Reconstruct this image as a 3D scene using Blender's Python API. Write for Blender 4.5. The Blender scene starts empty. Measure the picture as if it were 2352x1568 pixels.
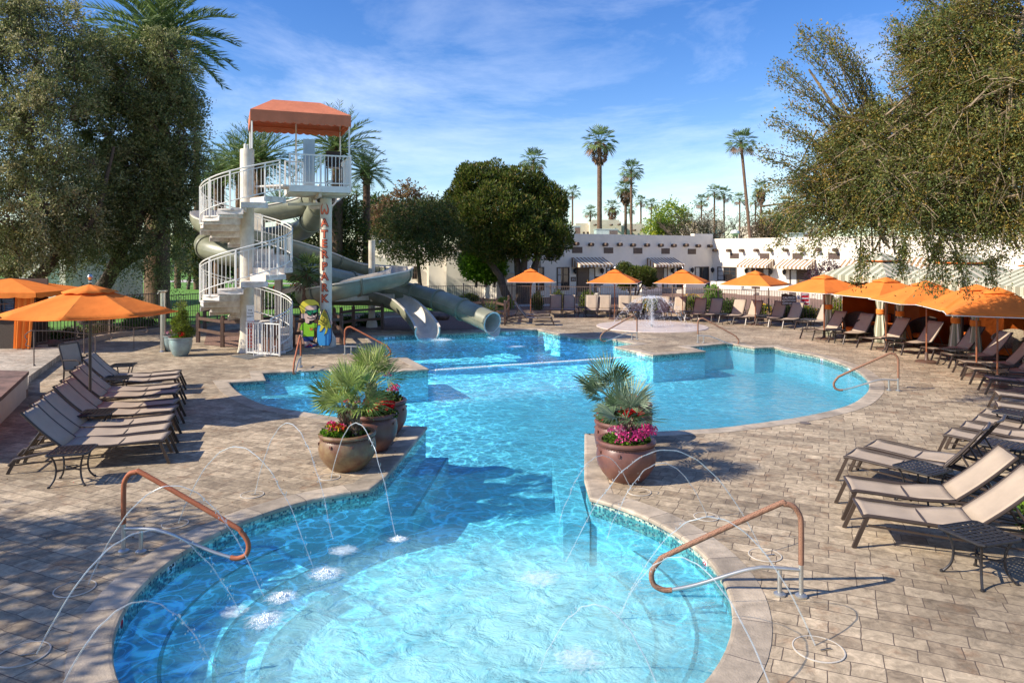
import bpy, bmesh, math, random
import numpy as np
from mathutils import Vector, Matrix
from mathutils.geometry import tessellate_polygon
rnd = random.Random(7); R = np.random.default_rng(11)
S = bpy.context.scene; COL = S.collection
# ---------------------------------------------------------------- camera
H = 3.2; F = 1640.0; CX = 1176.0; HY = 577.0
cd = bpy.data.cameras.new('camera'); cam = bpy.data.objects.new('camera', cd); COL.objects.link(cam)
cam.location = (0, 0, H); cam.rotation_euler = (math.radians(90), 0, 0)
cd.sensor_width = 36; cd.lens = F / 2352 * 36; cd.shift_y = -(784 - HY) / 2352; cd.clip_end = 3000; cd.clip_start = .1
S.camera = cam
# ---------------------------------------------------------------- light
SUN_EL = math.radians(36); SAZ = math.radians(17.5)      # shadows fall to the right and slightly away
to_sun = Vector((-math.cos(SAZ) * math.cos(SUN_EL), -math.sin(SAZ) * math.cos(SUN_EL), math.sin(SUN_EL)))
ld = bpy.data.lights.new('sun', 'SUN'); ld.energy = 5.0; ld.angle = math.radians(.5); ld.color = (1, .91, .77)
sun = bpy.data.objects.new('sun', ld); COL.objects.link(sun)
sun.rotation_euler = to_sun.to_track_quat('Z', 'Y').to_euler(); sun.location = (-20, -8, 30)
W = bpy.data.worlds.new('World'); S.world = W; W.use_nodes = True
nt = W.node_tree; nt.nodes.clear()
def N(nt, t, **k):
    n = nt.nodes.new(t)
    for a, b in k.items():
        if a == 'inp':
            for i, v in b.items(): n.inputs[i].default_value = v
        else: setattr(n, a, b)
    return n
def L(nt, a, b): nt.links.new(a, b)
sky = N(nt, 'ShaderNodeTexSky', sky_type='NISHITA', sun_disc=False, sun_elevation=SUN_EL, altitude=350, air_density=1.0, dust_density=.35, ozone_density=2.2)
sky.sun_rotation = math.atan2(to_sun.x, to_sun.y)
hs = N(nt, 'ShaderNodeHueSaturation', inp={'Hue': .515, 'Saturation': 1.35, 'Value': .9})
tc = N(nt, 'ShaderNodeTexCoord'); mp = N(nt, 'ShaderNodeMapping'); mp.inputs['Rotation'].default_value = (.25, .35, .3); mp.inputs['Scale'].default_value = (1.0, 1.6, 3.6)
nz = N(nt, 'ShaderNodeTexNoise', inp={'Scale': 2.4, 'Detail': 10, 'Roughness': .66, 'Distortion': .35})
nz2 = N(nt, 'ShaderNodeTexNoise', inp={'Scale': 1.1, 'Detail': 3, 'Roughness': .5})
cr = N(nt, 'ShaderNodeMapRange', inp={1: .46, 2: .9, 3: 0, 4: .42}); cr2 = N(nt, 'ShaderNodeMapRange', inp={1: .32, 2: .62, 3: .15, 4: 1})
mu = N(nt, 'ShaderNodeMath', operation='MULTIPLY'); mx = N(nt, 'ShaderNodeMix', data_type='RGBA'); mx.inputs[7].default_value = (8.6, 9.0, 9.6, 1)
bg = N(nt, 'ShaderNodeBackground', inp={'Strength': .14}); wo = N(nt, 'ShaderNodeOutputWorld')
L(nt, tc.outputs['Generated'], mp.inputs[0]); L(nt, mp.outputs[0], nz.inputs['Vector']); L(nt, mp.outputs[0], nz2.inputs['Vector'])
L(nt, nz.outputs[0], cr.inputs[0]); L(nt, nz2.outputs[0], cr2.inputs[0]); L(nt, cr.outputs[0], mu.inputs[0]); L(nt, cr2.outputs[0], mu.inputs[1])
L(nt, mu.outputs[0], mx.inputs[0]); L(nt, sky.outputs[0], hs.inputs['Color']); L(nt, hs.outputs[0], mx.inputs[6]); L(nt, mx.outputs[2], bg.inputs[0]); L(nt, bg.outputs[0], wo.inputs[0])
S.view_settings.view_transform = 'Standard'; S.view_settings.look = 'None'; S.view_settings.exposure = .6; S.view_settings.gamma = 1
try: S.view_settings.use_curve_mapping = False
except Exception: pass
S.cycles.max_bounces = 8; S.cycles.diffuse_bounces = 3; S.cycles.transparent_max_bounces = 16; S.cycles.glossy_bounces = 3
S.cycles.use_denoising = True; S.cycles.sample_clamp_indirect = 6; S.cycles.caustics_reflective = False; S.cycles.caustics_refractive = False

# ---------------------------------------------------------------- helpers
def G(px, py, z=0.0):
    t = (H - z) * F / (py - HY); return Vector(((px - CX) / F * t, t, z))
def P(px, py, Y): return Vector(((px - CX) / F * Y, Y, H - (py - HY) / F * Y))
class MB:
    def __init__(s): s.v = []; s.f = []; s.m = []; s.uv = []; s.has = False
    def face(s, pts, m=0, uv=None):
        b = len(s.v); s.v += [tuple(p) for p in pts]; s.f.append(tuple(range(b, b + len(pts)))); s.m.append(m)
        s.uv.append(uv or [(0, 0)] * len(pts)); s.has = s.has or uv is not None
    def add(s, vs, fs, m=0):
        b = len(s.v); s.v += [tuple(p) for p in vs]
        for f in fs: s.f.append(tuple(i + b for i in f)); s.m.append(m); s.uv.append([(0, 0)] * len(f))
    def box(s, c, d, rz=0, m=0, M=None, bev=0):
        hx, hy, hz = d[0] / 2, d[1] / 2, d[2] / 2; c = Vector(c)
        Rz = Matrix.Rotation(rz, 3, 'Z') if M is None else M
        vs = [c + Rz @ Vector((x, y, z)) for x, y, z in ((-hx,-hy,-hz),(hx,-hy,-hz),(hx,hy,-hz),(-hx,hy,-hz),(-hx,-hy,hz),(hx,-hy,hz),(hx,hy,hz),(-hx,hy,hz))]
        s.add(vs, [(0,3,2,1),(4,5,6,7),(0,1,5,4),(1,2,6,5),(2,3,7,6),(3,0,4,7)], m); return s
    def bar(s, a, b, w, h=None, m=0):
        a = Vector(a); b = Vector(b); h = h or w; d = b - a
        if d.length < 1e-6: return s
        z = d.normalized(); x = z.cross(Vector((0, 0, 1)))
        x = Vector((1, 0, 0)) if x.length < 1e-3 else x.normalized(); y = x.cross(z)
        M = Matrix((x, y, z)).transposed(); return s.box((a + b) / 2, (w, h, d.length), M=M, m=m)
    def tube(s, pts, r, n=8, m=0, caps=True):
        pts = [Vector(p) for p in pts]; k = len(pts); rr = r if isinstance(r, (list, tuple)) else [r] * k
        up = None; vs = []
        for i, p in enumerate(pts):
            d = (pts[min(i + 1, k - 1)] - pts[max(i - 1, 0)]).normalized()
            if up is None:
                up = Vector((0, 0, 1)) if abs(d.z) < .9 else Vector((1, 0, 0))
            x = (up - d * up.dot(d)).normalized(); up = x; y = d.cross(x)
            vs += [p + (x * math.cos(2 * math.pi * j / n) + y * math.sin(2 * math.pi * j / n)) * rr[i] for j in range(n)]
        fs = [(i * n + j, i * n + (j + 1) % n, (i + 1) * n + (j + 1) % n, (i + 1) * n + j) for i in range(k - 1) for j in range(n)]
        if caps: fs += [tuple(range(n))[::-1], tuple((k - 1) * n + j for j in range(n))]
        s.add(vs, fs, m); return s
    def lathe(s, prof, c=(0, 0, 0), n=20, m=0, wob=0):
        vs = []; c = Vector(c)
        for r, z in prof: vs += [c + Vector((r * math.cos(2 * math.pi * j / n), r * math.sin(2 * math.pi * j / n), z)) for j in range(n)]
        s.add(vs, [(i * n + j, i * n + (j + 1) % n, (i + 1) * n + (j + 1) % n, (i + 1) * n + j) for i in range(len(prof) - 1) for j in range(n)], m); return s
    def prism(s, poly, z0, z1, m=0, M=None):
        n = len(poly); vs = [(x, y, z0) for x, y in poly] + [(x, y, z1) for x, y in poly]
        if M is not None: vs = [M @ Vector(v) for v in vs]
        fs = [(i, (i + 1) % n, n + (i + 1) % n, n + i) for i in range(n)]
        t = tessellate_polygon([[Vector((x, y, 0)) for x, y in poly]])
        fs += [tuple(a) for a in t] + [tuple(i + n for i in a) for a in t]
        s.add(vs, fs, m); return s
    def build(s, name, mats, parent=None, smooth=False, kind=None):
        me = bpy.data.meshes.new(name); me.from_pydata(s.v, [], s.f)
        for q in (mats if isinstance(mats, (list, tuple)) else [mats]): me.materials.append(q)
        me.polygons.foreach_set('material_index', s.m)
        if s.has:
            u = me.uv_layers.new(name='UVMap'); u.data.foreach_set('uv', [c for f in s.uv for p in f for c in p])
        if smooth:
            me.polygons.foreach_set('use_smooth', [True] * len(s.f))
            try: me.set_sharp_from_angle(angle=math.radians(40))
            except Exception: pass
        me.update(); o = bpy.data.objects.new(name, me); COL.objects.link(o)
        if parent is not None:
            o.parent = parent
            if parent.get('world_built'): o.location = -parent.location if parent.parent is None else (0, 0, 0)
        if kind: o['kind'] = kind
        return o
def tag(o, label, cat, group=None):
    o['label'] = label; o['category'] = cat
    if group: o['group'] = group
    return o
def thing(name, loc, label, cat, group=None, rz=0, wb=True):
    o = bpy.data.objects.new(name, None); COL.objects.link(o); o.location = loc; o.rotation_euler = (0, 0, rz); o.empty_display_size = .2
    tag(o, label, cat, group)
    if wb: o['world_built'] = 1
    return o
def dup(root, loc, rz, label, sc=1.0, group=None):
    r = root.copy(); COL.objects.link(r); r.location = loc; r.rotation_euler = (0, 0, rz); r['label'] = label
    r.scale = (sc, sc, sc) if not isinstance(sc, tuple) else sc
    if group: r['group'] = group
    def rec(a, b):
        for ch in [x for x in a.children]:
            c = ch.copy(); COL.objects.link(c); c.parent = b; rec(ch, c)
    rec(root, r); return r
def catmull(pts, k=6, closed=False):
    pts = [Vector(p) for p in pts]; out = []; n = len(pts)
    for i in range(n - 1):
        p0, p1, p2, p3 = pts[max(i - 1, 0)], pts[i], pts[i + 1], pts[min(i + 2, n - 1)]
        for j in range(k):
            t = j / k
            out.append(.5 * ((2 * p1) + (p2 - p0) * t + (2 * p0 - 5 * p1 + 4 * p2 - p3) * t * t + (3 * p1 - p0 - 3 * p2 + p3) * t ** 3))
    out.append(pts[-1]); return out

# ---------------------------------------------------------------- materials
def newmat(name):
    m = bpy.data.materials.new(name); m.use_nodes = True; t = m.node_tree; t.nodes.clear()
    o = N(t, 'ShaderNodeOutputMaterial'); return m, t, o
def rgb(c): return (c[0], c[1], c[2], 1)
def mat(name, c, rough=.6, metal=0, var=.18, sc=6.0, bump=0, bs=40, coat=0, c2=None, spec=.5):
    m, t, o = newmat(name); b = N(t, 'ShaderNodeBsdfPrincipled', inp={'Roughness': rough, 'Metallic': metal, 'Coat Weight': coat, 'Specular IOR Level': spec})
    tc = N(t, 'ShaderNodeTexCoord'); n = N(t, 'ShaderNodeTexNoise', inp={'Scale': sc, 'Detail': 5, 'Roughness': .65})
    mr = N(t, 'ShaderNodeMapRange', inp={1: .32, 2: .68}); x = N(t, 'ShaderNodeMix', data_type='RGBA')
    c2 = c2 or tuple(max(0, a * (1 - 2 * var)) for a in c)
    x.inputs[6].default_value = rgb(c2); x.inputs[7].default_value = rgb(tuple(min(1, a * (1 + var * .4)) for a in c))
    L(t, tc.outputs['Object'], n.inputs['Vector']); L(t, n.outputs[0], mr.inputs[0]); L(t, mr.outputs[0], x.inputs[0]); L(t, x.outputs[2], b.inputs['Base Color'])
    if bump:
        n2 = N(t, 'ShaderNodeTexNoise', inp={'Scale': bs, 'Detail': 4}); bu = N(t, 'ShaderNodeBump', inp={'Strength': bump, 'Distance': .02})
        L(t, tc.outputs['Object'], n2.inputs['Vector']); L(t, n2.outputs[0], bu.inputs['Height']); L(t, bu.outputs[0], b.inputs['Normal'])
    L(t, b.outputs[0], o.inputs[0]); return m
def leafmat(name, c, tr=.35, rough=.5):
    m, t, o = newmat(name); b = N(t, 'ShaderNodeBsdfPrincipled', inp={'Roughness': rough, 'Specular IOR Level': .35})
    g = N(t, 'ShaderNodeNewGeometry'); tr_ = N(t, 'ShaderNodeBsdfTranslucent'); x = N(t, 'ShaderNodeMixShader', inp={0: tr})
    hv = N(t, 'ShaderNodeHueSaturation', inp={'Color': rgb(c)}); mr = N(t, 'ShaderNodeMapRange', inp={1: 0, 2: 1, 3: .68, 4: 1.35})
    L(t, g.outputs['Random Per Island'], mr.inputs[0]); L(t, mr.outputs[0], hv.inputs['Value'])
    L(t, hv.outputs[0], b.inputs['Base Color']); L(t, hv.outputs[0], tr_.inputs[0]); L(t, b.outputs[0], x.inputs[1]); L(t, tr_.outputs[0], x.inputs[2]); L(t, x.outputs[0], o.inputs[0]); return m
def stripemat(name, cols, per, rough=.8):
    m, t, o = newmat(name); b = N(t, 'ShaderNodeBsdfPrincipled', inp={'Roughness': rough, 'Specular IOR Level': .2}); uv = N(t, 'ShaderNodeUVMap')
    sp = N(t, 'ShaderNodeSeparateXYZ'); dv = N(t, 'ShaderNodeMath', operation='DIVIDE', inp={1: per}); fr = N(t, 'ShaderNodeMath', operation='FRACT')
    r = N(t, 'ShaderNodeValToRGB'); r.color_ramp.interpolation = 'CONSTANT'; e = r.color_ramp.elements
    while len(e) < len(cols): e.new(.5)
    for i, (p, c) in enumerate(cols): e[i].position = p; e[i].color = rgb(c)
    L(t, uv.outputs[0], sp.inputs[0]); L(t, sp.outputs[0], dv.inputs[0]); L(t, dv.outputs[0], fr.inputs[0]); L(t, fr.outputs[0], r.inputs[0]); L(t, r.outputs[0], b.inputs['Base Color']); L(t, b.outputs[0], o.inputs[0]); return m
def fabric(name, c, tr=.35):
    m, t, o = newmat(name); d = N(t, 'ShaderNodeBsdfPrincipled', inp={'Roughness': .85, 'Specular IOR Level': .15}); tl = N(t, 'ShaderNodeBsdfTranslucent', inp={0: rgb(c)}); x = N(t, 'ShaderNodeMixShader', inp={0: tr})
    tc = N(t, 'ShaderNodeTexCoord'); n = N(t, 'ShaderNodeTexNoise', inp={'Scale': 2.2, 'Detail': 6, 'Roughness': .6}); mr = N(t, 'ShaderNodeMapRange', inp={1: .3, 2: .7}); q = N(t, 'ShaderNodeMix', data_type='RGBA')
    q.inputs[6].default_value = rgb(tuple(a * .84 for a in c)); q.inputs[7].default_value = rgb(tuple(min(1, a * 1.06) for a in c))
    n2 = N(t, 'ShaderNodeTexNoise', inp={'Scale': 5, 'Detail': 3}); bu = N(t, 'ShaderNodeBump', inp={'Strength': .35, 'Distance': .04})
    L(t, tc.outputs['Object'], n.inputs['Vector']); L(t, n.outputs[0], mr.inputs[0]); L(t, mr.outputs[0], q.inputs[0]); L(t, q.outputs[2], d.inputs['Base Color'])
    L(t, tc.outputs['Object'], n2.inputs['Vector']); L(t, n2.outputs[0], bu.inputs['Height']); L(t, bu.outputs[0], d.inputs['Normal'])
    L(t, d.outputs[0], x.inputs[1]); L(t, tl.outputs[0], x.inputs[2]); L(t, x.outputs[0], o.inputs[0]); return m

def paver_mat(name, ca, cb, cc, rot, bw, rh, scale_noise=1.0):
    m, t, o = newmat(name); b = N(t, 'ShaderNodeBsdfPrincipled', inp={'Roughness': .72, 'Specular IOR Level': .3})
    tc = N(t, 'ShaderNodeTexCoord'); mp = N(t, 'ShaderNodeMapping'); mp.inputs['Rotation'].default_value = (0, 0, rot)
    wn = N(t, 'ShaderNodeTexNoise', inp={'Scale': 3, 'Detail': 3}); vm = N(t, 'ShaderNodeVectorMath', operation='MULTIPLY_ADD'); vm.inputs[1].default_value = (.05, .05, 0)
    br = N(t, 'ShaderNodeTexBrick', offset=.37, offset_frequency=2, squash=.62, squash_frequency=3, inp={'Scale': 1, 'Mortar Size': .005, 'Mortar Smooth': .35, 'Bias': 0, 'Brick Width': bw, 'Row Height': rh})
    br.inputs['Color1'].default_value = (0, 0, 0, 1); br.inputs['Color2'].default_value = (1, 1, 1, 1); br.inputs['Mortar'].default_value = (.5, .5, .5, 1)
    r = N(t, 'ShaderNodeValToRGB'); e = r.color_ramp.elements; e[0].color = rgb(ca); e[1].color = rgb(cc); x = e.new(.5); x.color = rgb(cb)
    big = N(t, 'ShaderNodeTexNoise', inp={'Scale': .55, 'Detail': 5, 'Roughness': .6}); fine = N(t, 'ShaderNodeTexNoise', inp={'Scale': 9 * scale_noise, 'Detail': 8, 'Roughness': .75, 'Distortion': .6})
    ad = N(t, 'ShaderNodeMath', operation='MULTIPLY_ADD', inp={1: .55, 2: -.02}); 
    m1 = N(t, 'ShaderNodeMapRange', inp={1: .35, 2: .68, 3: .62, 4: 1.12}); m2 = N(t, 'ShaderNodeMapRange', inp={1: .3, 2: .7, 3: .5, 4: 1.28})
    f2 = N(t, 'ShaderNodeMath', operation='MULTIPLY'); sc_ = N(t, 'ShaderNodeVectorMath', operation='SCALE')
    st = N(t, 'ShaderNodeTexNoise', inp={'Scale': 2.7, 'Detail': 6, 'Roughness': .7}); stm = N(t, 'ShaderNodeMapRange', inp={1: .54, 2: .70, 3: 0, 4: .6})
    sx = N(t, 'ShaderNodeMix', data_type='RGBA'); sx.inputs[7].default_value = (.30, .15, .07, 1)
    mxm = N(t, 'ShaderNodeMix', data_type='RGBA'); mxm.inputs[7].default_value = (.13, .095, .07, 1)
    L(t, tc.outputs['Object'], wn.inputs['Vector']); L(t, wn.outputs['Color'], vm.inputs[0]); L(t, tc.outputs['Object'], vm.inputs[2]); L(t, vm.outputs[0], mp.inputs[0]); L(t, mp.outputs[0], br.inputs['Vector'])
    for n_ in (big, fine, st): L(t, tc.outputs['Object'], n_.inputs['Vector'])
    rb = N(t, 'ShaderNodeMath', operation='MULTIPLY_ADD', inp={1: .7, 2: 0}); L(t, br.outputs['Color'], rb.inputs[0]); L(t, fine.outputs[0], ad.inputs[0]); L(t, ad.outputs[0], rb.inputs[2]); L(t, rb.outputs[0], r.inputs[0])
    L(t, big.outputs[0], m1.inputs[0]); L(t, fine.outputs[0], m2.inputs[0]); L(t, m1.outputs[0], f2.inputs[0]); L(t, m2.outputs[0], f2.inputs[1])
    L(t, r.outputs[0], sx.inputs[6]); L(t, st.outputs[0], stm.inputs[0]); L(t, stm.outputs[0], sx.inputs[0])
    L(t, sx.outputs[2], sc_.inputs[0]); L(t, f2.outputs[0], sc_.inputs['Scale']); L(t, sc_.outputs[0], mxm.inputs[6]); L(t, br.outputs['Fac'], mxm.inputs[0]); L(t, mxm.outputs[2], b.inputs['Base Color'])
    bu = N(t, 'ShaderNodeBump', inp={'Strength': .6, 'Distance': .012}); hm = N(t, 'ShaderNodeMath', operation='MULTIPLY_ADD', inp={1: -1.6}); L(t, br.outputs['Fac'], hm.inputs[0]); L(t, fine.outputs[0], hm.inputs[2]); L(t, hm.outputs[0], bu.inputs['Height']); L(t, bu.outputs[0], b.inputs['Normal'])
    L(t, b.outputs[0], o.inputs[0]); return m
def tile_mat():
    m, t, o = newmat('mosaic tile'); b = N(t, 'ShaderNodeBsdfPrincipled', inp={'Roughness': .2}); uv = N(t, 'ShaderNodeUVMap')
    dv = N(t, 'ShaderNodeVectorMath', operation='SCALE'); dv.inputs['Scale'].default_value = 1 / .028; fl = N(t, 'ShaderNodeVectorMath', operation='FLOOR'); fr = N(t, 'ShaderNodeVectorMath', operation='FRACTION'); wn = N(t, 'ShaderNodeTexWhiteNoise', noise_dimensions='2D')
    r = N(t, 'ShaderNodeValToRGB'); r.color_ramp.interpolation = 'CONSTANT'; e = r.color_ramp.elements
    cs = [(0, (.45, .55, .42)), (.22, (.10, .26, .25)), (.45, (.30, .48, .40)), (.62, (.03, .09, .13)), (.82, (.52, .55, .45)), (.93, (.02, .04, .07))]
    while len(e) < len(cs): e.new(.5)
    for i, (p, c) in enumerate(cs): e[i].position = p; e[i].color = rgb(c)
    sp = N(t, 'ShaderNodeSeparateXYZ'); mn = N(t, 'ShaderNodeMath', operation='MINIMUM'); lt = N(t, 'ShaderNodeMath', operation='LESS_THAN', inp={1: .13}); x = N(t, 'ShaderNodeMix', data_type='RGBA'); x.inputs[7].default_value = (.42, .40, .30, 1)
    L(t, uv.outputs[0], dv.inputs[0]); L(t, dv.outputs[0], fl.inputs[0]); L(t, dv.outputs[0], fr.inputs[0]); L(t, fl.outputs[0], wn.inputs['Vector']); L(t, wn.outputs[0], r.inputs[0]); L(t, fr.outputs[0], sp.inputs[0])
    L(t, sp.outputs[0], mn.inputs[0]); L(t, sp.outputs[1], mn.inputs[1]); L(t, mn.outputs[0], lt.inputs[0]); L(t, lt.outputs[0], x.inputs[0]); L(t, r.outputs[0], x.inputs[6]); L(t, x.outputs[2], b.inputs['Base Color']); L(t, b.outputs[0], o.inputs[0]); return m
def water_mat(name, aerate=False):
    m, t, o = newmat(name); tc = N(t, 'ShaderNodeTexCoord')
    n1 = N(t, 'ShaderNodeTexNoise', inp={'Scale': 1.7, 'Detail': 3, 'Roughness': .5}); n2 = N(t, 'ShaderNodeTexNoise', inp={'Scale': 5.5, 'Detail': 3, 'Roughness': .55})
    vm = N(t, 'ShaderNodeVectorMath', operation='MULTIPLY_ADD'); vm.inputs[1].default_value = (.85, .85, .85); L(t, n1.outputs['Color'], vm.inputs[0]); L(t, tc.outputs['Object'], vm.inputs[2])
    vm2 = N(t, 'ShaderNodeVectorMath', operation='MULTIPLY_ADD'); vm2.inputs[1].default_value = (.24, .24, .24); L(t, n2.outputs['Color'], vm2.inputs[0]); L(t, vm.outputs[0], vm2.inputs[2])
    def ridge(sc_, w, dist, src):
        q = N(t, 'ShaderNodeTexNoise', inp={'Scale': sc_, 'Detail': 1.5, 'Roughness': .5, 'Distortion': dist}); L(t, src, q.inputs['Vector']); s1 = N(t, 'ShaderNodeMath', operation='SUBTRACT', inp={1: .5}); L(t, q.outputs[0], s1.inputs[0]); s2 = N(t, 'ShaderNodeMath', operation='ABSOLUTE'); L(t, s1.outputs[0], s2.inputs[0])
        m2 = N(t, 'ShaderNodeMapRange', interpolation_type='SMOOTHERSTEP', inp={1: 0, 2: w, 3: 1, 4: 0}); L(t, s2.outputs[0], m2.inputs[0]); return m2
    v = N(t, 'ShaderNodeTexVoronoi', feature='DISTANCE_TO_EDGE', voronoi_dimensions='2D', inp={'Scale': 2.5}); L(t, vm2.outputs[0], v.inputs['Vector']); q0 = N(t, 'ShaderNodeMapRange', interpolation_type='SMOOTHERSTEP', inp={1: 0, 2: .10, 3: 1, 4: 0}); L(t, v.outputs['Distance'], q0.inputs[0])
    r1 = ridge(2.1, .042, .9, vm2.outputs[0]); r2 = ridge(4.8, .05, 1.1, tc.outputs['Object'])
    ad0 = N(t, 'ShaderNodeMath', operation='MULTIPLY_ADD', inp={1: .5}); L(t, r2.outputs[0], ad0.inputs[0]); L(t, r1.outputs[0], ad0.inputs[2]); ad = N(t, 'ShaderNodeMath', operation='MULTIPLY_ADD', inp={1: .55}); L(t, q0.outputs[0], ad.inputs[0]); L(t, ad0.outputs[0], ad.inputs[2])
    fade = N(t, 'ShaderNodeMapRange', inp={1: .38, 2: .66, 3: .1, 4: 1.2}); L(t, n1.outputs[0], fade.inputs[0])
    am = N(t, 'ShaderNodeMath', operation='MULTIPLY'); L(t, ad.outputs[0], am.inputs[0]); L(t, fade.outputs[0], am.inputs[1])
    gain = N(t, 'ShaderNodeMapRange', inp={1: 0, 2: 1.6, 3: .74, 4: 2.9}); gain.clamp = False; L(t, am.outputs[0], gain.inputs[0])  # bright caustic web put into the water tint, standing in for focused sunlight
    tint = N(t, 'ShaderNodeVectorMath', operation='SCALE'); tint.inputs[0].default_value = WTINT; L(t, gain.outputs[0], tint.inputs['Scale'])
    tr = N(t, 'ShaderNodeBsdfTransparent'); L(t, tint.outputs[0], tr.inputs[0])
    mpw = N(t, 'ShaderNodeMapping'); mpw.inputs['Scale'].default_value = (1, 1.25, 1); L(t, tc.outputs['Object'], mpw.inputs[0])
    w1 = N(t, 'ShaderNodeTexNoise', inp={'Scale': 3.4, 'Detail': 5, 'Roughness': .6, 'Distortion': .6}); L(t, mpw.outputs[0], w1.inputs['Vector'])
    bu = N(t, 'ShaderNodeBump', inp={'Strength': 1.0, 'Distance': .06}); L(t, w1.outputs[0], bu.inputs['Height'])
    gl = N(t, 'ShaderNodeBsdfGlossy', inp={'Roughness': .02}); gl.inputs[0].default_value = (.9, .95, 1, 1); L(t, bu.outputs[0], gl.inputs['Normal'])
    geo = N(t, 'ShaderNodeNewGeometry'); dt = N(t, 'ShaderNodeVectorMath', operation='DOT_PRODUCT'); L(t, geo.outputs['Incoming'], dt.inputs[0]); L(t, bu.outputs[0], dt.inputs[1])
    ab = N(t, 'ShaderNodeMath', operation='ABSOLUTE'); L(t, dt.outputs['Value'], ab.inputs[0]); om = N(t, 'ShaderNodeMath', operation='SUBTRACT', use_clamp=True, inp={0: 1.0}); L(t, ab.outputs[0], om.inputs[1])
    pw = N(t, 'ShaderNodeMath', operation='POWER', inp={1: 5.0}); L(t, om.outputs[0], pw.inputs[0]); fr = N(t, 'ShaderNodeMath', operation='MULTIPLY_ADD', use_clamp=True, inp={1: .62, 2: .02}); L(t, pw.outputs[0], fr.inputs[0])
    x = N(t, 'ShaderNodeMixShader'); L(t, fr.outputs[0], x.inputs[0])
    murk = N(t, 'ShaderNodeBsdfDiffuse'); murk.inputs[0].default_value = (.06, .48, .64, 1); mk = N(t, 'ShaderNodeMixShader', inp={0: .13}); L(t, bu.outputs[0], murk.inputs['Normal']); L(t, tr.outputs[0], mk.inputs[1]); L(t, murk.outputs[0], mk.inputs[2]); base = mk
    if aerate:   # churned, air-filled water: real scattering froth in patches around the jets
        df = N(t, 'ShaderNodeBsdfDiffuse'); df.inputs[0].default_value = (.36, .70, .70, 1); ax = N(t, 'ShaderNodeMixShader'); L(t, bu.outputs[0], df.inputs['Normal'])
        a1 = N(t, 'ShaderNodeTexNoise', inp={'Scale': 1.1, 'Detail': 8, 'Roughness': .68, 'Distortion': 1.2}); L(t, tc.outputs['Object'], a1.inputs['Vector'])
        ar = N(t, 'ShaderNodeMapRange', inp={1: .26, 2: .62, 3: .22, 4: .84}); L(t, a1.outputs[0], ar.inputs[0])
        dst = N(t, 'ShaderNodeVectorMath', operation='DISTANCE'); dst.inputs[1].default_value = (-.15, 6.1, WZ); L(t, tc.outputs['Object'], dst.inputs[0])
        dm = N(t, 'ShaderNodeMapRange', interpolation_type='SMOOTHSTEP', inp={1: 1.1, 2: 2.75, 3: 1, 4: 0}); L(t, dst.outputs['Value'], dm.inputs[0]); fm = N(t, 'ShaderNodeMath', operation='MULTIPLY'); L(t, ar.outputs[0], fm.inputs[0]); L(t, dm.outputs[0], fm.inputs[1])
        L(t, fm.outputs[0], ax.inputs[0]); L(t, mk.outputs[0], ax.inputs[1]); L(t, df.outputs[0], ax.inputs[2]); base = ax
    L(t, base.outputs[0], x.inputs[1]); L(t, gl.outputs[0], x.inputs[2]); L(t, x.outputs[0], o.inputs[0]); return m
WZ = -.10; WTINT = (.42, .84, .95)

M = {}
M['deck'] = paver_mat('travertine paving', (.25, .185, .125), (.43, .335, .225), (.60, .475, .325), math.radians(24), .40, .20)
M['deckraised'] = paver_mat('pale travertine paving', (.40, .34, .27), (.55, .47, .37), (.66, .56, .44), math.radians(14), .42, .21)
M['coping'] = mat('coping stone', (.54, .44, .325), .6, var=.22, sc=4, bump=.25, bs=60)
M['tile'] = tile_mat()
M['plaster'] = mat('pool plaster', (.56, .74, .80), .7, var=.06, sc=1.2)
M['darktile'] = mat('dark blue edge tile', (.10, .22, .27), .2, sc=60, var=.3)
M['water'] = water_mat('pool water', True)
M['grass'] = mat('mown lawn', (.13, .30, .03), .9, var=.25, sc=2.5, bump=.6, bs=60)
M['gravel'] = mat('red crushed granite', (.30, .17, .12), .95, var=.3, sc=30, bump=.8, bs=90)
M['concrete'] = mat('pale concrete', (.55, .50, .43), .85, var=.1, sc=3, bump=.1)
M['curb'] = mat('tan kerb', (.46, .34, .25), .85, var=.12, sc=4, bump=.15)
M['white'] = mat('white painted steel', (.78, .76, .70), .38, var=.07, sc=3)
M['cream'] = mat('weathered cream steel', (.70, .64, .52), .55, var=.16, sc=2.2, bump=.06, c2=(.52, .44, .33))
M['tread'] = mat('white stair tread', (.76, .72, .66), .6, var=.12, sc=5, c2=(.50, .42, .36))
M['terra'] = fabric('terracotta canvas', (.68, .235, .13), .18)
M['orange'] = fabric('orange canvas', (.96, .29, .055), .3)
M['orangewall'] = fabric('orange cabana lining', (.62, .14, .02), .1)
M['flume'] = mat('grey green fibreglass', (.27, .275, .19), .42, var=.2, sc=1.1, bump=.03, coat=.05)
M['flumein'] = mat('cream fibreglass', (.78, .71, .61), .35, var=.12, sc=1.5, coat=.1)
M['brown'] = mat('brown painted metal', (.115, .065, .045), .5, var=.1)
M['fence'] = mat('bronze painted iron', (.17, .115, .085), .5, var=.1)
M['frame'] = mat('dark bronze lounger frame', (.065, .045, .035), .38, var=.1, metal=.2)
M['sling'] = mat('beige sling mesh', (.42, .33, .245), .75, var=.07, sc=3, bump=.12, bs=220)
M['iron'] = mat('cast dark metal', (.045, .042, .045), .4, metal=.4, var=.2, sc=20)
M['steel'] = mat('brushed stainless steel', (.62, .60, .56), .28, metal=1, var=.08)
M['alum'] = mat('dull aluminium tube', (.55, .55, .52), .38, metal=.8, var=.1)
M['stucco'] = mat('white stucco', (.82, .745, .63), .9, var=.05, sc=1.1, bump=.15, bs=25)
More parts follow.
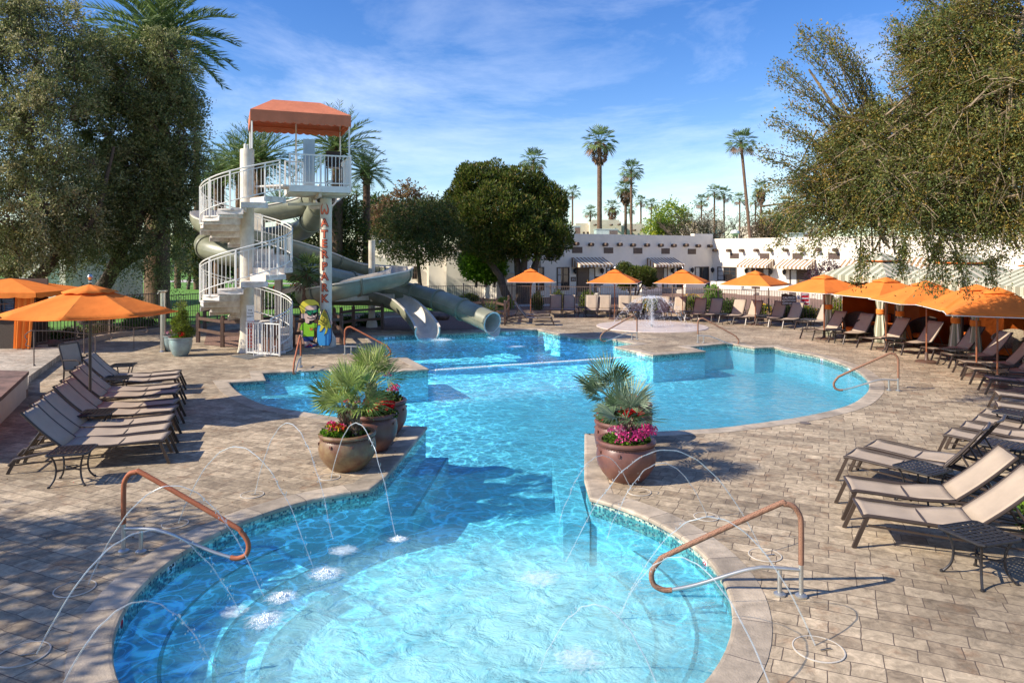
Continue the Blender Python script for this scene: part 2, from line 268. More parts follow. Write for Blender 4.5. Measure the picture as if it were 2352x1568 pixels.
M['stucco2'] = mat('cream stucco', (.72, .62, .48), .9, var=.06, sc=1.1, bump=.15, bs=25)
M['viga'] = mat('brown timber', (.14, .09, .06), .8, var=.2, sc=8)
M['door'] = mat('dark brown door', (.085, .055, .04), .5, var=.12)
M['grille'] = mat('rusty brown grille', (.16, .10, .08), .7, var=.35, sc=14)
M['glass'] = mat('window glass', (.03, .035, .04), .06, var=.1)
M['drape'] = mat('pale window drape', (.52, .52, .50), .8, var=.1)
M['pot'] = mat('glazed brown clay', (.20, .085, .06), .38, var=.25, sc=3.5, bump=.08, bs=14, c2=(.12, .05, .04))
M['potolive'] = mat('mottled olive and rust glaze', (.24, .17, .085), .4, var=.25, sc=4, bump=.15, bs=14, c2=(.13, .045, .028))
M['teal'] = mat('teal grey glaze', (.28, .40, .38), .25, var=.25, sc=3, c2=(.20, .22, .22))
M['soil'] = mat('potting soil', (.05, .03, .02), .95, sc=30, bump=.6, bs=50)
M['bark'] = mat('grey brown bark', (.13, .09, .065), .9, var=.3, sc=12, bump=.8, bs=18)
M['barklight'] = mat('tan bark', (.30, .22, .14), .9, var=.3, sc=9, bump=.6, bs=18)
M['palmbark'] = mat('palm trunk', (.20, .12, .075), .95, var=.3, sc=8, bump=.9, bs=12)
M['skirt'] = mat('dry palm skirt', (.26, .16, .10), .95, var=.35, sc=14)
M['boot'] = mat('pale leaf boots', (.50, .40, .27), .9, var=.35, sc=16)
M['foam'] = mat('white foam', (.93, .95, .97), .5, var=.02)
M['rock'] = mat('brown boulder', (.22, .15, .11), .9, var=.3, sc=4, bump=.8, bs=9)
M['mat_grey'] = mat('grey rubber mat', (.13, .13, .125), .95, var=.2, sc=60, bump=.4, bs=200)
M['towel'] = mat('blue towels', (.10, .17, .30), .9, var=.2, sc=20)
M['wicker'] = mat('brown wicker', (.07, .045, .03), .7, var=.35, sc=40, bump=.7, bs=90)
M['wickertan'] = mat('tan wicker', (.34, .27, .18), .7, var=.35, sc=40, bump=.7, bs=90)
M['ink'] = mat('black paint', (.015, .015, .02), .5); M['signwhite'] = mat('white sign face', (.82, .82, .80), .5, var=.03)
M['signred'] = mat('red sign face', (.62, .01, .03), .45, var=.04); M['signor'] = mat('orange red sign face', (.62, .09, .05), .5, var=.05); M['signbrown'] = mat('brown sign face', (.07, .035, .025), .5, var=.05)
M['letter'] = mat('orange lettering', (.80, .17, .07), .5, var=.03); M['letter2'] = mat('dark red outline', (.16, .02, .02), .5, var=.03)
M['yellow'] = mat('yellow paint', (.85, .72, .07), .45, var=.02); M['green'] = mat('lime paint', (.28, .62, .03), .45, var=.02); M['skin'] = mat('pale painted skin', (.78, .55, .46), .45, var=.02)
M['blue'] = mat('sky blue paint', (.06, .36, .75), .4, var=.02); M['navy'] = mat('navy paint', (.015, .05, .22), .45, var=.02); M['dkgreen'] = mat('dark green paint', (.01, .10, .09), .4, var=.02)
M['lens'] = mat('green lens paint', (.02, .30, .12), .4, var=.02); M['fred'] = leafmat('red petals', (.55, .006, .012), .2); M['fpink'] = leafmat('pink petals', (.75, .07, .28), .25); M['fyel'] = leafmat('yellow petals', (.75, .45, .03), .25); M['fpale'] = leafmat('pale pink petals', (.72, .38, .45), .25)
M['cabstripe'] = stripemat('sage and cream striped canvas', [(0, (.27, .27, .19)), (.52, (.60, .54, .42)), (.72, (.45, .22, .08)), (.76, (.60, .54, .42)), (.9, (.27, .27, .19))], .34)
M['awn1'] = stripemat('tan and cream awning canvas', [(0, (.30, .18, .10)), (.5, (.74, .66, .54))], .34)
def rubber(name, c, c2):
    m, t, o = newmat(name); b = N(t, 'ShaderNodeBsdfPrincipled', inp={'Roughness': .75}); tc = N(t, 'ShaderNodeTexCoord')
    v = N(t, 'ShaderNodeTexVoronoi', inp={'Scale': 75, 'Randomness': .15}); r = N(t, 'ShaderNodeMapRange', inp={1: .25, 2: .5}); x = N(t, 'ShaderNodeMix', data_type='RGBA'); x.inputs[6].default_value = rgb(c2); x.inputs[7].default_value = rgb(c)
    L(t, tc.outputs['Object'], v.inputs['Vector']); L(t, v.outputs['Distance'], r.inputs[0]); L(t, r.outputs[0], x.inputs[0]); L(t, x.outputs[2], b.inputs['Base Color']); L(t, b.outputs[0], o.inputs[0]); return m
M['rubber'] = rubber('brown mesh rail cover', (.30, .15, .09), (.09, .04, .025)); M['rubbero'] = rubber('rust orange rail cover', (.40, .12, .05), (.22, .06, .025))
def jetmat():
    m, t, o = newmat('clear jet water'); tr = N(t, 'ShaderNodeBsdfTransparent'); tr.inputs[0].default_value = (.93, .97, 1, 1); gl = N(t, 'ShaderNodeBsdfGlossy', inp={'Roughness': .12}); d = N(t, 'ShaderNodeBsdfDiffuse'); d.inputs[0].default_value = (.85, .92, .95, 1)
    a = N(t, 'ShaderNodeMixShader', inp={0: .45}); L(t, d.outputs[0], a.inputs[1]); L(t, gl.outputs[0], a.inputs[2])
    lw = N(t, 'ShaderNodeLayerWeight', inp={0: .35}); mr = N(t, 'ShaderNodeMapRange', inp={1: 0, 2: 1, 3: .22, 4: .8}); L(t, lw.outputs['Facing'], mr.inputs[0])
    b = N(t, 'ShaderNodeMixShader'); L(t, mr.outputs[0], b.inputs[0]); L(t, tr.outputs[0], b.inputs[1]); L(t, a.outputs[0], b.inputs[2]); L(t, b.outputs[0], o.inputs[0]); return m
M['jet'] = jetmat()
# ---------------------------------------------------------------- pool outline (deck level), traced on the ground plane
C0 = Vector((-.748, 7.087, 0)); R0 = 2.83
arc = [C0 + Vector((R0 * math.cos(a), R0 * math.sin(a), 0)) for a in np.linspace(math.radians(51), math.radians(-230), 72)]
def cm(l, k=5): return catmull([G(*p) for p in l], k)
outline = arc + [G(*p) for p in [(800, 1129), (846, 1122), (883, 1094), (978, 980), (916, 977)]]
outline += cm([(784, 960), (689, 945), (663, 941), (603, 929), (564, 912), (538, 895), (522, 877)])
outline += [G(*p) for p in [(608, 872), (601, 855), (757, 848), (790, 860), (983, 847), (934, 821), (866, 823), (884, 798), (851, 772), (925, 768), (1000, 766), (1117, 762), (1180, 758), (1235, 756), (1321, 774)]]
outline += [G(*p) for p in [(1350, 778), (1394, 776), (1464, 789), (1413, 796), (1500, 815), (1619, 806), (1581, 796), (1667, 788), (1682, 789), (1733, 798), (1779, 796)]]
outline += cm([(1806, 803), (1879, 817), (1956, 843), (1990, 866), (1999, 886), (1990, 905), (1952, 930), (1860, 954), (1733, 973), (1638, 984), (1511, 991), (1420, 995), (1346, 996)])
outline += [G(1346, 1100)]
ol = [outline[0]]
for p in outline[1:]:
    if (p - ol[-1]).length > .02: ol.append(p)
outline = ol
area = sum(a.x * b.y - b.x * a.y for a, b in zip(outline, outline[1:] + outline[:1])) / 2
if area < 0: outline.reverse()
def offset(poly, d):      # positive d = outwards for a counter-clockwise loop
    n = len(poly); out = []
    for i in range(n):
        a, b, c = poly[i - 1], poly[i], poly[(i + 1) % n]
        e1 = (b - a).normalized(); e2 = (c - b).normalized(); n1 = Vector((e1.y, -e1.x, 0)); n2 = Vector((e2.y, -e2.x, 0))
        m = (n1 + n2); m = m.normalized() if m.length > 1e-3 else n1
        out.append(b + m * d / max(.5, m.dot(n1)))
    return out
def sheet(name, loops, z, m, kind='structure', parent=None):
    pts = [p for l in loops for p in l]; t = tessellate_polygon([[Vector((p.x, p.y, 0)) for p in l] for l in loops])
    mb = MB(); fs = []
    for a, b, c in t:
        A, B, C = pts[a], pts[b], pts[c]
        fs.append((a, b, c) if (B.x - A.x) * (C.y - A.y) - (B.y - A.y) * (C.x - A.x) > 0 else (a, c, b))
    mb.add([(p.x, p.y, z) for p in pts], fs)
    return mb.build(name, m, parent, kind=kind)
V = lambda x, y: Vector((x, y, 0))
fence_base = [(-26, 17.5), tuple(G(80, 805)[:2]), tuple(G(172, 793)[:2]), tuple(G(252, 776)[:2]), tuple(G(365, 762)[:2]), (-12.8, 31.0), (-10.5, 33.8), (-5, 36.2), (0, 37.4), (8, 35.6), (13.6, 31.2), (16.2, 28.2)]
deck_outer = [V(-26, -4), V(30, -4), V(30, 22), V(17.5, 28.2)] + [V(x, y) for x, y in fence_base[::-1]]
sheet('deck', [deck_outer, outline], 0, M['deck'])
sheet('lawn', [[V(-500, -60), V(500, -60), V(500, 900), V(-500, 900)], offset(deck_outer, .0)], -.02, M['grass'])
# desert gravel and paths behind the fence, red granite bed round the slides
sheet('gravel_bed', [[V(1, 37.6), V(8, 35.8), V(13.9, 31.4), V(16.5, 28.5), V(34, 24), V(34, 38), V(22, 51), V(16.6, 59), V(2.9, 50), V(-3, 50), V(-2.5, 44)]], .0, M['gravel'])
sheet('granite_bed', [[G(*p) for p in [(468, 792), (560, 800), (660, 800), (700, 794), (790, 786), (806, 757), (1000, 760), (1112, 755), (1146, 742), (1060, 724), (900, 730), (640, 745), (475, 765)]]], .012, M['gravel'])
sheet('garden_bed', [[V(-26, 17.9), G(80, 803), G(172, 791), G(252, 774), G(365, 760), V(-13.4, 31), V(-15, 31.5), V(-26, 24)]], -.012, mat('leaf litter', (.30, .20, .11), .95, sc=9, var=.4, bump=.8, bs=40))
def strip(name, pts, w, z, m):
    pts = [V(*p) for p in pts]; l = []; r = []
    for i, p in enumerate(pts):
        d = (pts[min(i + 1, len(pts) - 1)] - pts[max(i - 1, 0)]).normalized(); n = Vector((-d.y, d.x, 0)); l.append(p + n * w / 2); r.append(p - n * w / 2)
    mb = MB()
    for i in range(len(pts) - 1): mb.face([(r[i].x, r[i].y, z), (r[i+1].x, r[i+1].y, z), (l[i+1].x, l[i+1].y, z), (l[i].x, l[i].y, z)])
    return mb.build(name, m, kind='structure')
strip('path', [(-60, 74), (-38, 76), (-20, 70), (-8, 56), (-6, 48)], 2.2, .0, M['concrete'])
strip('path', [(-70, 120), (-40, 118), (-28, 100), (-36, 76.5)], 3, .004, M['concrete'])
strip('path', [(-8, 41.5), (-2, 41.5), (4, 43)], 1.4, .006, M['concrete'])
# coping with a rounded nose, tile band, basin
arcl = [0]
n = len(outline)
for i in range(n): arcl.append(arcl[-1] + (outline[(i + 1) % n] - outline[i]).length)
def loopstrip(name, prof, m, uvm=False, smooth=False):
    loops = [offset(outline, d) for d, z in prof]; mb = MB()
    for k in range(len(prof) - 1):
        for i in range(n):
            j = (i + 1) % n; a, b, c, d = loops[k][i], loops[k][j], loops[k + 1][j], loops[k + 1][i]; z0, z1 = prof[k][1], prof[k + 1][1]
            mb.face([(a.x, a.y, z0), (b.x, b.y, z0), (c.x, c.y, z1), (d.x, d.y, z1)], 0, [(arcl[i], z0), (arcl[i + 1], z0), (arcl[i + 1], z1), (arcl[i], z1)])
    return mb.build(name, m, kind='structure', smooth=smooth)
def copingmat():
    m = M['coping']; t = m.node_tree; b = next(x for x in t.nodes if x.type == 'BSDF_PRINCIPLED'); uv = N(t, 'ShaderNodeUVMap'); sp = N(t, 'ShaderNodeSeparateXYZ'); dv = N(t, 'ShaderNodeMath', operation='DIVIDE', inp={1: .61}); fr = N(t, 'ShaderNodeMath', operation='FRACT'); lt = N(t, 'ShaderNodeMath', operation='LESS_THAN', inp={1: .016})
    x = N(t, 'ShaderNodeMix', data_type='RGBA'); x.inputs[7].default_value = (.14, .11, .09, 1); src = b.inputs['Base Color'].links[0].from_socket
    fl = N(t, 'ShaderNodeMath', operation='FLOOR'); wn = N(t, 'ShaderNodeTexWhiteNoise', noise_dimensions='1D'); mr = N(t, 'ShaderNodeMapRange', inp={1: 0, 2: 1, 3: .68, 4: 1.1}); sc = N(t, 'ShaderNodeVectorMath', operation='SCALE')
    L(t, uv.outputs[0], sp.inputs[0]); L(t, sp.outputs[0], dv.inputs[0]); L(t, dv.outputs[0], fr.inputs[0]); L(t, fr.outputs[0], lt.inputs[0]); L(t, dv.outputs[0], fl.inputs[0]); L(t, fl.outputs[0], wn.inputs['W']); L(t, wn.outputs[0], mr.inputs[0])
    L(t, src, sc.inputs[0]); L(t, mr.outputs[0], sc.inputs['Scale']); L(t, sc.outputs[0], x.inputs[6]); L(t, lt.outputs[0], x.inputs[0]); L(t, x.outputs[2], b.inputs['Base Color'])
copingmat()
loopstrip('coping', [(.30, .0), (.30, .006), (.01, .008), (-.015, .002), (-.026, -.014), (-.026, -.04), (-.015, -.052), (.01, -.054)], M['coping'], smooth=True)
loopstrip('tile_band', [(.0, -.053), (.0, -.24)], M['tile'])
loopstrip('pool_wall', [(.0, -.24), (.0, -.86)], M['plaster'])
bx = [min(p.x for p in outline) - .3, max(p.x for p in outline) + .3, min(p.y for p in outline) - .3, max(p.y for p in outline) + .3]; sheet('pool_floor', [[V(bx[0], bx[2]), V(bx[1], bx[2]), V(bx[1], bx[3]), V(bx[0], bx[3])]], -.86, M['plaster'])
bx = [min(p.x for p in outline) - .3, max(p.x for p in outline) + .3, min(p.y for p in outline) - .3, max(p.y for p in outline) + .3]; rect_ = [V(bx[0], bx[2]), V(bx[1], bx[2]), V(bx[1], bx[3]), V(bx[0], bx[3])]
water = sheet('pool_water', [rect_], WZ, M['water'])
# spa steps with dark nosing tiles (left and right), shelf in the channel, bench line on the left
def steps(a0, a1, levels):
    for i, (ro, ri, z) in enumerate(levels):
        mb = MB(); md = MB(); A = np.linspace(math.radians(a0), math.radians(a1), 22)
        for a, b in zip(A[:-1], A[1:]):
            p = lambda r, t, z_: tuple(C0 + Vector((r * math.cos(t), r * math.sin(t), z_)))
            mb.face([p(ri, a, z), p(ro, a, z), p(ro, b, z), p(ri, b, z)]); mb.face([p(ri, b, z), p(ri, b, -.86), p(ri, a, -.86), p(ri, a, z)])
            md.face([p(ri + .005, a, z + .004), p(ri + .038, a, z + .004), p(ri + .038, b, z + .004), p(ri + .005, b, z + .004)])
        mb.build('spa_step', M['plaster'], kind='structure'); md.build('step_edge_tile', M['darktile'], kind='structure')
steps(142, 222, [(2.83, 2.45, -.34), (2.45, 2.02, -.52), (2.02, 1.62, -.69)])
steps(-32, 30, [(2.83, 2.48, -.30), (2.48, 2.12, -.48), (2.12, 1.8, -.66)])
def bench(a, b, c, d, z, edge):
    mb = MB(); mb.prism([(p.x, p.y) for p in (a, b, c, d)], -.86, z); mb.build('underwater_bench', M['plaster'], kind='structure')
    e = MB(); u = (edge[1] - edge[0]).normalized(); nn = Vector((-u.y, u.x, 0)) * .02
    e.face([(q.x, q.y, z + .004) for q in (edge[0] - nn, edge[1] - nn, edge[1] + nn, edge[0] + nn)]); e.build('bench_edge_tile', M['darktile'], kind='structure')
bench(V(.66, 9.2), V(1.0, 9.2), V(1.02, 12.2), V(.68, 12.2), -.30, (V(.98, 9.2), V(.99, 9.4)))
pA, pB = G(883, 1094), G(978, 980); dd = (pB - pA).normalized(); nn_ = Vector((dd.y, -dd.x, 0))
bench(pA, pA + nn_ * .42, pB + nn_ * .42, pB, -.55, (pA + nn_ * .39, pB + nn_ * .39))
bench(G(601, 855) , G(601, 878), G(757, 870), G(757, 848), -.4, (G(603, 876), G(757, 868)))
# depth markers: white enamel tiles with numerals on the tile band, plus deck discs
def text_mesh(s, size, ext=.002, off=0.0, bold=0, spacing=1.0, ls=1.0):
    c = bpy.data.curves.new('t', 'FONT'); c.body = s; c.size = size; c.align_x = 'CENTER'; c.align_y = 'CENTER'; c.extrude = ext; c.offset = off; c.resolution_u = 3; c.space_line = ls; c.space_character = spacing
    o = bpy.data.objects.new('t', c); COL.objects.link(o); dg = bpy.context.evaluated_depsgraph_get(); me = bpy.data.meshes.new_from_object(o.evaluated_get(dg)); bpy.data.objects.remove(o); return me
def lettering(name, s, size, loc, t, up, m, parent, ext=.002, off=0.0, spacing=1.0, ls=1.0):
    me = text_mesh(s, size, ext, off, 0, spacing, ls); me.name = name; me.materials.clear(); me.materials.append(m)
    t = Vector(t).normalized(); up = Vector(up).normalized(); nn = t.cross(up); X = Matrix((t, up, nn)).transposed().to_4x4(); X.translation = Vector(loc); me.transform(X)
    o = bpy.data.objects.new(name, me); COL.objects.link(o); o.parent = parent
    if parent is not None and parent.get('world_built'): o.location = -parent.location
    return o
def marker(px, py, s, label, w=.15):
    # nearest outline segment to that spot
    q = G(px, py, -.03); best = None
    for i in range(n):
        a, b = outline[i], outline[(i + 1) % n]; u = b - a; k = max(0, min(1, (q - a).dot(u) / u.length_squared)); c = a + u * k; d = (Vector((c.x, c.y, 0)) - Vector((q.x, q.y, 0))).length
        if best is None or d < best[0]: best = (d, c, u.normalized())
    _, c, u = best; inn = Vector((-u.y, u.x, 0)); t = thing('depth_marker', (c.x, c.y, -.1), label, 'depth marker', 'depth markers on the pool tile')
    right = Vector((-inn.y, inn.x, 0)); face = Vector((c.x, c.y, -.105)) + inn * .006
    mb = MB(); mb.box(face, (w, .008, .10), rz=math.atan2(right.y, right.x)); mb.build('marker_tile', M['signwhite'], t)
    if s == 'X':
        mb = MB(); K = Matrix((right, inn, Vector((0, 0, 1)))).transposed()
        ring = [face + inn * .006 + K @ Vector((.034 * math.cos(a), 0, .034 * math.sin(a))) for a in np.linspace(0, 2 * math.pi, 15)]; mb.tube(ring, .005, 5); mb.tube([ring[2], ring[9]], .005, 5)
        mb.build('prohibition_ring', M['signred'], t)
    else: lettering('numeral', s, .105, face + inn * .006, right, (0, 0, 1), M['ink'], t, off=.002)
marker(401, 1290, '3"', 'white depth tile reading 3 below the left spa rail', .13)
marker(288, 1412, 'X', 'white tile with red no-diving ring at the left end of the near spa')
marker(1609, 1281, 'X', 'white tile with red no-diving ring behind the near right spa rail', .1)
marker(905, 775, '3  6', 'white depth tile reading 3 6 left of the open slide exit', .42)
marker(1198, 765, '3  6', 'white depth tile reading 3 6 right of the closed tube exit', .42)
marker(1290, 774, '4', 'small white depth tile reading 4 in the far pool corner', .14)
marker(700, 858, '3', 'white depth tile reading 3 under the rust coloured rail by the left steps', .2)
marker(1458, 812, '3  6', 'white depth tile reading 3 6 where the float rope meets the far platform', .42)
marker(1628, 798, '3', 'white depth tile reading 3 in the stepped recess of the far right rail', .2)
marker(1876, 822, 'X', 'white tile with red ring on the curved right wall, farther of the two', .16)
marker(1936, 843, '3', 'white numeral tile on the curved right wall, nearer of the two', .14)
# ---------------------------------------------------------------- raised platform and bench wall on the left
rp = [G(0, 884, 0), G(68, 893)]; 
mb = MB(); poly = [G(158, 812), G(66, 880), G(64, 912), V(-13, 8), V(-26, 8), V(-26, 18.2), G(75, 806)]
mb.prism([(p.x, p.y) for p in poly], -.01, .17, 0); mb.build('raised_terrace', M['deckraised'], kind='structure')
t = thing('bench_wall', (-9.3, 12.5, 0), 'low cream wall with dark flagstone top at the left edge', 'wall')
a, b = G(64, 909), G(0, 974); c, d = b + Vector((-1.2, 0, 0)) + (b - a) * .8, None
pl = [a, b, b + (b - a) * 1.0, b + (b - a) * 1.0 + Vector((-1.6, .3, 0)), a + Vector((-1.6, .3, 0))]
mb = MB(); mb.prism([(p.x, p.y) for p in pl], 0, .46); mb.build('wall_body', M['stucco2'], t)
ctr = sum(pl, Vector()) / len(pl); pl2 = [p + (p - ctr).normalized() * .06 for p in pl]
mb = MB(); mb.prism([(p.x, p.y) for p in pl2], .462, .54); mb.build('flagstone_cap', mat('red brown flagstone', (.22, .13, .10), .8, var=.3, sc=3, bump=.4, bs=12), t)
# ---------------------------------------------------------------- splash pad + deck discs
pc = Vector((5.95, 30.4, 0)); mb = MB(); mb.lathe([(2.35, -.0), (2.33, .025), (2.2, .03), (0.02, .02)], pc, 48); mb.build('splash_pad', mat('pale pink wet concrete', (.66, .55, .47), .35, var=.12, sc=2), kind='structure')
def ring_lid(px, py, r, label):
    c = G(px, py); t = thing('jet_lid', c, label, 'jet lid', 'round jet lids set in the paving')
    mb = MB(); mb.lathe([(r, .002), (r, .009), (r - .010, .010), (r - .010, .002)], c, 30); mb.build('lid_rim', M['concrete'], t, smooth=False)
    mb = MB(); mb.lathe([(r - .010, .006), (.001, .0065)], c, 30); mb.build('lid_face', M['deck'], t)
    mb = MB(); mb.box(c + Vector((.05, -.02, .014)), (.10, .012, .008), rz=.3); mb.build('nozzle_slot', M['steel'], t)
ring_lid(53, 1503, .19, 'round paving lid at the bottom left corner of the deck'); ring_lid(172, 1352, .18, 'round paving lid left of the near left spa rail, second from the bottom')
ring_lid(402, 1203, .15, 'round paving lid behind the near left spa rail'); ring_lid(579, 1136, .15, 'round paving lid on the left deck midway to the brown pots')
ring_lid(757, 1096, .15, 'round paving lid in front of the left brown pots'); ring_lid(1468, 1130, .16, 'round paving lid in front of the right brown pots')
ring_lid(1622, 1187, .15, 'round paving lid on the right deck behind the spa rail'); ring_lid(1757, 1275, .17, 'round paving lid beside the near right spa rail arch'); ring_lid(1880, 1491, .20, 'round paving lid at the bottom right of the deck')
for px, py, l in ((2093, 890, 'small flat drain cap right of the main pool rail'), (1849, 972, 'round pale drain cap on the deck near the curved coping')):
    c = G(px, py); mb = MB(); mb.lathe([(.1, 0.002), (.1, .012), (.001, .014)], c, 20); tag(mb.build('drain_cap', M['coping']), l, 'drain cap')
# float rope
t = thing('float_rope', G(1230, 838, -.09), 'white float rope strung across the pool between the two platforms', 'rope')
a = G(986, 851, -.085); b = G(1482, 818, -.085); mb = MB(); mb.tube([a, (a + b) / 2, b], .008, 5); mb.build('cord', M['signwhite'], t)
mb = MB()
for i in range(70):
    k = .03 + .84 * i / 69; c = a.lerp(b, k); d = (b - a).normalized(); mb.tube([c - d * .05, c - d * .03, c + d * .03, c + d * .05], [.012, .03, .03, .012], 8)
mb.build('float_row', M['signwhite'], t)
# ---------------------------------------------------------------- foam
def foamtuft(name, c, r, nn, label, h=.06):
    rr = np.sqrt(R.random(nn)) * r; a = R.random(nn) * 6.283; mb = MB()
    for q, w in zip(rr * (.55 + .45 * np.abs(np.sin(a * 2.5 + r * 40)) ** .5), a):
        s = (.003 + .007 * R.random()) * (1.3 - q / r); z = WZ + abs(R.normal()) * h * (1 - q / r) ** 3 * .8 + .002; x, y = c[0] + q * math.cos(w), c[1] + q * math.sin(w)
        mb.add([(x, y, z + s), (x + s, y, z), (x, y + s, z), (x - s, y, z), (x, y - s, z), (x, y, z - s)], [(0,1,2),(0,2,3),(0,3,4),(0,4,1),(5,2,1),(5,3,2),(5,4,3),(5,1,4)])
    o = mb.build(name, M['foam']); tag(o, label, 'foam'); o['kind'] = 'stuff'; return o
def frothmat():
    m, t, o = newmat('aerated froth'); uv = N(t, 'ShaderNodeUVMap'); ln = N(t, 'ShaderNodeVectorMath', operation='LENGTH'); L(t, uv.outputs[0], ln.inputs[0]); tc = N(t, 'ShaderNodeTexCoord'); n1 = N(t, 'ShaderNodeTexNoise', inp={'Scale': 9, 'Detail': 9, 'Roughness': .75, 'Distortion': 1.5}); L(t, tc.outputs['Object'], n1.inputs['Vector'])
    rad = N(t, 'ShaderNodeMapRange', interpolation_type='SMOOTHSTEP', inp={1: 0, 2: 1, 3: .24, 4: -.34}); L(t, ln.outputs['Value'], rad.inputs[0]); ad = N(t, 'ShaderNodeMath', operation='ADD'); L(t, rad.outputs[0], ad.inputs[0]); L(t, n1.outputs[0], ad.inputs[1])
    mr = N(t, 'ShaderNodeMapRange', inp={1: .48, 2: .9, 3: 0, 4: .72}); L(t, ad.outputs[0], mr.inputs[0]); d = N(t, 'ShaderNodeBsdfDiffuse'); d.inputs[0].default_value = (.80, .90, .94, 1); tr = N(t, 'ShaderNodeBsdfTransparent'); x = N(t, 'ShaderNodeMixShader')
    L(t, mr.outputs[0], x.inputs[0]); L(t, tr.outputs[0], x.inputs[1]); L(t, d.outputs[0], x.inputs[2]); L(t, x.outputs[0], o.inputs[0]); return m
M['froth'] = frothmat()
def froth(cx, cy, r, label, amp=.03):
    mb = MB(); nr, na = 10, 28; P_ = lambda i, j: (cx + r * i / nr * math.cos(6.2832 * j / na), cy + r * i / nr * math.sin(6.2832 * j / na) * .9, WZ + .006 + amp * .3 * (.5 + .5 * math.cos(math.pi * i / nr)))
    U_ = lambda i, j: (i / nr * math.cos(6.2832 * j / na), i / nr * math.sin(6.2832 * j / na))
    for i in range(nr):
        for j in range(na): mb.face([P_(i, j), P_(i + 1, j), P_(i + 1, j + 1), P_(i, j + 1)], 0, [U_(i, j), U_(i + 1, j), U_(i + 1, j + 1), U_(i, j + 1)])
    o = mb.build('froth', M['froth'], smooth=True); tag(o, label, 'foam'); o['kind'] = 'stuff'
for px, py, r, l in ((610, 1425, .42, 'froth round the nearest left boil'), (648, 1372, .36, 'froth round the second left boil'), (748, 1318, .42, 'froth round the boil left of centre'), (915, 1240, .26, 'froth where a jet lands near the channel'), (788, 1265, .36, 'soft froth near the left spa wall'), (1240, 1330, .5, 'faint froth in the right half of the spa'), (1330, 1515, .5, 'faint froth at the bottom of the spa'), (540, 1405, .3, 'thin froth left of the boils'), (1150, 778, 1.1, 'froth below the tube slide mouth'), (1020, 778, .9, 'froth below the open slide exit'), (1180, 792, .9, 'trailing froth streaming right of the tube mouth')):
    g = G(px, py, WZ); froth(g.x, g.y - (.4 if py < 800 else 0), r, l)
for px, py, r, k, l in ((610, 1425, .2, 900, 'white bubbling boil in the spa, nearest on the left'), (648, 1372, .17, 800, 'white bubbling boil in the spa, second on the left'), (748, 1318, .19, 900, 'white bubbling boil in the spa left of centre'), (915, 1238, .12, 400, 'small boil where a jet lands near the channel')):
    g = G(px, py, WZ); foamtuft('foam', (g.x, g.y), r * .8, int(k * .4), l, .06)
g = G(1140, 772, WZ); foamtuft('foam', (g.x + .1, g.y - .35), .5, 1300, 'white splash water below the closed tube exit', .08)
g = G(1010, 775, WZ); foamtuft('foam', (g.x, g.y - .35), .55, 900, 'white splash water below the open slide exit', .04)
# ---------------------------------------------------------------- water jets
def jet(p0, p1, apexpy, label, r=.0052):
    mid = (p0 + p1) / 2; zt = H - (apexpy - HY) / F * mid.y; hh = zt - (p0.z + p1.z) / 2; pts = []; 
    for i in range(49):
        t = i / 48; p = p0.lerp(p1, t); p.z += 4 * hh * t * (1 - t); p += Vector((math.sin(i * .9 + p0.x * 9), math.cos(i * .7 + p0.y * 7), math.sin(i * 1.3))) * .0025 * (.5 + 2 * t); pts.append(p)
    mb = MB()
    for i in range(30): t = .62 + .38 * R.random() ** .7; p = p0.lerp(p1, t); p.z += 4 * hh * t * (1 - t); p += Vector(R.normal(0, .012 + .02 * (t - .6), 3)); s = .003 + .005 * R.random(); mb.add([(p.x, p.y, p.z + s * 2), (p.x + s, p.y, p.z), (p.x - s * .5, p.y + s, p.z), (p.x - s * .5, p.y - s, p.z), (p.x, p.y, p.z - s * 2)], [(0, 1, 2), (0, 2, 3), (0, 3, 1), (4, 2, 1), (4, 3, 2), (4, 1, 3)])
    rr = [r * (1.25 - .45 * (i / 48)) * (1 + .35 * math.sin(i * 1.9) * (i / 48)) for i in range(49)]; mb.tube(pts, rr, 7)
    tag(mb.build('water_jet', M['jet'], smooth=True), label, 'water jet', 'arching water jets over the spa')
D0 = lambda x, y: G(x, y, .01); D1 = lambda x, y: G(x, y, WZ)
jet(D0(85, 1500), D1(554, 1410), 1219, 'clear jet arching from the bottom left lid past the left spa rail'); jet(D0(203, 1340), D1(607, 1372), 1115, 'clear jet rising beside the left spa rail and crossing its top bar')
jet(D0(140, 1580), D1(500, 1548), 1380, 'lowest clear jet in the bottom left corner of the spa'); jet(D0(410, 1200), D1(718, 1300), 1027, 'clear jet from the lid behind the left rail landing at the white boil')
jet(D0(585, 1135), D1(765, 1238), 973, 'thin clear jet from the left deck left of the brown pots'); jet(D0(760, 1100), D1(908, 1232), 974, 'clear jet crossing the front left brown pot')
jet(D0(1450, 1125), D1(1284, 1200), 1048, 'low clear jet in front of the right brown pot'); jet(D0(1752, 1268), D1(1300, 1290), 1033, 'wide clear jet arching across the right brown pot')
jet(D0(1624, 1185), D1(1392, 1240), 1064, 'clear jet from the second right lid across the pot base'); jet(D0(1872, 1480), D1(1420, 1420), 1187, 'clear jet arching over the right spa rail')
jet(D0(1775, 1590), D1(1418, 1420), 1283, 'clear jet from beyond the bottom edge crossing the right spa steps'); jet(D0(1520, 1600), D1(1236, 1545), 1388, 'low clear jet in the bottom centre of the spa')
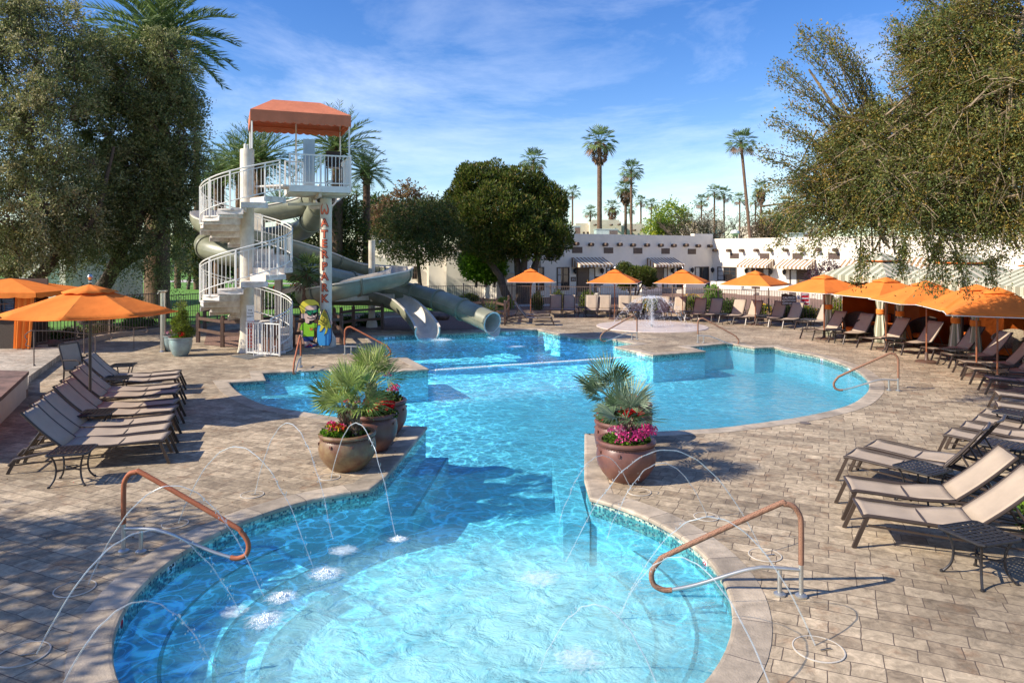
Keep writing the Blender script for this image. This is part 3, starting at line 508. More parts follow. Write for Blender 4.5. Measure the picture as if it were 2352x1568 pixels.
# ---------------------------------------------------------------- splash fountain
t = thing('splash_fountain', pc, 'dome shaped white water spray on the pale round splash pad', 'fountain')
mb = MB(); c = G(1497, 752); top = 1.28
def drop(p, s, dz=0): mb.add([(p[0], p[1], p[2] + s + dz), (p[0] + s, p[1], p[2]), (p[0] - s * .5, p[1] + s * .8, p[2]), (p[0] - s * .5, p[1] - s * .8, p[2]), (p[0], p[1], p[2] - s)], [(0,1,2),(0,2,3),(0,3,1),(4,2,1),(4,3,2),(4,1,3)])
for k in range(26):
    a = 2 * math.pi * k / 26 + R.normal() * .04; rr = 1.75 + .12 * R.normal()
    for i in range(70):
        u = R.random(); x = rr * u; z = top * (1 - (abs(u - .1) / .9) ** 2) + R.normal() * .03; s = .006 + .009 * R.random()
        drop((c.x + x * math.cos(a) + R.normal() * .02, c.y + x * math.sin(a) + R.normal() * .02, max(.03, z)), s, s * .6)
for i in range(1500):
    z = R.random() * top; q = abs(R.normal()) * (.05 + .12 * (z / top)); a = R.random() * 6.28; drop((c.x + q * math.cos(a), c.y + q * math.sin(a), z + .03), .004 + .006 * R.random(), .005)
for i in range(1000):
    q = abs(R.normal()) * .45; a = R.random() * 6.28; drop((c.x + q * math.cos(a), c.y + q * math.sin(a), .03 + abs(R.normal()) * .25), .004 + .006 * R.random(), .005)
mb.build('spray', M['foam'], t); mb = MB(); mb.lathe([(.06, .02), (.05, .12), (.02, .14)], c, 12); mb.build('nozzle', M['steel'], t)
# ================================================================ slide tower with spiral stair
TC = Vector((-8.44, 22.75, 0)); SR = 1.38
T = thing('slide_tower', TC, 'white spiral stair tower with terracotta canopy and vertical WATERPARK lettering', 'slide tower')
def hel(a, r, dz=0.0):   # a in degrees along the stair, returns the point above TC
    z = 2.18 + (a - 270) * .2 / 30; t = math.radians(a); return TC + Vector((r * math.cos(t), r * math.sin(t), z + dz))
mb = MB(); mb.lathe([(.30, 0), (.27, .12), (.225, .5), (.215, .6), (.215, 6.42), (.205, 6.44), (.001, 6.44)], TC, 28); mb.build('centre_column', M['cream'], T, smooth=True)
mb = MB(); 
for s in (-1, 1): mb.box(TC + Vector((s * .0, 0, 6.52)) + Vector((-.02 + .0, s * .02, 0)), (.10, .02, .16))
mb.lathe([(.05, 6.44), (.05, 6.6), (.02, 6.62)], TC + Vector((-.05, -.02, 0)), 10); mb.build('lifting_lug', M['white'], T)
A0 = -45; k = 0; a = A0
while a < 700:
    z = 2.18 + (a - 270) * .2 / 30; t0, t1 = math.radians(a - 2), math.radians(a + 31)
    tt = np.linspace(t0, t1, 6); poly = [(TC.x + .2 * math.cos(t0), TC.y + .2 * math.sin(t0))] + [(TC.x + SR * math.cos(t), TC.y + SR * math.sin(t)) for t in tt] + [(TC.x + .2 * math.cos(t1), TC.y + .2 * math.sin(t1))]
    mb = MB(); mb.prism(poly, z - .045, z, 0)
    # riser plate and underside lip
    for tq, zz in ((t0 + .01, z - .1), ):
        c = TC + Vector(((.2 + SR) / 2 * math.cos(tq), (.2 + SR) / 2 * math.sin(tq), zz - .02)); mb.box(c, (SR - .2, .025, .19), rz=tq)
    tq = (t0 + t1) / 2; p0 = TC + Vector((SR * math.cos(t0), SR * math.sin(t0), z - .1)); p1 = TC + Vector((SR * math.cos(t1), SR * math.sin(t1), z - .1)); mb.bar(p0, p1, .02, .13)
    mb.build('tread', M['tread'], T); a += 30; k += 1
def railing(name, a0, a1, post_as, r=SR):
    n_ = int((a1 - a0) / 6); mb = MB(); A = np.linspace(a0, a1, n_ + 1)
    fl = lambda a: 2.18 + (math.floor((a - A0) / 30) * 30 + A0 - 270) * .2 / 30
    mb.tube([hel(a, r, 1.02) for a in A], .022, 7); mb.tube([hel(a, r, .92) for a in A], .016, 6); mb.tube([hel(a, r, .12) for a in A], .018, 6)
    mb.build(name, M['white'], T, smooth=True); mb = MB()
    for a in np.arange(a0 + 2.5, a1, 5.4): mb.tube([hel(a, r, .12), hel(a, r, .93)], .0095, 5, caps=False)
    mb.build('balusters', M['white'], T)
    for a in post_as: mb = MB(); mb.bar(hel(a, r, -.14), hel(a, r, 1.03), .045); mb.build('newel_post', M['white'], T)
railing('handrail', -40, 330, [-40, 0, 60, 120, 180, 210, 240, 277, 318, 330])
railing('handrail', 330, 694, [345, 390, 450, 500, 540, 570, 600, 630, 672, 694])
# skirt of full-height bars at the foot of the stair, gate
mb = MB()
for a in np.arange(-62, 70, 5.4):
    t = math.radians(a); p = TC + Vector((SR * math.cos(t), SR * math.sin(t), 0)); top = max(.2, 2.18 + (a - 270) * .2 / 30 + .12)
    mb.tube([p + Vector((0, 0, .05)), p + Vector((0, 0, max(top, 1.0 if a < -38 else top)))], .0095, 5, caps=False)
for z in (.06,): mb.tube([TC + Vector((SR * math.cos(math.radians(a)), SR * math.sin(math.radians(a)), z)) for a in range(-62, 72, 6)], .018, 6)
mb.build('foot_guard', M['white'], T)
g0, g1 = P(567, 760, 22.15), P(642, 760, 21.55); g0.z = g1.z = 0
mb = MB()
for p in (g0, g1): mb.bar(p + Vector((0, 0, .04)), p + Vector((0, 0, 1.02)), .05)
for z in (.08, 1.0): mb.bar(g0 + Vector((0, 0, z)), g1 + Vector((0, 0, z)), .035)
for i in range(1, 11): q = g0.lerp(g1, i / 11); mb.bar(q + Vector((0, 0, .08)), q + Vector((0, 0, 1.0)), .018)
gt = mb.build('gate', M['white'], T); 
mb = MB(); q = g1.lerp(g0, .05); mb.box(q + Vector((0, -.03, .62)), (.07, .05, .10)); h_ = mb.build('latch', M['steel'], gt); h_.location = (0, 0, 0)
b0, b1 = g0.lerp(g1, .36) + Vector((0, .32, 0)), g0.lerp(g1, .86) + Vector((0, .32, 0)); mb = MB()
for z in (.15, .52, .95): mb.bar(b0 + Vector((0, -.02, z)), b1 + Vector((0, -.02, z)), .04)
for i in range(8): q = b0.lerp(b1, (i + .5) / 8); mb.box(q + Vector((0, 0, .55)), (.075, .015, .92), rz=math.atan2((b1 - b0).y, (b1 - b0).x))
mb.build('slatted_panel', mat('red brown boards', (.13, .045, .025), .6, var=.2, sc=6), T)
# platform
P1 = Vector((-7.03, 22.6, 0)); P2 = Vector((-5.27, 23.3, 0)); u = (P2 - P1).normalized(); w = Vector((-u.y, u.x, 0)); ZP = 5.30; D = 2.0
ang = math.atan2(u.y, u.x); c = (P1 + P2) / 2 + w * D / 2; LW = (P2 - P1).length
mb = MB(); mb.box(c + Vector((0, 0, ZP - .03)), (LW, D, .05), rz=ang); mb.build('platform_deck', M['tread'], T)
mb = MB()
for s, l, off in (((P1 + P2) / 2, LW, -.003), ((P1 + P2) / 2 + w * D, LW, .003)): mb.box(s + w * off + Vector((0, 0, ZP - .10)), (l + .04, .03, .2), rz=ang)
for s in (P1 + w * D / 2 - u * .003, P2 + w * D / 2 + u * .003): mb.box(s + Vector((0, 0, ZP - .10)), (.03, D, .2), rz=ang)
mb.build('fascia', M['white'], T)
mb = MB()
for k in (.25, .7, 1.2, 1.7): mb.bar(P1 + w * k + Vector((0, 0, ZP - .2)), P2 + w * k + Vector((0, 0, ZP - .2)), .06, .12)
mb.bar((P1 + P2) / 2 + w * .1 + Vector((0, 0, ZP - .27)), (P1 + P2) / 2 + w * 1.9 + Vector((0, 0, ZP - .27)), .10, .14); mb.build('floor_beams', M['cream'], T)
def flatrail(a, b, nb, name='guard_rail'):
    mb = MB(); up = Vector((0, 0, 1))
    for z, r in ((.98, .022), (.09, .018)): mb.bar(a + up * (ZP + z), b + up * (ZP + z), r * 2)
    for i in range(1, nb): q = a.lerp(b, i / nb); mb.bar(q + up * (ZP + .09), q + up * (ZP + .96), .018)
    mb.build(name, M['white'], T)
flatrail(P1, P2, 16); flatrail(P2, P2 + w * D, 14); flatrail(P1 + w * D, P1 + w * D + u * .7, 6)
mid = (P1 + P2) / 2
for p in (P1, mid, P2, P2 + w * D, P1 + w * D): mb = MB(); mb.bar(p + Vector((0, 0, ZP - .18)), p + Vector((0, 0, ZP + 1.0)), .05); mb.build('rail_post', M['white'], T)
# landing between stair and platform
mb = MB(); mb.prism([(p.x, p.y) for p in (P1, P1 + w * 1.2, hel(720, .25), hel(700, SR))], ZP - .06, ZP - .012); mb.build('landing', M['tread'], T)
# lettered support column
SC = Vector((-6.28, 24.1, 0)); mb = MB(); mb.lathe([(.34, 0), (.33, .25), (.205, .5), (.195, .6), (.195, ZP - .33), (.001, ZP - .33)], SC, 28); sc_o = mb.build('lettered_column', M['cream'], T, smooth=True)
mb = MB(); mb.bar(SC + Vector((0, 0, 4.8)), TC + Vector((1.0, .9, 4.75)), .09); mb.tube([SC + Vector((0, 0, 4.7)), SC + Vector((-.5, 0, 4.7)), SC + Vector((-.5, 0, 5.0))], .09, 10); mb.build('bracing', M['cream'], T)
def wrap_on(me, R_, size, cx, cz, col, ext):
    bm = bmesh.new(); bm.from_mesh(me)
    for i in range(-9, 10):
        g = bm.verts[:] + bm.edges[:] + bm.faces[:]; bmesh.ops.bisect_plane(bm, geom=g, plane_co=(i * .022, 0, 0), plane_no=(1, 0, 0))
    for v in bm.verts:
        th = v.co.x / R_; rr = R_ + ext + v.co.z; y = v.co.y; v.co = Vector((cx.x + rr * math.sin(th + col), cx.y - rr * math.cos(th + col), cz + y))
    bm.to_mesh(me); bm.free()
lets = 'ATERPARK'; ys = [(1115, .30), (1212, .30), (1300, .30), (1400, .32), (1490, .30), (1580, .31), (1690, .31), (1790, .31)]
# letter centre heights read off the column, in picture rows
rows = [537, 577, 617, 557, 597]
zs = [H - (yy - HY) / F * SC.y for yy in (533, 553, 573, 0)]
ypx = [508, 534, 559, 584, 609, 634, 659, 685]       # A T E R P A R K
for ch, yy in zip(lets, [527, 554, 579, 605, 628, 650, 672, 694]): pass
ypx = [(380 + y / 2.178) / 1.7415 for y in (1115, 1215, 1298, 1390, 1495)] + [(1000 + y / 3.136) / 1.7415 for y in (335, 475, 612)]
for ch, yy in zip(lets, ypx):
    zc = H - (yy - HY) / F * (SC.y - .2)
    for m_, off, ex in (('letter2', .022, .006), ('letter', .0, .011)):
        me = text_mesh(ch, .36, .001, off); me.materials.clear(); me.materials.append(M[m_]); wrap_on(me, .195, .3, SC, zc, 0, ex); me.name = 'letter'
        o = bpy.data.objects.new('letter', me); COL.objects.link(o); o.parent = sc_o
# horned W drawn as curved blades
def blade(c0, c1, w0, m_, ex, grow):
    pass
zc = H - ((380 + 1000 / 2.178) / 1.7415 - HY) / F * (SC.y - .2)
def wpoly(g):
    right = [(0.0, -.05), (.03, -.13), (.07, -.15), (.11, -.13), (.135, -.06), (.13, .03), (.10, .12), (.045, .21), (.085, .10), (.095, .02), (.085, -.05), (.065, -.08), (.045, -.05), (.02, .03)]
    l = [(x, y) for x, y in right]; left = [(-x, y * .98) for x, y in right[::-1] if x > 0]
    return l + left
for m_, sc2, ex in (('letter2', 1.13, .006), ('letter', 1.0, .011)):
    bm = bmesh.new(); pl = [(x * sc2, y * sc2) for x, y in wpoly(0)]; vs = [bm.verts.new((x, y, 0)) for x, y in pl]
    for t3 in tessellate_polygon([[Vector((x, y, 0)) for x, y in pl]]): 
        try: bm.faces.new([vs[i] for i in t3])
        except ValueError: pass
    me = bpy.data.meshes.new('letter'); bm.to_mesh(me); bm.free(); me.materials.append(M[m_]); wrap_on(me, .195, .3, SC, zc, 0, ex); o = bpy.data.objects.new('letter', me); COL.objects.link(o); o.parent = sc_o
# canopy
CL = P1 - u * 1.18 + w * .02; CR = P2 + u * .02; CW = 2.15; zb, zt = 7.27, 7.62
c4 = [CL, CR, CR + w * CW, CL + w * CW]; zr = 8.18; rl = CL + u * .72 + w * CW / 2; rr_ = CR - u * .85 + w * CW / 2
mb = MB(); q = [Vector((p.x, p.y, zt)) for p in c4]; a_, b_ = Vector((rl.x, rl.y, zr)), Vector((rr_.x, rr_.y, zr))
for f in ((q[0], q[1], b_, a_), (q[1], q[2], b_), (q[2], q[3], a_, b_), (q[3], q[0], a_)): mb.face(f)
cn = mb.build('canopy_roof', M['terra'], T); sm = cn.modifiers.new('thick', 'SOLIDIFY'); sm.thickness = .015
mb = MB()
for i in range(4):
    s, e = c4[i], c4[(i + 1) % 4]; L_ = (e - s).length; ns = max(6, int(L_ / .25)); k = 6
    for j in range(ns * k):
        t0, t1 = j / (ns * k), (j + 1) / (ns * k); sc0 = abs(math.sin(math.pi * t0 * ns)); sc1 = abs(math.sin(math.pi * t1 * ns)); A, B = s.lerp(e, t0), s.lerp(e, t1)
        mb.face([(A.x, A.y, zb + .02 - .05 * sc0), (B.x, B.y, zb + .02 - .05 * sc1), (B.x, B.y, zt), (A.x, A.y, zt)])
vo = mb.build('valance', M['terra'], T); sm = vo.modifiers.new('thick', 'SOLIDIFY'); sm.thickness = .012
mb = MB()
for i in range(4): ci = sum(c4, Vector()) / 4; mb.bar(c4[i].lerp(ci, .04) + Vector((0, 0, zt - .2)), c4[(i + 1) % 4].lerp(ci, .04) + Vector((0, 0, zt - .2)), .03)
mb.build('canopy_frame', M['terra'], T)
for p, zz in ((CL + u * .05 + w * .05, 6.4), (CL + u * .05 + w * (CW - .05), 5.3), (CR - u * .05 + w * .05, 5.3), (CR - u * .05 + w * (CW - .05), 5.3), ((CL + CR) / 2 + w * (CW - .05), 5.3)):
    mb = MB(); mb.bar(Vector((p.x, p.y, zz)), Vector((p.x, p.y, zt - .02)), .045); mb.build('canopy_post', M['white'], T)
mb = MB(); q = P1 + u * .62 + w * .35; mb.box(q + Vector((0, 0, ZP + .78)), (.36, .06, 1.5), rz=ang)
for i in range(-2, 3): mb.box(q - w * .035 + u * i * .07 + Vector((0, 0, ZP + .7)), (.02, .02, 1.3), rz=ang)
mb.build('flow_cabinet', mat('pale blue grey panel', (.42, .50, .55), .5, var=.05), T)
ch = thing('bar_chair', P2 - u * .45 + w * .55 + Vector((0, 0, ZP)), 'tall grey sling chair on the slide tower platform', 'chair'); c0 = ch.location.copy()
mb = MB(); X = Matrix.Rotation(ang, 3, 'Z')
for sx in (-.24, .24):
    for sy in (-.22, .22): mb.bar(c0 + X @ Vector((sx, sy, 0)), c0 + X @ Vector((sx, sy, .98 if sy > 0 else .66)), .03)
    mb.bar(c0 + X @ Vector((sx, -.24, .88)), c0 + X @ Vector((sx, .24, .88)), .03)
for sy in (-.22, .22): mb.bar(c0 + X @ Vector((-.24, sy, .2)), c0 + X @ Vector((.24, sy, .2)), .025)
mb.build('frame', M['frame'], ch); mb = MB(); mb.box(c0 + X @ Vector((0, 0, .67)), (.46, .44, .03), rz=ang); mb.build('seat', M['frame'], ch)
mb = MB(); mb.box(c0 + X @ Vector((0, .23, .98)), (.46, .03, .52), rz=ang); mb.build('backrest', M['wicker'], ch)

# ================================================================ slides
def flume(name, pts, r, m_out, m_in, label, rings, open_from=None, wall=.03, arc=(0, 360)):
    t = thing(name, Vector((pts[-1].x, pts[-1].y, 0)), label, 'water slide'); C = catmull(pts, 9); ntot = len(C)
    def frame(i):
        d = (C[min(i + 1, ntot - 1)] - C[max(i - 1, 0)]).normalized(); x = d.cross(Vector((0, 0, 1))).normalized(); y = x.cross(d); return C[i], d, x, y
    nseg = 22; a0, a1 = [math.radians(v) for v in arc]; full = abs(a1 - a0 - 2 * math.pi) < 1e-3
    def shell(rr, m, flip):
        mb = MB(); vs = []
        for i in range(ntot):
            c, d, x, y = frame(i)
            for j in range(nseg + 1):
                a = a0 + (a1 - a0) * j / nseg; flare = 1.0
                vs.append(c + x * math.cos(a) * rr * flare + y * math.sin(a) * rr * flare)
        fs = []
        for i in range(ntot - 1):
            for j in range(nseg):
                f = (i * (nseg + 1) + j, i * (nseg + 1) + j + 1, (i + 1) * (nseg + 1) + j + 1, (i + 1) * (nseg + 1) + j); fs.append(f[::-1] if flip else f)
        mb.add(vs, fs); return mb
    shell(r, 0, True).build('outer_shell', m_out, t, smooth=True); shell(r - wall, 0, False).build('inner_shell', m_in, t, smooth=True)
    # rim closing the two shells at the ends (and along the lips of an open channel)
    mb = MB()
    for i in (0, ntot - 1):
        c, d, x, y = frame(i)
        for j in range(nseg):
            q0, q1 = a0 + (a1 - a0) * j / nseg, a0 + (a1 - a0) * (j + 1) / nseg
            e = lambda a, rr: c + (x * math.cos(a) + y * math.sin(a)) * rr
            mb.face([e(q0, r + .015), e(q1, r + .015), e(q1, r - wall - .01), e(q0, r - wall - .01)])
    if not full:
        for a in (a0, a1):
            for i in range(ntot - 1):
                c, d, x, y = frame(i); c2, d2, x2, y2 = frame(i + 1); e = lambda c, x, y, rr, s=0: c + (x * math.cos(a) + y * math.sin(a)) * rr
                sgn = 1 if math.cos(a) > 0 else -1
                mb.face([e(c, x, y, r - wall), e(c, x, y, r) + x * sgn * .05, e(c2, x2, y2, r) + x2 * sgn * .05, e(c2, x2, y2, r - wall)]); 
                mb.face([e(c, x, y, r) + x * sgn * .05, e(c, x, y, r) + x * sgn * .05 - y * .05, e(c2, x2, y2, r) + x2 * sgn * .05 - y2 * .05, e(c2, x2, y2, r) + x2 * sgn * .05])
    mb.build('lip', m_in, t)
    for k in rings:
        i = int(k * (ntot - 1)); c, d, x, y = frame(i); mb = MB()
        for s in (-.025, .03):
            R2 = r + .045; pts2 = [c + d * s + (x * math.cos(a0 + (a1 - a0) * j / nseg) + y * math.sin(a0 + (a1 - a0) * j / nseg)) * (r + .03) for j in range(nseg + 1)]
            mb.tube(pts2, .026, 5)
        mb.build('flange', m_out, t, smooth=True)
    return t, C
OP = [(762, 436, 26.2), (735, 452, 26.9), (700, 466, 27.4), (640, 479, 27.7), (570, 488, 27.9), (505, 492, 27.8), (472, 496, 26.8), (474, 507, 25.6), (503, 521, 25.0), (560, 538, 25.6), (620, 553, 27.0), (690, 572, 29), (760, 593, 30.6), (830, 613, 31.2), (890, 620, 31.0), (921, 622, 29.6), (912, 630, 28.2), (866, 641, 27.2), (820, 650, 26.6), (772, 661, 26.3), (728, 672, 26.7), (706, 676, 28), (735, 674, 29.4), (800, 676, 30.1), (866, 677, 29.9), (915, 690, 29.2), (948, 714, 28.3), (972, 743, 27.4), (982, 761, 26.75)]
t1, C1 = flume('open_slide', [P(*p) for p in OP], .47, M['flume'], M['flumein'], 'open cream and olive flume slide curling in front of the second column', [.06, .14, .22, .30, .37, .44, .50, .565, .645, .71, .78], arc=(158, 382))
TU = [(748, 452, 25.6), (738, 470, 26.2), (722, 496, 27.3), (700, 524, 28.6), (650, 540, 29.6), (570, 548, 29.6), (506, 552, 28.8), (474, 558, 27.4), (486, 573, 26.0), (560, 592, 25.5), (640, 610, 26.2), (700, 624, 27.2), (760, 638, 28.6), (830, 652, 29.9), (901, 663, 30.2), (948, 674, 29.9), (983, 683, 29.4), (1030, 697, 28.6), (1089, 722, 27.7), (1131, 741, 26.95)]
t2, C2 = flume('tube_slide', [P(*p) for p in TU], .41, M['flume'], M['flumein'], 'closed grey green tube slide ending in a round mouth at the pool edge', [.06, .13, .2, .27, .34, .41, .48, .55, .61, .67, .73, .80, .875, .925], arc=(0, 360))
# scoop lip under the mouth
mb = MB(); e = C2[-1]; d = (C2[-1] - C2[-2]).normalized(); x = d.cross(Vector((0, 0, 1))).normalized(); y = x.cross(d)
for j in range(16):
    q0, q1 = math.radians(200 + 140 * j / 16), math.radians(200 + 140 * (j + 1) / 16); f = lambda a, s, rr: e + (x * math.cos(a) + y * math.sin(a)) * rr + d * s
    mb.face([f(q0, 0, .44), f(q1, 0, .44), f(q1, .28 * math.sin((j + 1) / 16 * math.pi), .46), f(q0, .28 * math.sin(j / 16 * math.pi), .46)])
mb.build('mouth_scoop', M['flumein'], t2)
mb = MB()   # raised seam along both sides of the tube's last sections
for s in (-1, 1):
    pts = []
    for i in range(len(C2) - 62, len(C2)):
        d = (C2[min(i + 1, len(C2) - 1)] - C2[i - 1]).normalized(); x = d.cross(Vector((0, 0, 1))).normalized(); pts.append(C2[i] + x * s * .425)
    mb.tube(pts, .022, 5)
mb.build('side_seam', M['flume'], t2)
def post_to(t, q, r, ztop, name='support_post', arm=None):
    mb = MB(); q = Vector((q.x, q.y, 0)); mb.lathe([(r * 1.7, 0), (r * 1.6, .18), (r, .4), (r, ztop), (.001, ztop)], q, 18)
    if arm is not None: mb.bar(q + Vector((0, 0, arm.z)), arm, .10, .16)
    mb.build(name, M['cream'], t, smooth=True)
qp = G(854, 752); post_to(t1, qp, .14, H - (552 - HY) / F * qp.y, arm=P(905, 680, 29.5))
mb = MB(); q = P(867, 688, 29.6); mb.box(q, (.55, .2, .12)); mb.build('saddle_bracket', M['steel'], t1)
q = P(594, 700, 26.8); mb = MB(); mb.box((q.x, q.y, 2.3), (.26, .26, 4.6)); mb.build('support_post', M['cream'], t1)
q = P(640, 700, 27.2); mb = MB(); mb.box((q.x, q.y, 1.7), (.24, .24, 3.4)); mb.bar(Vector((q.x, q.y, 2.35)), P(740, 612, 27.4), .1, .22); mb.bar(Vector((q.x, q.y, 1.6)), P(740, 645, 27.4), .1, .18); mb.build('support_post', M['cream'], t2)
mb = MB(); mb.bar(P(745, 688, 28.2), P(848, 684, 29.6), .12, .18); mb.build('cross_beam', M['cream'], t1)
mb = MB(); a = P(745, 672, 26.4); mb.bar(a + Vector((0, .2, -.2)), P(800, 672, 26.6) + Vector((0, 0, -.15)), .05, .2); mb.build('cradle', M['cream'], t1)

# ================================================================ cutout sign of a cartoon surfer boy, safety sign
KX = 1 / 3.136 / 1.7415; CY = 23.75
def cp(x, y, dy): return P(740 / 1.7415 + x * KX, 1000 / 1.7415 + y * KX, CY - dy)
BS = thing('cutout_sign', G(662, 797), 'painted cutout of a cartoon boy in green sunglasses holding a height limit surfboard', 'cutout sign')
def flat(name, polys, m, dy, grow=None, th=.012):
    mb = MB()
    for pl in polys:
        n_ = len(pl); A = [cp(x, y, dy) for x, y in pl]; B = [a + Vector((0, th, 0)) for a in A]
        t3 = tessellate_polygon([[Vector((a.x, a.z, 0)) for a in A]]); mb.add(A + B, [tuple(t) for t in t3] + [(i, (i + 1) % n_, n_ + (i + 1) % n_, n_ + i) for i in range(n_)] + [tuple(i + n_ for i in t) for t in t3])
    return mb.build(name, m, BS)
def ell(cx, cy, rx, ry, k=20): return [(cx + rx * math.cos(a), cy + ry * math.sin(a)) for a in np.linspace(0, 2 * math.pi, k, endpoint=False)]
body_out = [(1430, 700), (1470, 640), (1540, 615), (1620, 618), (1680, 660), (1690, 720), (1672, 740), (1672, 790), (1655, 860), (1610, 880), (1600, 910), (1655, 915), (1655, 975), (1622, 985), (1622, 1085), (1610, 1140), (1665, 1180), (1660, 1205), (1610, 1215), (1600, 1232), (1500, 1235), (1488, 1140), (1475, 1085), (1440, 1115), (1418, 1095), (1425, 1060), (1450, 1050), (1445, 1010), (1430, 1000), (1455, 930), (1500, 900), (1480, 865), (1432, 850), (1450, 800), (1430, 730)]
flat('backing_board', [body_out], M['ink'], 0)
flat('hair', [[(1435, 705), (1470, 650), (1520, 625), (1560, 618), (1625, 626), (1672, 660), (1686, 705), (1650, 685), (1600, 695), (1560, 690), (1515, 705), (1500, 740), (1510, 760), (1490, 800), (1465, 790), (1445, 740)]], M['yellow'], .02)
flat('face', [[(1495, 715), (1540, 690), (1600, 700), (1648, 700), (1648, 740), (1650, 830), (1640, 860), (1600, 882), (1560, 885), (1555, 915), (1510, 920), (1505, 860), (1460, 855), (1458, 800), (1500, 800)], ell(1622, 790, 28, 30)], M['skin'], .018)
flat('sunglasses', [[(1500, 780), (1525, 755), (1668, 745), (1665, 775), (1600, 800), (1580, 825), (1545, 820), (1528, 790), (1505, 792)]], M['dkgreen'], .03)
flat('lens', [[(1533, 772), (1588, 762), (1590, 790), (1570, 814), (1548, 810)], [(1605, 760), (1655, 752), (1648, 772), (1612, 786)]], M['lens'], .04)
flat('mouth', [[(1530, 842), (1570, 856), (1630, 842), (1642, 830), (1646, 836), (1632, 850), (1570, 863), (1530, 848)]], M['ink'], .03)
flat('shirt', [[(1500, 905), (1550, 935), (1590, 930), (1600, 915), (1652, 920), (1648, 972), (1617, 975), (1617, 1082), (1478, 1085), (1482, 1010), (1436, 998), (1460, 930)]], M['green'], .022)
flat('shirt_mark', [[(1570, 965), (1563, 990), (1573, 1008), (1583, 1000), (1593, 1008), (1604, 990), (1598, 962), (1597, 990), (1588, 990), (1583, 980), (1578, 992), (1570, 988)]], M['letter'], .032)
flat('shorts', [[(1480, 1088), (1608, 1084), (1605, 1130), (1552, 1138), (1545, 1145), (1490, 1142)]], M['navy'], .02)
flat('limbs', [[(1452, 1005), (1480, 1012), (1474, 1085), (1440, 1112), (1420, 1095), (1432, 1065), (1455, 1055)], [(1498, 1145), (1530, 1145), (1560, 1180), (1600, 1190), (1600, 1205), (1500, 1210)], [(1535, 1145), (1560, 1143), (1590, 1165), (1645, 1175), (1645, 1188), (1600, 1185), (1560, 1178)]], M['skin'], .019)
flat('sandals', [[(1496, 1208), (1610, 1190), (1620, 1205), (1590, 1225), (1505, 1230)], [(1600, 1185), (1660, 1178), (1660, 1195), (1620, 1202)]], M['navy'], .024)
flat('sandal_strap', [[(1520, 1210), (1560, 1175), (1570, 1180), (1600, 1200), (1590, 1206), (1562, 1188), (1530, 1215)]], M['signred'], .034)
def board(g):
    pts = []
    for i in range(17):
        t = i / 16; y = 745 + (1195 - 745) * t; wv = 92 * math.sin(min(1, t * 1.05) * math.pi * .62 + .02) ** .8 if t < .8 else 92 * (1 - .25 * ((t - .8) / .2) ** 2) * math.sin(.8 * 1.05 * math.pi * .62 + .02) ** .8
        pts.append((wv, y))
    L_ = [(1746 - (w_ + g) + 8 * ((y - 970) / 225), y + (g if y > 970 else -g) * (.3)) for w_, y in pts]; R_ = [(1746 + (w_ + g) + 8 * ((y - 970) / -225), y + (g if y > 970 else -g) * .3) for w_, y in pts][::-1]
    return L_ + R_
flat('board_edge', [board(8)], M['ink'], .03); bb = flat('surfboard', [board(0)], M['blue'], .04)
pl = [p for p in board(-3)]; topp = [(x, y) for x, y in pl if y < 965]; xs = sorted(topp)[0][0]
lf = [(x, y) for x, y in pl[:17] if y < 900]; rt = [(x, y) for x, y in pl[17:] if y < 960]
flame = [(1668, 880), (1675, 905), (1668, 940), (1690, 930), (1705, 950), (1692, 990), (1690, 1020), (1712, 1010), (1735, 975), (1755, 965), (1765, 1000), (1752, 1040), (1745, 1068), (1772, 1040), (1790, 1000), (1795, 962), (1815, 985), (1830, 960)]
flat('flame_outline', [[(x, y + (7 if 880 < y < 1080 else 0)) for x, y in lf + flame + rt]], M['letter2'], .046)
flat('board_top', [lf + flame + rt], M['yellow'], .055)
flat('gripping_hand', [ell(1832, 880, 12, 9, 10), ell(1836, 898, 12, 9, 10), ell(1838, 915, 12, 9, 10), ell(1834, 930, 11, 8, 10)], M['skin'], .06)
c = cp(1752, 868, .075); lettering('wording', 'YOU\nMUST\nBE THIS\nTALL TO\nRIDE THE\nWATER\nSLIDE', .062, c, (1, 0, 0), (0, 0, 1), M['ink'], BS, off=.0012, ls=1.0)
c = cp(1760, 763, .075); lettering('wording', '48"', .06, c, (1, 0, 0), (0, 0, 1), M['letter2'], BS); mb = MB(); mb.box(cp(1758, 780, .07), (.16, .006, .012)); mb.build('red_line', M['signred'], BS)
mb = MB(); mb.bar(cp(1740, 1190, -.05) , cp(1740, 1225, -.05) - Vector((0, 0, .02)), .05); mb.bar(cp(1560, 1150, -.06), cp(1560, 1228, -.06), .05); mb.build('stake', M['brown'], BS)
SS = thing('safety_sign', TC + Vector((-.0, -.4, 0)), 'tall narrow white and orange red height rule sign on the stair column', 'sign')
q0, q1 = P(566.5, 700.5, 22.2), P(583.5, 798, 22.2); cxs = (q0.x + q1.x) / 2; wd = q1.x - q0.x
mb = MB(); mb.box((cxs, 22.2, (q0.z + q1.z) / 2 - .09), (wd, .02, q0.z - q1.z - .22 + .03)); zz = q0.z
mb = MB(); mb.box((cxs, 22.2, zz - .25), (wd, .02, .50)); mb.build('white_panel', M['signwhite'], SS); mb = MB(); mb.box((cxs, 22.2, (zz - .5 + q1.z) / 2), (wd, .02, zz - .5 - q1.z)); mb.build('red_panel', M['signor'], SS)
lettering('wording', 'FOR\nYOUR\nSAFETY', .072, (cxs, 22.187, zz - .26), (1, 0, 0), (0, 0, 1), M['ink'], SS, ls=1.35, spacing=.9)
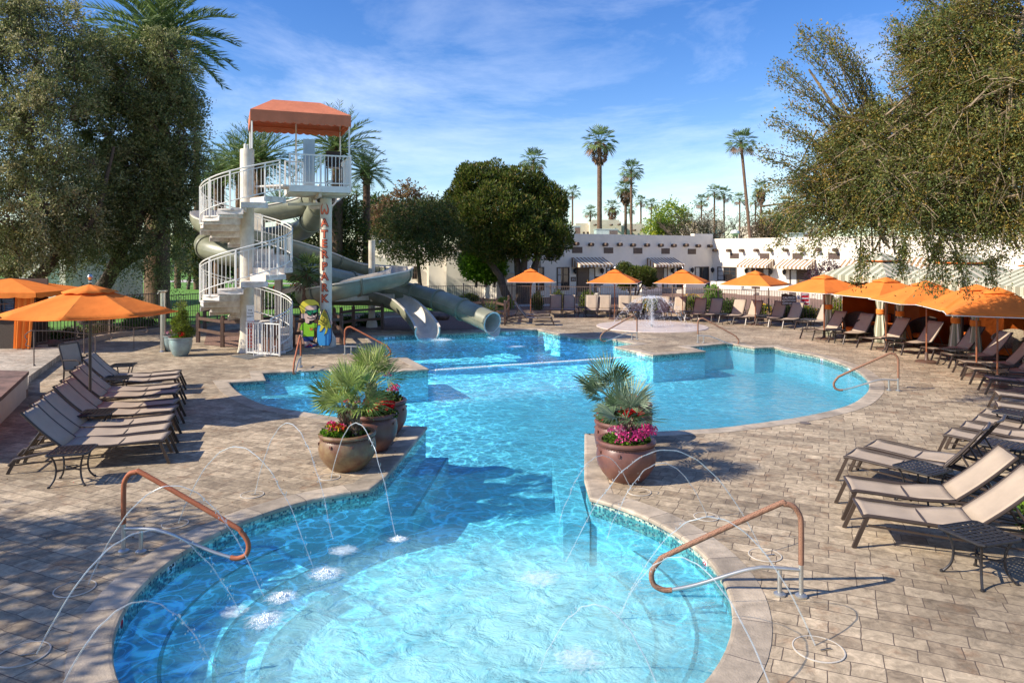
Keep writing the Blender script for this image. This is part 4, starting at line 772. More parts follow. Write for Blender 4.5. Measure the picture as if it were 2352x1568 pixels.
lettering('wording', 'you\nmust\nbe this\ntall\nto ride\nthe\nwater\nslide', .085, (cxs, 22.187, zz - .50 - .37), (1, 0, 0), (0, 0, 1), M['signwhite'], SS, ls=1.25, spacing=.85)
mb = MB(); pl = [G(*p) for p in [(529, 818), (592, 811), (648, 811), (570, 826)]]; mb.prism([(p.x, p.y) for p in pl], .001, .014); tag(mb.build('rubber_mat', M['mat_grey']), 'grey rubber mat on the paving in front of the stair gate', 'mat')
# split rail fence round the slide bed
def rail_fence(pts, label, h=1.0, rails=(.45, .85)):
    ps = [G(*p) for p in pts]; t = thing('post_and_rail_fence', ps[0], label, 'rail fence')
    for p in ps: mb = MB(); mb.box(p + Vector((0, 0, h / 2)), (.11, .11, h)); mb.lathe([(.05, h), (.06, h + .02), (.001, h + .07)], p, 4); mb.build('post', M['brown'], t)
    for a, b in zip(ps, ps[1:]): mb = MB(); [mb.bar(a + Vector((0, 0, z)), b + Vector((0, 0, z)), .05, .10) for z in rails]; mb.build('rails', M['brown'], t)
rail_fence([(455, 786), (511, 797), (569, 800)], 'brown post and rail fence left of the spiral stair'); rail_fence([(674, 796), (727, 794), (784, 790), (768, 770)], 'brown post and rail fence behind the cutout sign')
rail_fence([(784, 768), (812, 762), (878, 757)], 'brown post and rail fence under the curled flume'); rail_fence([(1110, 735), (1140, 738), (1160, 745), (1168, 728)], 'short brown post and rail fence right of the closed tube mouth')
rail_fence([(470, 762), (560, 758), (655, 752), (700, 750)], 'brown rail fence farther back behind the stair')
# ================================================================ hand rails
def handrail(F_, dirv, rub, label, Lr=1.37):
    F_ = Vector(F_); t = thing('pool_handrail', F_, label, 'handrail', 'bent pool handrails'); d = Vector((dirv[0], dirv[1], 0)).normalized(); k = Lr / 1.37
    f = lambda x, z: F_ + d * x * k + Vector((0, 0, z))
    up = catmull([f(0, .30), f(0, .66), f(.015, .76), f(.07, .835), f(.15, .85), f(.24, .825), f(1.16, .33), f(1.29, .235), f(1.36, .12), f(1.34, .01), f(1.25, -.035), f(1.17, -.03)], 6)
    mb = MB(); mb.tube(up, .026, 12); mb.build('rail_cover', M[rub], t, smooth=True)
    mb = MB(); mb.tube(catmull([f(1.18, -.03), f(.95, .035), f(.55, .19), f(.40, .235), f(.30, .25), f(.0, .25)], 5), .019, 10); mb.build('lower_bar', M['alum'], t, smooth=True)
    for x, h in ((0, .31), (.19, .24)): mb = MB(); mb.tube([f(x, 0), f(x, h)], .021, 10); mb.lathe([(.055, 0.002), (.055, .018), (.03, .035), (.022, .036)], f(x, 0), 16); mb.build('post', M['alum'], t, smooth=True)
Gx = lambda x, y: G(x, y)
handrail(Gx(1840, 1370), (-.985, .17), 'rubber', 'near right spa handrail with brown mesh cover, its shadow on the paving'); handrail(Gx(284, 1267), (1, -.06), 'rubbero', 'near left spa handrail with rust orange cover in dappled shade')
handrail(Gx(2063, 898), (-.96, .25), 'rubber', 'brown handrail on the far right curve of the main pool'); handrail(Gx(1463, 780), (-.98, -.15), 'rubber', 'brown handrail left of the projecting far platform'); handrail(Gx(1603, 787), (.96, -.25), 'rubber', 'brown handrail right of the projecting far platform')
handrail(Gx(691, 842), (.12, -1), 'rubbero', 'rust orange handrail by the left pool steps pointing at the camera', 1.1); handrail(Gx(792, 814), (1, -.08), 'rubbero', 'rust orange handrail behind the left palm fronds', 1.45)
# ================================================================ loungers: origin at the foot end, centre line along +x, back raised past x = 1.18
def make_lounger(back_len=.80, ang_=50, wdt=.60, hx=1.10):
    t = thing('chaise_lounge', (0, 0, 0), 'x', 'lounger', wb=False); hw = wdt / 2; hz = .335
    mb = MB()
    for s in (-1, 1):
        y = s * (hw - .02); mb.tube([(-.02, y, .34), (.03, y, .355), (.25, y, .345), (.7, y, .315), (1.1, y, hz - .01), (1.5, y, .28), (1.95, y, .20), (2.02, y, .12)], .021, 7)
    for x, z in ((-.01, .345), (.62, .30), (hx - .02, .30), (1.93, .2)): mb.tube([(x, -hw + .02, z), (x, hw - .02, z)], .016, 6)
    for s in (-1, 1): mb.bar((.04, s * (hw - .02), .25), (1.95, s * (hw - .02), .12), .018)
    mb.build('frame', M['frame'], t, smooth=True)
    for s in (-1, 1):
        mb = MB(); mb.bar((.03, s * (hw - .02), .35), (-.11, s * (hw - .005), 0), .032, .042); mb.build('leg', M['frame'], t)
        mb = MB(); mb.bar((1.93, s * (hw - .02), .21), (2.03, s * (hw - .01), 0), .032, .042); mb.build('leg', M['frame'], t)
    def sheetm(pts, name, parent, sag):
        mb = MB(); ny = 6; vs = []
        for x, z in pts:
            for j in range(ny + 1): q = j / ny * 2 - 1; vs.append((x, q * (hw - .025), z - sag * (1 - q * q)))
        mb.add(vs, [(i * (ny + 1) + j, (i + 1) * (ny + 1) + j, (i + 1) * (ny + 1) + j + 1, i * (ny + 1) + j + 1) for i in range(len(pts) - 1) for j in range(ny)])
        o = mb.build(name, M['sling'], parent, smooth=True); q = o.modifiers.new('thick', 'SOLIDIFY'); q.thickness = .006; return o
    sheetm([(.0 + i * (hx / 16), .362 - .012 * math.sin(i * .9) * .4 - .042 * math.sin(i / 16 * math.pi)) for i in range(17)], 'seat_sling', t, .014)
    a = math.radians(ang_); ca, sa = math.cos(a), math.sin(a)
    bf = MB(); bp = [(hx + .01 + ca * back_len * k + .03 * math.sin(k * math.pi) * sa * .6, hz + .01 + sa * back_len * k - .03 * math.sin(k * math.pi) * ca * .6) for k in np.linspace(0, 1, 7)]
    for s in (-1, 1): bf.tube([(x, s * (hw - .02), z) for x, z in bp], .019, 7)
    bf.tube([(bp[-1][0], -hw + .02, bp[-1][1]), (bp[-1][0] + .02, 0, bp[-1][1] - .02), (bp[-1][0], hw - .02, bp[-1][1])], .018, 6)
    for s in (-1, 1): bf.tube([(bp[3][0], s * (hw - .04), bp[3][1]), (bp[3][0] + .22, s * (hw - .04), .27)], .014, 6)
    bfo = bf.build('back_frame', M['frame'], t, smooth=True)
    bs = sheetm([(x - .004, z + .012) for x, z in bp], 'back_sling', t, .018)
    return t
L50 = make_lounger(.80, 52); L62 = make_lounger(.76, 60, hx=1.14); L42 = make_lounger(.74, 45, hx=1.33); L40 = make_lounger(.80, 42, hx=1.08); used = {}
def lounger(foot, hd, label, grp, proto=None, up=False):
    proto = proto or L50; a = math.atan2(hd[1], hd[0]) + float(R.normal()) * .018
    if proto.name not in used: used[proto.name] = 1; proto.location = foot; proto.rotation_euler = (0, 0, a); proto['label'] = label; proto['group'] = grp; return proto
    return dup(proto, foot, a, label, 1, grp)
gl = 'loungers on the left deck'; hl = Vector((-.968, -.25, 0)); pl_ = Vector((-.25, .968, 0))
near = [(371, 1013), (376, 990), (384, 969), (392, 946), (396, 930), (400, 904), (402, 892), (403, 871), (405, 860)]
nm = ['nearest of the nine left loungers, beside the lattice table', 'second left lounger counted from the camera', 'third left lounger from the camera, last of the front trio', 'fourth left lounger from the camera, just past the mid lattice table', 'fifth left lounger from the camera, in front of the umbrella pole', 'sixth left lounger from the camera, just behind the umbrella pole', 'seventh left lounger from the camera, its back near the brown armchair', 'eighth left lounger from the camera, second from the far end', 'farthest of the nine left loungers, beside the last lattice table']
for (x, y), l in zip(near, nm):
    q = G(x, y, .345); q.z = 0; lounger(q + pl_ * .30, hl, l, gl, L42)
gb = 'loungers along the back fence'
row = [(1275, 729, 4), (1306, 729, 6), (1356, 730, 9), (1387, 730, 10), (1430, 731, 14), (1457, 732, 16), (1514, 735, 22), (1547, 736, 25), (1590, 740, 33), (1622, 741, 36), (1669, 744, 41), (1702, 747, 45), (1755, 750, 50), (1788, 754, 54), (1845, 759, 62)]
ordn = ['first', 'second', 'third', 'fourth', 'fifth', 'sixth', 'seventh', 'eighth', 'ninth', 'tenth', 'eleventh', 'twelfth', 'thirteenth', 'fourteenth', 'fifteenth']
for (x, y, d), o_ in zip(row, ordn):
    a = math.radians(d); lounger(G(x, y) + Vector((0, .12, 0)), (math.sin(a), math.cos(a)), f'{o_} lounger from the left in the row under the back fence', gb, L62)
lounger(G(1268, 748) + Vector((0, .25, 0)), (-1, .03), 'flat-seated lounger side-on beside the tube mouth, nearer of two', 'side-on loungers by the tube slide', L50)
lounger(G(1264, 741) + Vector((0, .45, 0)), (-1, .03), 'lounger side-on beside the tube mouth, farther of two', 'side-on loungers by the tube slide', L50)
gr = 'loungers along the right deck'
rr = [((1835, 777), (1869, 782), 'right curve lounger left of the first curtained post'), ((1901, 786), (1939, 791), 'right curve lounger right of the fifth umbrella pole'), ((1966, 798), (2002, 804), 'right curve lounger just left of the sixth umbrella pole'), ((2034, 809.5), (2072, 816), 'right curve lounger just right of the sixth umbrella pole'), ((2108, 823), (2137, 830), 'right curve lounger just left of the seventh umbrella pole'), ((2154, 838), (2177, 845), 'right curve lounger just right of the seventh umbrella base'), ((2189.5, 855.6), (2206.5, 864), 'right curve lounger left of the eighth umbrella pole'), ((2208, 872.6), (2228.6, 883), 'right curve lounger just in front of the eighth umbrella pole'), ((2247, 895), (2264, 906.7), 'right curve lounger left of the nearest umbrella pole')]
for a, b, l in rr:
    A, B = G(*a), G(*b); e = (B - A).normalized(); lounger((A + B) / 2 + Vector((-e.y, e.x, 0)) * .10, (-e.y, e.x), l, gr, L50)
r2 = [((2283, 897), (.90, -.42), 'lounger just right of the nearest umbrella pole on the right'), ((2288, 922), (.84, -.5), 'second lounger right of the nearest umbrella pole'), ((2266, 939), (.74, -.66), 'farthest of the four flat right loungers near the dark side table'), ((2249, 954), (.74, -.66), 'second farthest of the four flat right loungers'), ((2222, 968), (.74, -.66), 'third of the four flat right loungers'), ((2188, 984), (.74, -.66), 'nearest of the four flat right loungers, foot toward the pool'), ((2017, 1010), (.72, -.68), 'right lounger showing the dark underside of its back, farther of that pair'), ((1972, 1030), (.72, -.68), 'right lounger showing the dark underside of its back, nearer of that pair'), ((1941, 1094), (.955, -.29), 'second nearest right lounger with sunlit beige back'), ((1960, 1144), (.965, -.24), 'nearest right lounger with sunlit beige back beside the side table')]
for (x, y), h_, l in r2:
    q = G(x, y, .345); q.z = 0; h_ = Vector((h_[0], h_[1], 0)).normalized(); rt = Vector((h_.y, -h_.x, 0)); lounger(q + rt * .30, h_, l, 'loungers at the right edge', L40 if 'sunlit' in l else L50)
# ---------------------------------------------------------------- side tables
def make_table(dark=True):
    t = thing('side_table', (0, 0, 0), 'x', 'side table', wb=False); mb = MB(); s = .25; z = .44
    mb.tube([(-s + .03, -s, z), (s - .03, -s, z), (s, -s + .03, z), (s, s - .03, z), (s - .03, s, z), (-s + .03, s, z), (-s, s - .03, z), (-s, -s + .03, z), (-s + .03, -s, z)], .016, 7)
    nL = 15
    for i in range(1, nL):
        q = -s + 2 * s * i / nL
        mb.box((q, 0, z + (.004 if i % 2 else -.001)), (.021, 2 * s - .02, .006)); mb.box((0, q, z + (-.0035 if i % 2 else .0065)), (2 * s - .02, .021, .005))
    mb.build('lattice_top', M['iron'], t, smooth=False)
    for sx in (-1, 1):
        for sy in (-1, 1):
            mb = MB(); mb.tube(catmull([(sx * .20, sy * .20, .43), (sx * .165, sy * .165, .33), (sx * .15, sy * .15, .22), (sx * .165, sy * .165, .10), (sx * .22, sy * .22, .0)], 5), .013, 7); mb.lathe([(.018, 0), (.018, .02), (.001, .03)], (sx * .22, sy * .22, 0), 8); mb.build('leg', M['iron'], t, smooth=True)
    mb = MB(); mb.bar((-.15, -.15, .2), (.15, .15, .2), .016); mb.bar((-.15, .15, .2), (.15, -.15, .203), .016); mb.tube([(.07 * math.cos(a), .07 * math.sin(a), .215) for a in np.linspace(0, 6.283, 13)], .009, 5); mb.build('stretcher', M['iron'], t)
    return t
TB = make_table(); used_t = []
def table(px, py, rz, label, z=.44, g='cast lattice side tables'):
    q = G(px, py, z); q.z = 0
    if not used_t: used_t.append(1); TB.location = q; TB.rotation_euler = (0, 0, rz); TB['label'] = label; TB['group'] = g; return TB
    return dup(TB, q, rz, label, 1, g)
for x, y, a, l in ((166, 1034, .25, 'silvery lattice table in front of the nearest left lounger'), (223, 947, .25, 'lattice table between the third and fourth left loungers'), (269, 867, .25, 'lattice table between the far left loungers, second from the end'), (283, 838, .25, 'lattice table beyond the farthest left lounger'),
    (2248, 1224, .3, 'nearest dark lattice table at the right edge'), (2119, 1074, .5, 'dark lattice table between the two right lounger pairs'), (2305, 1020, .7, 'dark lattice table half hidden at the right edge'), (2330, 948, .6, 'dark table between the flat right loungers'),
    (1337, 706, 0, 'table between the second and third back row loungers'), (1412, 708, 0, 'table between the fourth and fifth back row loungers'), (1577, 715, .3, 'table right of the eighth back row lounger'), (1659, 721, .5, 'table between the tenth and eleventh back row loungers'), (1752, 724, .6, 'table by the sixth umbrella stand in the back row'), (1857, 733, .8, 'table below the red safety sign'),
    (1918, 757, .3, 'dark table right of the fifth umbrella pole'), (2052, 777, .3, 'dark table right of the sixth umbrella pole'), (2195, 803, .2, 'dark table right of the seventh umbrella pole'), (2290, 838, -.2, 'dark table behind the nearest umbrella pole')):
    table(x, y, a, l)
# ---------------------------------------------------------------- umbrellas
def canopy(parent, n, r, z0, z1, m, sag=.09, rot=0, scale_vent=.27, edge_curve=.12):
    mb = MB(); rings = 7; K = 8; vs = []
    for i in range(rings + 1):
        k = i / rings
        for j in range(n * K):
            fj = (j % K) / K; a = rot + 2 * math.pi * (j // K) / n; b = a + 2 * math.pi / n; rr = r * k
            p = Vector((math.cos(a), math.sin(a), 0)) * rr * (1 - fj) + Vector((math.cos(b), math.sin(b), 0)) * rr * fj
            inw = 1 - edge_curve * 4 * fj * (1 - fj) * k * .55; dz = 4 * fj * (1 - fj) * sag * k * k * .4
            vs.append((p.x * inw, p.y * inw, z1 - (z1 - z0) * (k ** 1.08) - dz * (1 - .6 * k) + math.sin(k * math.pi) * -.02))
    nk = n * K; mb.add(vs, [(i * nk + j, (i + 1) * nk + j, (i + 1) * nk + (j + 1) % nk, i * nk + (j + 1) % nk) for i in range(rings) for j in range(nk)])
    o = mb.build('canopy', m, parent, smooth=False); q = o.modifiers.new('thick', 'SOLIDIFY'); q.thickness = .008
    for pl in o.data.polygons: pl.use_smooth = True
    try: o.data.set_sharp_from_angle(angle=math.radians(9))
    except Exception: pass
    mb = MB(); vs = []
    for k in (0, .5, 1):
        for j in range(n * 4):
            fj = (j % 4) / 4; a = rot + 2 * math.pi * (j // 4) / n; b = a + 2 * math.pi / n; rr = r * scale_vent * k
            p = Vector((math.cos(a), math.sin(a), 0)) * rr * (1 - fj) + Vector((math.cos(b), math.sin(b), 0)) * rr * fj; vs.append((p.x, p.y, z1 + .022 - (z1 - z0) * scale_vent * k * .9 + .012 * math.sin(j * 2.1) * k))
    nk = n * 4; mb.add(vs, [(i * nk + j, (i + 1) * nk + j, (i + 1) * nk + (j + 1) % nk, i * nk + (j + 1) % nk) for i in range(2) for j in range(nk)])
    v = mb.build('vent_cap', m, o, smooth=True); q = v.modifiers.new('thick', 'SOLIDIFY'); q.thickness = .008
    mb = MB(); nk = n * K; e = [Vector(p) for p in o.data.vertices[rings * nk].co and [vv.co.copy() for vv in list(o.data.vertices)[rings * nk:(rings + 1) * nk]]]
    mb.tube(e + [e[0]], .009, 4, caps=False); mb.build('hem', M['signwhite'] if n == 4 else m, o)
    mb = MB()
    for j in range(n):
        a = rot + 2 * math.pi * j / n; mb.bar((.03 * math.cos(a), .03 * math.sin(a), z1 - .03), (r * .985 * math.cos(a), r * .985 * math.sin(a), z0 - .012), .018, .022)
        mb.bar((.03 * math.cos(a), .03 * math.sin(a), z0 - .12), (r * .5 * math.cos(a), r * .5 * math.sin(a), z0 + (z1 - z0) * .48), .015)
    mb.build('ribs', M['frame'], parent)
    return o
def make_umb():
    t = thing('patio_umbrella', (0, 0, 0), 'x', 'umbrella', wb=False); canopy(t, 4, 1.66, 1.74, 2.34, M['orange'], rot=math.radians(0))
    mb = MB(); mb.tube([(0, 0, .12), (0, 0, 2.36)], .021, 10); mb.build('pole', mat('warm brown pole', (.30, .10, .04), .45, var=.05), t, smooth=True)
    mb = MB(); mb.lathe([(.30, 0), (.30, .035), (.24, .055), (.07, .075), (.05, .11), (.045, .3), (.001, .3)], (0, 0, 0), 24); mb.build('base', M['brown'], t, smooth=True)
    mb = MB(); mb.lathe([(.012, 2.34), (.012, 2.42), (.02, 2.44), (.006, 2.47), (.001, 2.48)], (0, 0, 0), 8); mb.build('finial', M['steel'], t); return t
UM = make_umb(); first = True
ul = [(1219, 728, 45, 'orange umbrella farthest left in the back row, beside the big cypress'), (1412, 733, 30, 'orange umbrella before the cloud pruned shrub'), (1568, 735, 24, 'orange umbrella third in the back row, right of the fountain'), (1735, 746, 2, 'orange umbrella before the pair of tan striped awnings'), (1893, 779, 67, 'orange umbrella beside the curtained post and red sign'), (2035, 803, 55, 'orange umbrella sixth from the left, before the first cabana'), (2128, 832, 38, 'orange umbrella seventh from the left, overhung by mesquite leaves'), (2243, 864, 30, 'orange umbrella second nearest on the right, partly hidden'), (2291, 888, 20, 'largest looking orange umbrella at the right edge')]
for x, y, r_, l in ul:
    q = G(x, y)
    if first: first = False; UM.location = q; UM.rotation_euler = (0, 0, math.radians(r_)); UM['label'] = l; UM['group'] = 'square orange patio umbrellas'
    else: dup(UM, q, math.radians(r_), l, 1, 'square orange patio umbrellas')
ub = thing('patio_umbrella', (0, 0, 0), 'large eight-sided orange umbrella with dark pole over the left loungers', 'umbrella', wb=False)
canopy(ub, 8, 1.56, 2.02, 2.55, M['orange'], rot=math.radians(14), scale_vent=.32, edge_curve=.10, sag=.16); mb = MB(); mb.tube([(0, 0, .1), (0, 0, 2.68)], .026, 10); mb.build('pole', M['frame'], ub, smooth=True)
mb = MB(); mb.lathe([(.30, 0), (.30, .05), (.06, .09), (.04, .3), (.001, .3)], (0, 0, 0), 20); mb.build('base', M['brown'], ub, smooth=True)
mb = MB(); mb.lathe([(.02, 2.58), (.03, 2.62), (.02, 2.64), (.035, 2.67), (.05, 2.71), (.035, 2.75), (.001, 2.765)], (0, 0, 0), 14); mb.build('finial', M['steel'], ub, smooth=True)
q = P(207, 700, 13.7); ub.location = (q.x, 13.7, 0)
# armchair on the left
q = G(185, 884); t = thing('armchair', q, 'dark brown sling armchair between the umbrella pole and terrace', 'chair'); a = -.25; K = Matrix.Rotation(a, 3, 'Z'); f = lambda x, y, z: q + K @ Vector((x, y, z))
mb = MB()
for s in (-.27, .27):
    mb.tube([f(-.22, s, 0), f(-.20, s, .40), f(-.24, s, .62), f(-.36, s, .98)], .02, 7); mb.tube([f(.27, s, 0), f(.25, s, .60), f(.15, s, .64), f(-.22, s, .62)], .02, 7); mb.tube([f(-.2, s, .38), f(.26, s, .40)], .018, 6)
mb.tube([f(.26, -.27, .40), f(.26, .27, .40)], .018, 6); mb.tube([f(-.36, -.27, .98), f(-.36, .27, .98)], .018, 6); mb.build('frame', M['frame'], t, smooth=True)
mb = MB(); mb.face([f(-.2, -.26, .38), f(.26, -.26, .41), f(.26, .26, .41), f(-.2, .26, .38)]); mb.build('seat', M['wicker'], t); mb = MB(); mb.face([f(-.2, -.26, .38), f(-.2, .26, .38), f(-.25, .26, .64), f(-.25, -.26, .64)]); mb.face([f(-.25, -.26, .64), f(-.25, .26, .64), f(-.36, .26, .98), f(-.36, -.26, .98)]); mb.build('backrest', M['sling'], t)
# shower post, teal pots
q = G(374, 808); t = thing('shower_post', q, 'stainless steel round poolside shower post with flat cap', 'shower'); mb = MB(); mb.lathe([(.12, 0), (.12, .02), (.085, .05), (.085, 1.92), (.001, 1.92)], q, 20); mb.build('post', M['steel'], t, smooth=True)
mb = MB(); mb.lathe([(.09, 1.88), (.15, 1.93), (.15, 1.96), (.001, 1.965)], q, 20); mb.bar(q + Vector((-.13, 0, 1.9)), q + Vector((-.17, 0, 1.84)), .03); mb.build('cap', M['steel'], t)
for px, py, s, m, l in ((415, 817, 1.0, 'teal', 'teal grey glazed pot with juniper and red flowers left of the stair'), (396, 806, .9, 'teal', 'dark pot with pale pink flowers behind the teal pot')):
    q = G(px, py); t = thing('glazed_pot', q, l, 'planter'); mb = MB(); mb.lathe([(r * s, z * s) for r, z in ((.18, 0), (.24, .08), (.31, .25), (.335, .42), (.33, .52), (.36, .54), (.36, .575), (.32, .58), (.31, .5))], q, 26); mb.build('pot', M['teal'], t, smooth=True)
    mb = MB(); mb.lathe([(.35 * s, .553 * s), (.36 * s, .582 * s), (.31 * s, .585 * s)], q, 26); mb.build('rim', M['pot'], t, smooth=True); mb = MB(); mb.lathe([(.31 * s, .52 * s), (.001, .52 * s)], q, 16); mb.build('soil', M['soil'], t)
# towel cabana at the left edge
X0 = P(0, 700, 22.2).x - 1.6; t = thing('towel_cabana', (X0 + 1, 22.5, 0), 'orange towel cabana with blue towels on its shelf at the left edge', 'cabana'); x1 = P(88, 700, 22.0).x; zt = .17
apx = Vector(((X0 + x1) / 2 - .3, 23.3, zt + 2.15)); ez = P(60, 672, 22.0).z; ez2 = ez - .14; c = [Vector((X0 - 1, 21.9, ez)), Vector((x1, 21.9, ez)), Vector((x1, 24.6, ez)), Vector((X0 - 1, 24.6, ez))]
mb = MB()
for i in range(4): mb.face([c[i], c[(i + 1) % 4], apx])
for i in range(4):
    a, b = c[i], c[(i + 1) % 4]; ns = 60
    for j in range(ns): p0, p1 = a.lerp(b, j / ns), a.lerp(b, (j + 1) / ns); d0, d1 = [.03 * abs(math.sin(math.pi * k / 10)) for k in (j, j + 1)]; mb.face([(p0.x, p0.y, ez2 - d0), (p1.x, p1.y, ez2 - d1), p1, p0])
o = mb.build('canopy', M['orange'], t); q = o.modifiers.new('thick', 'SOLIDIFY'); q.thickness = .01
mb = MB(); xa, xb = P(38, 700, 22.1).x, P(82, 700, 22.1).x
for j in range(16): u0, u1 = j / 16, (j + 1) / 16; g_ = lambda u, z: (xa + (xb - xa) * (u if z > 1 else u * .9 - .12), 22.05 + .05 * math.sin(u * 19), z); mb.face([g_(u0, zt + .02), g_(u1, zt + .02), g_(u1, ez), g_(u0, ez)])
mb.build('curtain', M['orange'], t)
mb = MB(); mb.box(((X0 + xa) / 2, 22.5, zt + .45), (xa - X0 + .3, .5, .9)); mb.build('wicker_counter', M['wicker'], t); mb = MB(); mb.box(((X0 + xa) / 2, 23.6, 1.2), (xa - X0, .05, 2.2)); mb.build('back_wall', M['door'], t)
mb = MB(); mb.box(((X0 + xa) / 2, 22.9, zt + 1.12), (xa - X0 + .3, .5, .03)); mb.build('shelf', M['door'], t); mb = MB()
for i in range(5):
    for k in range(6): mb.box((xa - .25 - i * .42, 22.85 + R.normal() * .01, zt + 1.17 + k * .075), (.36, .34, .062), rz=R.normal() * .03)
mb.build('towel_stack', M['towel'], t)
# scroll hand rails by the terrace step
for px, py, l in ((78, 840, 'bronze scroll stair rail standing on the pale terrace'), (193, 812, 'bronze scroll stair rail beyond the armchair')):
    q = G(px, py, .17 if px < 100 else 0); t = thing('scroll_rail', q, l, 'stair rail'); f = lambda x, z, y=0: q + Vector((x, y, z)); mb = MB(); mb.tube([f(0, 0), f(0, .92)], .016, 7); mb.lathe([(.05, 0), (.03, .03)], q, 10)
    mb.tube(catmull([f(-.12, .52), f(-.22, .55), f(-.18, .66), f(-.24, .8), f(-.1, .92), f(.0, .93), f(.4, .86, .5), f(.9, .7, 1.1), f(1.15, .68, 1.4), f(1.25, .6, 1.45), f(1.2, .5, 1.45), f(1.12, .54, 1.4)], 5), .014, 6); mb.tube([f(.95, .7, 1.15), f(.95, 0, 1.15)], .014, 6); mb.build('rail', M['fence'], t, smooth=True)
# ================================================================ iron fences
def iron_fence(pts, label, h=1.4, z=.0, gap=.115):
    pts = [Vector((p[0], p[1], z)) for p in pts]; t = thing('iron_fence', pts[0], label, 'iron fence'); up = Vector((0, 0, 1))
    for a, b in zip(pts, pts[1:]):
        L_ = (b - a).length; d = (b - a) / L_; mb = MB(); k = max(2, int(L_ / gap)); rz = math.atan2(d.y, d.x)
        for zz in (.12, h - .04): mb.bar(a + up * zz, b + up * zz, .03)
        for i in range(1, k): q = a + d * L_ * i / k; mb.box(q + up * (.06 + (h - .06) / 2), (.016, .016, h - .06), rz)
        mb.build('picket_panel', M['fence'], t); m_ = max(1, round(L_ / 2.3))
        for i in range(m_): q = a + d * L_ * i / m_; mb = MB(); mb.box(q + up * (h + .06) / 2, (.05, .05, h + .06), rz); mb.lathe([(.03, h + .06), (.035, h + .09), (.001, h + .12)], q, 6); mb.build('post', M['fence'], t)
    return t
fb = fence_base
iron_fence(fb[0:5], 'bronze iron picket fence along the kerb behind the left umbrella', 1.45, .12); iron_fence(fb[4:7], 'iron picket fence behind the stair tower and lawn', 1.45, .0)
iron_fence(fb[6:9], 'iron picket fence behind the slides and the lawn', 1.45, .0); iron_fence(fb[8:12], 'long iron picket fence behind the back row of loungers', 1.42, .0)
def kerb(name, pts, w, h, m): 
    mb = MB()
    for a, b in zip(pts, pts[1:]):
        a = Vector((a[0], a[1], h / 2)); b = Vector((b[0], b[1], h / 2)); mb.bar(a, b + (b - a).normalized() * .02, w, h)
    return mb.build(name, m, kind='structure')
kerb('kerb', fb[1:5], .22, .17, M['curb']); kerb('kerb', fb[4:12], .16, .12, M['curb'])
# signs on the fence
def fence_sign(px0, py0, px1, py1, Y, name, label, m):
    a, b = P(px0, py0, Y), P(px1, py1, Y - (px1 - px0) / 1640 * Y * .9 * .0); t = thing(name, Vector(((a.x + b.x) / 2, Y, b.z)), label, 'sign'); return a, b, t
a, b, t = fence_sign(1795, 675, 1829.5, 700.5, 31.2, 'caution_sign', 'brown CAUTION SHALLOW WATER NO DIVING sign on the back fence', None)
mb = MB(); pl = [(a.x, b.z), (b.x, b.z), (b.x, a.z - .10), (b.x - .14, a.z - .08), (b.x - .20, a.z - .02), (a.x + .3, a.z - .03), (a.x + .2, a.z + .03), (a.x + .08, a.z), (a.x, a.z)]
X = Matrix(((1, 0, 0), (0, 0, 31.2), (0, 1, 0))); vs = []
n_ = len(pl); t3 = tessellate_polygon([[Vector((x, z, 0)) for x, z in pl]]); mb.add([(x, 31.2, z) for x, z in pl] + [(x, 31.22, z) for x, z in pl], [tuple(q) for q in t3] + [(i, (i + 1) % n_, n_ + (i + 1) % n_, n_ + i) for i in range(n_)] + [tuple(i + n_ for i in q) for q in t3]); mb.build('panel', M['signbrown'], t)
wd = b.x - a.x; cxx = (a.x + b.x) / 2; hh = a.z - b.z
lettering('wording', 'CAUTION', wd * .19, (cxx, 31.19, a.z - hh * .36), (1, 0, 0), (0, 0, 1), M['signwhite'], t, off=.004); lettering('wording', 'SHALLOW WATER', wd * .118, (cxx, 31.19, a.z - hh * .60), (1, 0, 0), (0, 0, 1), M['signwhite'], t, off=.003, spacing=.9); lettering('wording', 'NO DIVING', wd * .135, (cxx + wd * .1, 31.19, a.z - hh * .84), (1, 0, 0), (0, 0, 1), M['signwhite'], t, off=.003)
def nodive(c, r, t):
    mb = MB(); ring = [c + Vector((r * math.cos(x), 0, r * math.sin(x))) for x in np.linspace(0, 6.283, 17)]; mb.tube(ring, r * .13, 5); mb.tube([ring[2], ring[10]], r * .11, 5); mb.tube([ring[6], ring[14]], r * .11, 5); mb.build('no_diving_mark', M['signwhite'], t)
nodive(Vector((cxx - wd * .36, 31.185, a.z - hh * .84)), wd * .085, t)
a, b, t = fence_sign(1839, 670.5, 1859, 700, 31.0, 'emergency_sign', 'red SAFETY EMERGENCY SHUT OFF sign on the back fence', None); mb = MB(); mb.box(((a.x + b.x) / 2, 31.01, (a.z + b.z) / 2), (b.x - a.x, .02, a.z - b.z)); mb.build('panel', M['signred'], t)
mb = MB(); cx_ = (a.x + b.x) / 2
for p_, q_ in (((a.x + .01, a.z - .01), (b.x - .01, a.z - .01)), ((b.x - .01, a.z - .01), (b.x - .01, b.z + .01)), ((b.x - .01, b.z + .01), (a.x + .01, b.z + .01)), ((a.x + .01, b.z + .01), (a.x + .01, a.z - .01))): mb.bar((p_[0], 30.995, p_[1]), (q_[0], 30.995, q_[1]), .012)
mb.build('border', M['signwhite'], t)
for i, s in enumerate(('SAFETY', 'EMERGENCY', 'SHUT OFF')): lettering('wording', s, .098 if i != 1 else .078, (cx_, 30.99, a.z - (a.z - b.z) * (.2 + .3 * i)), (1, 0, 0), (0, 0, 1), M['signwhite'], t, off=.004, spacing=.9)
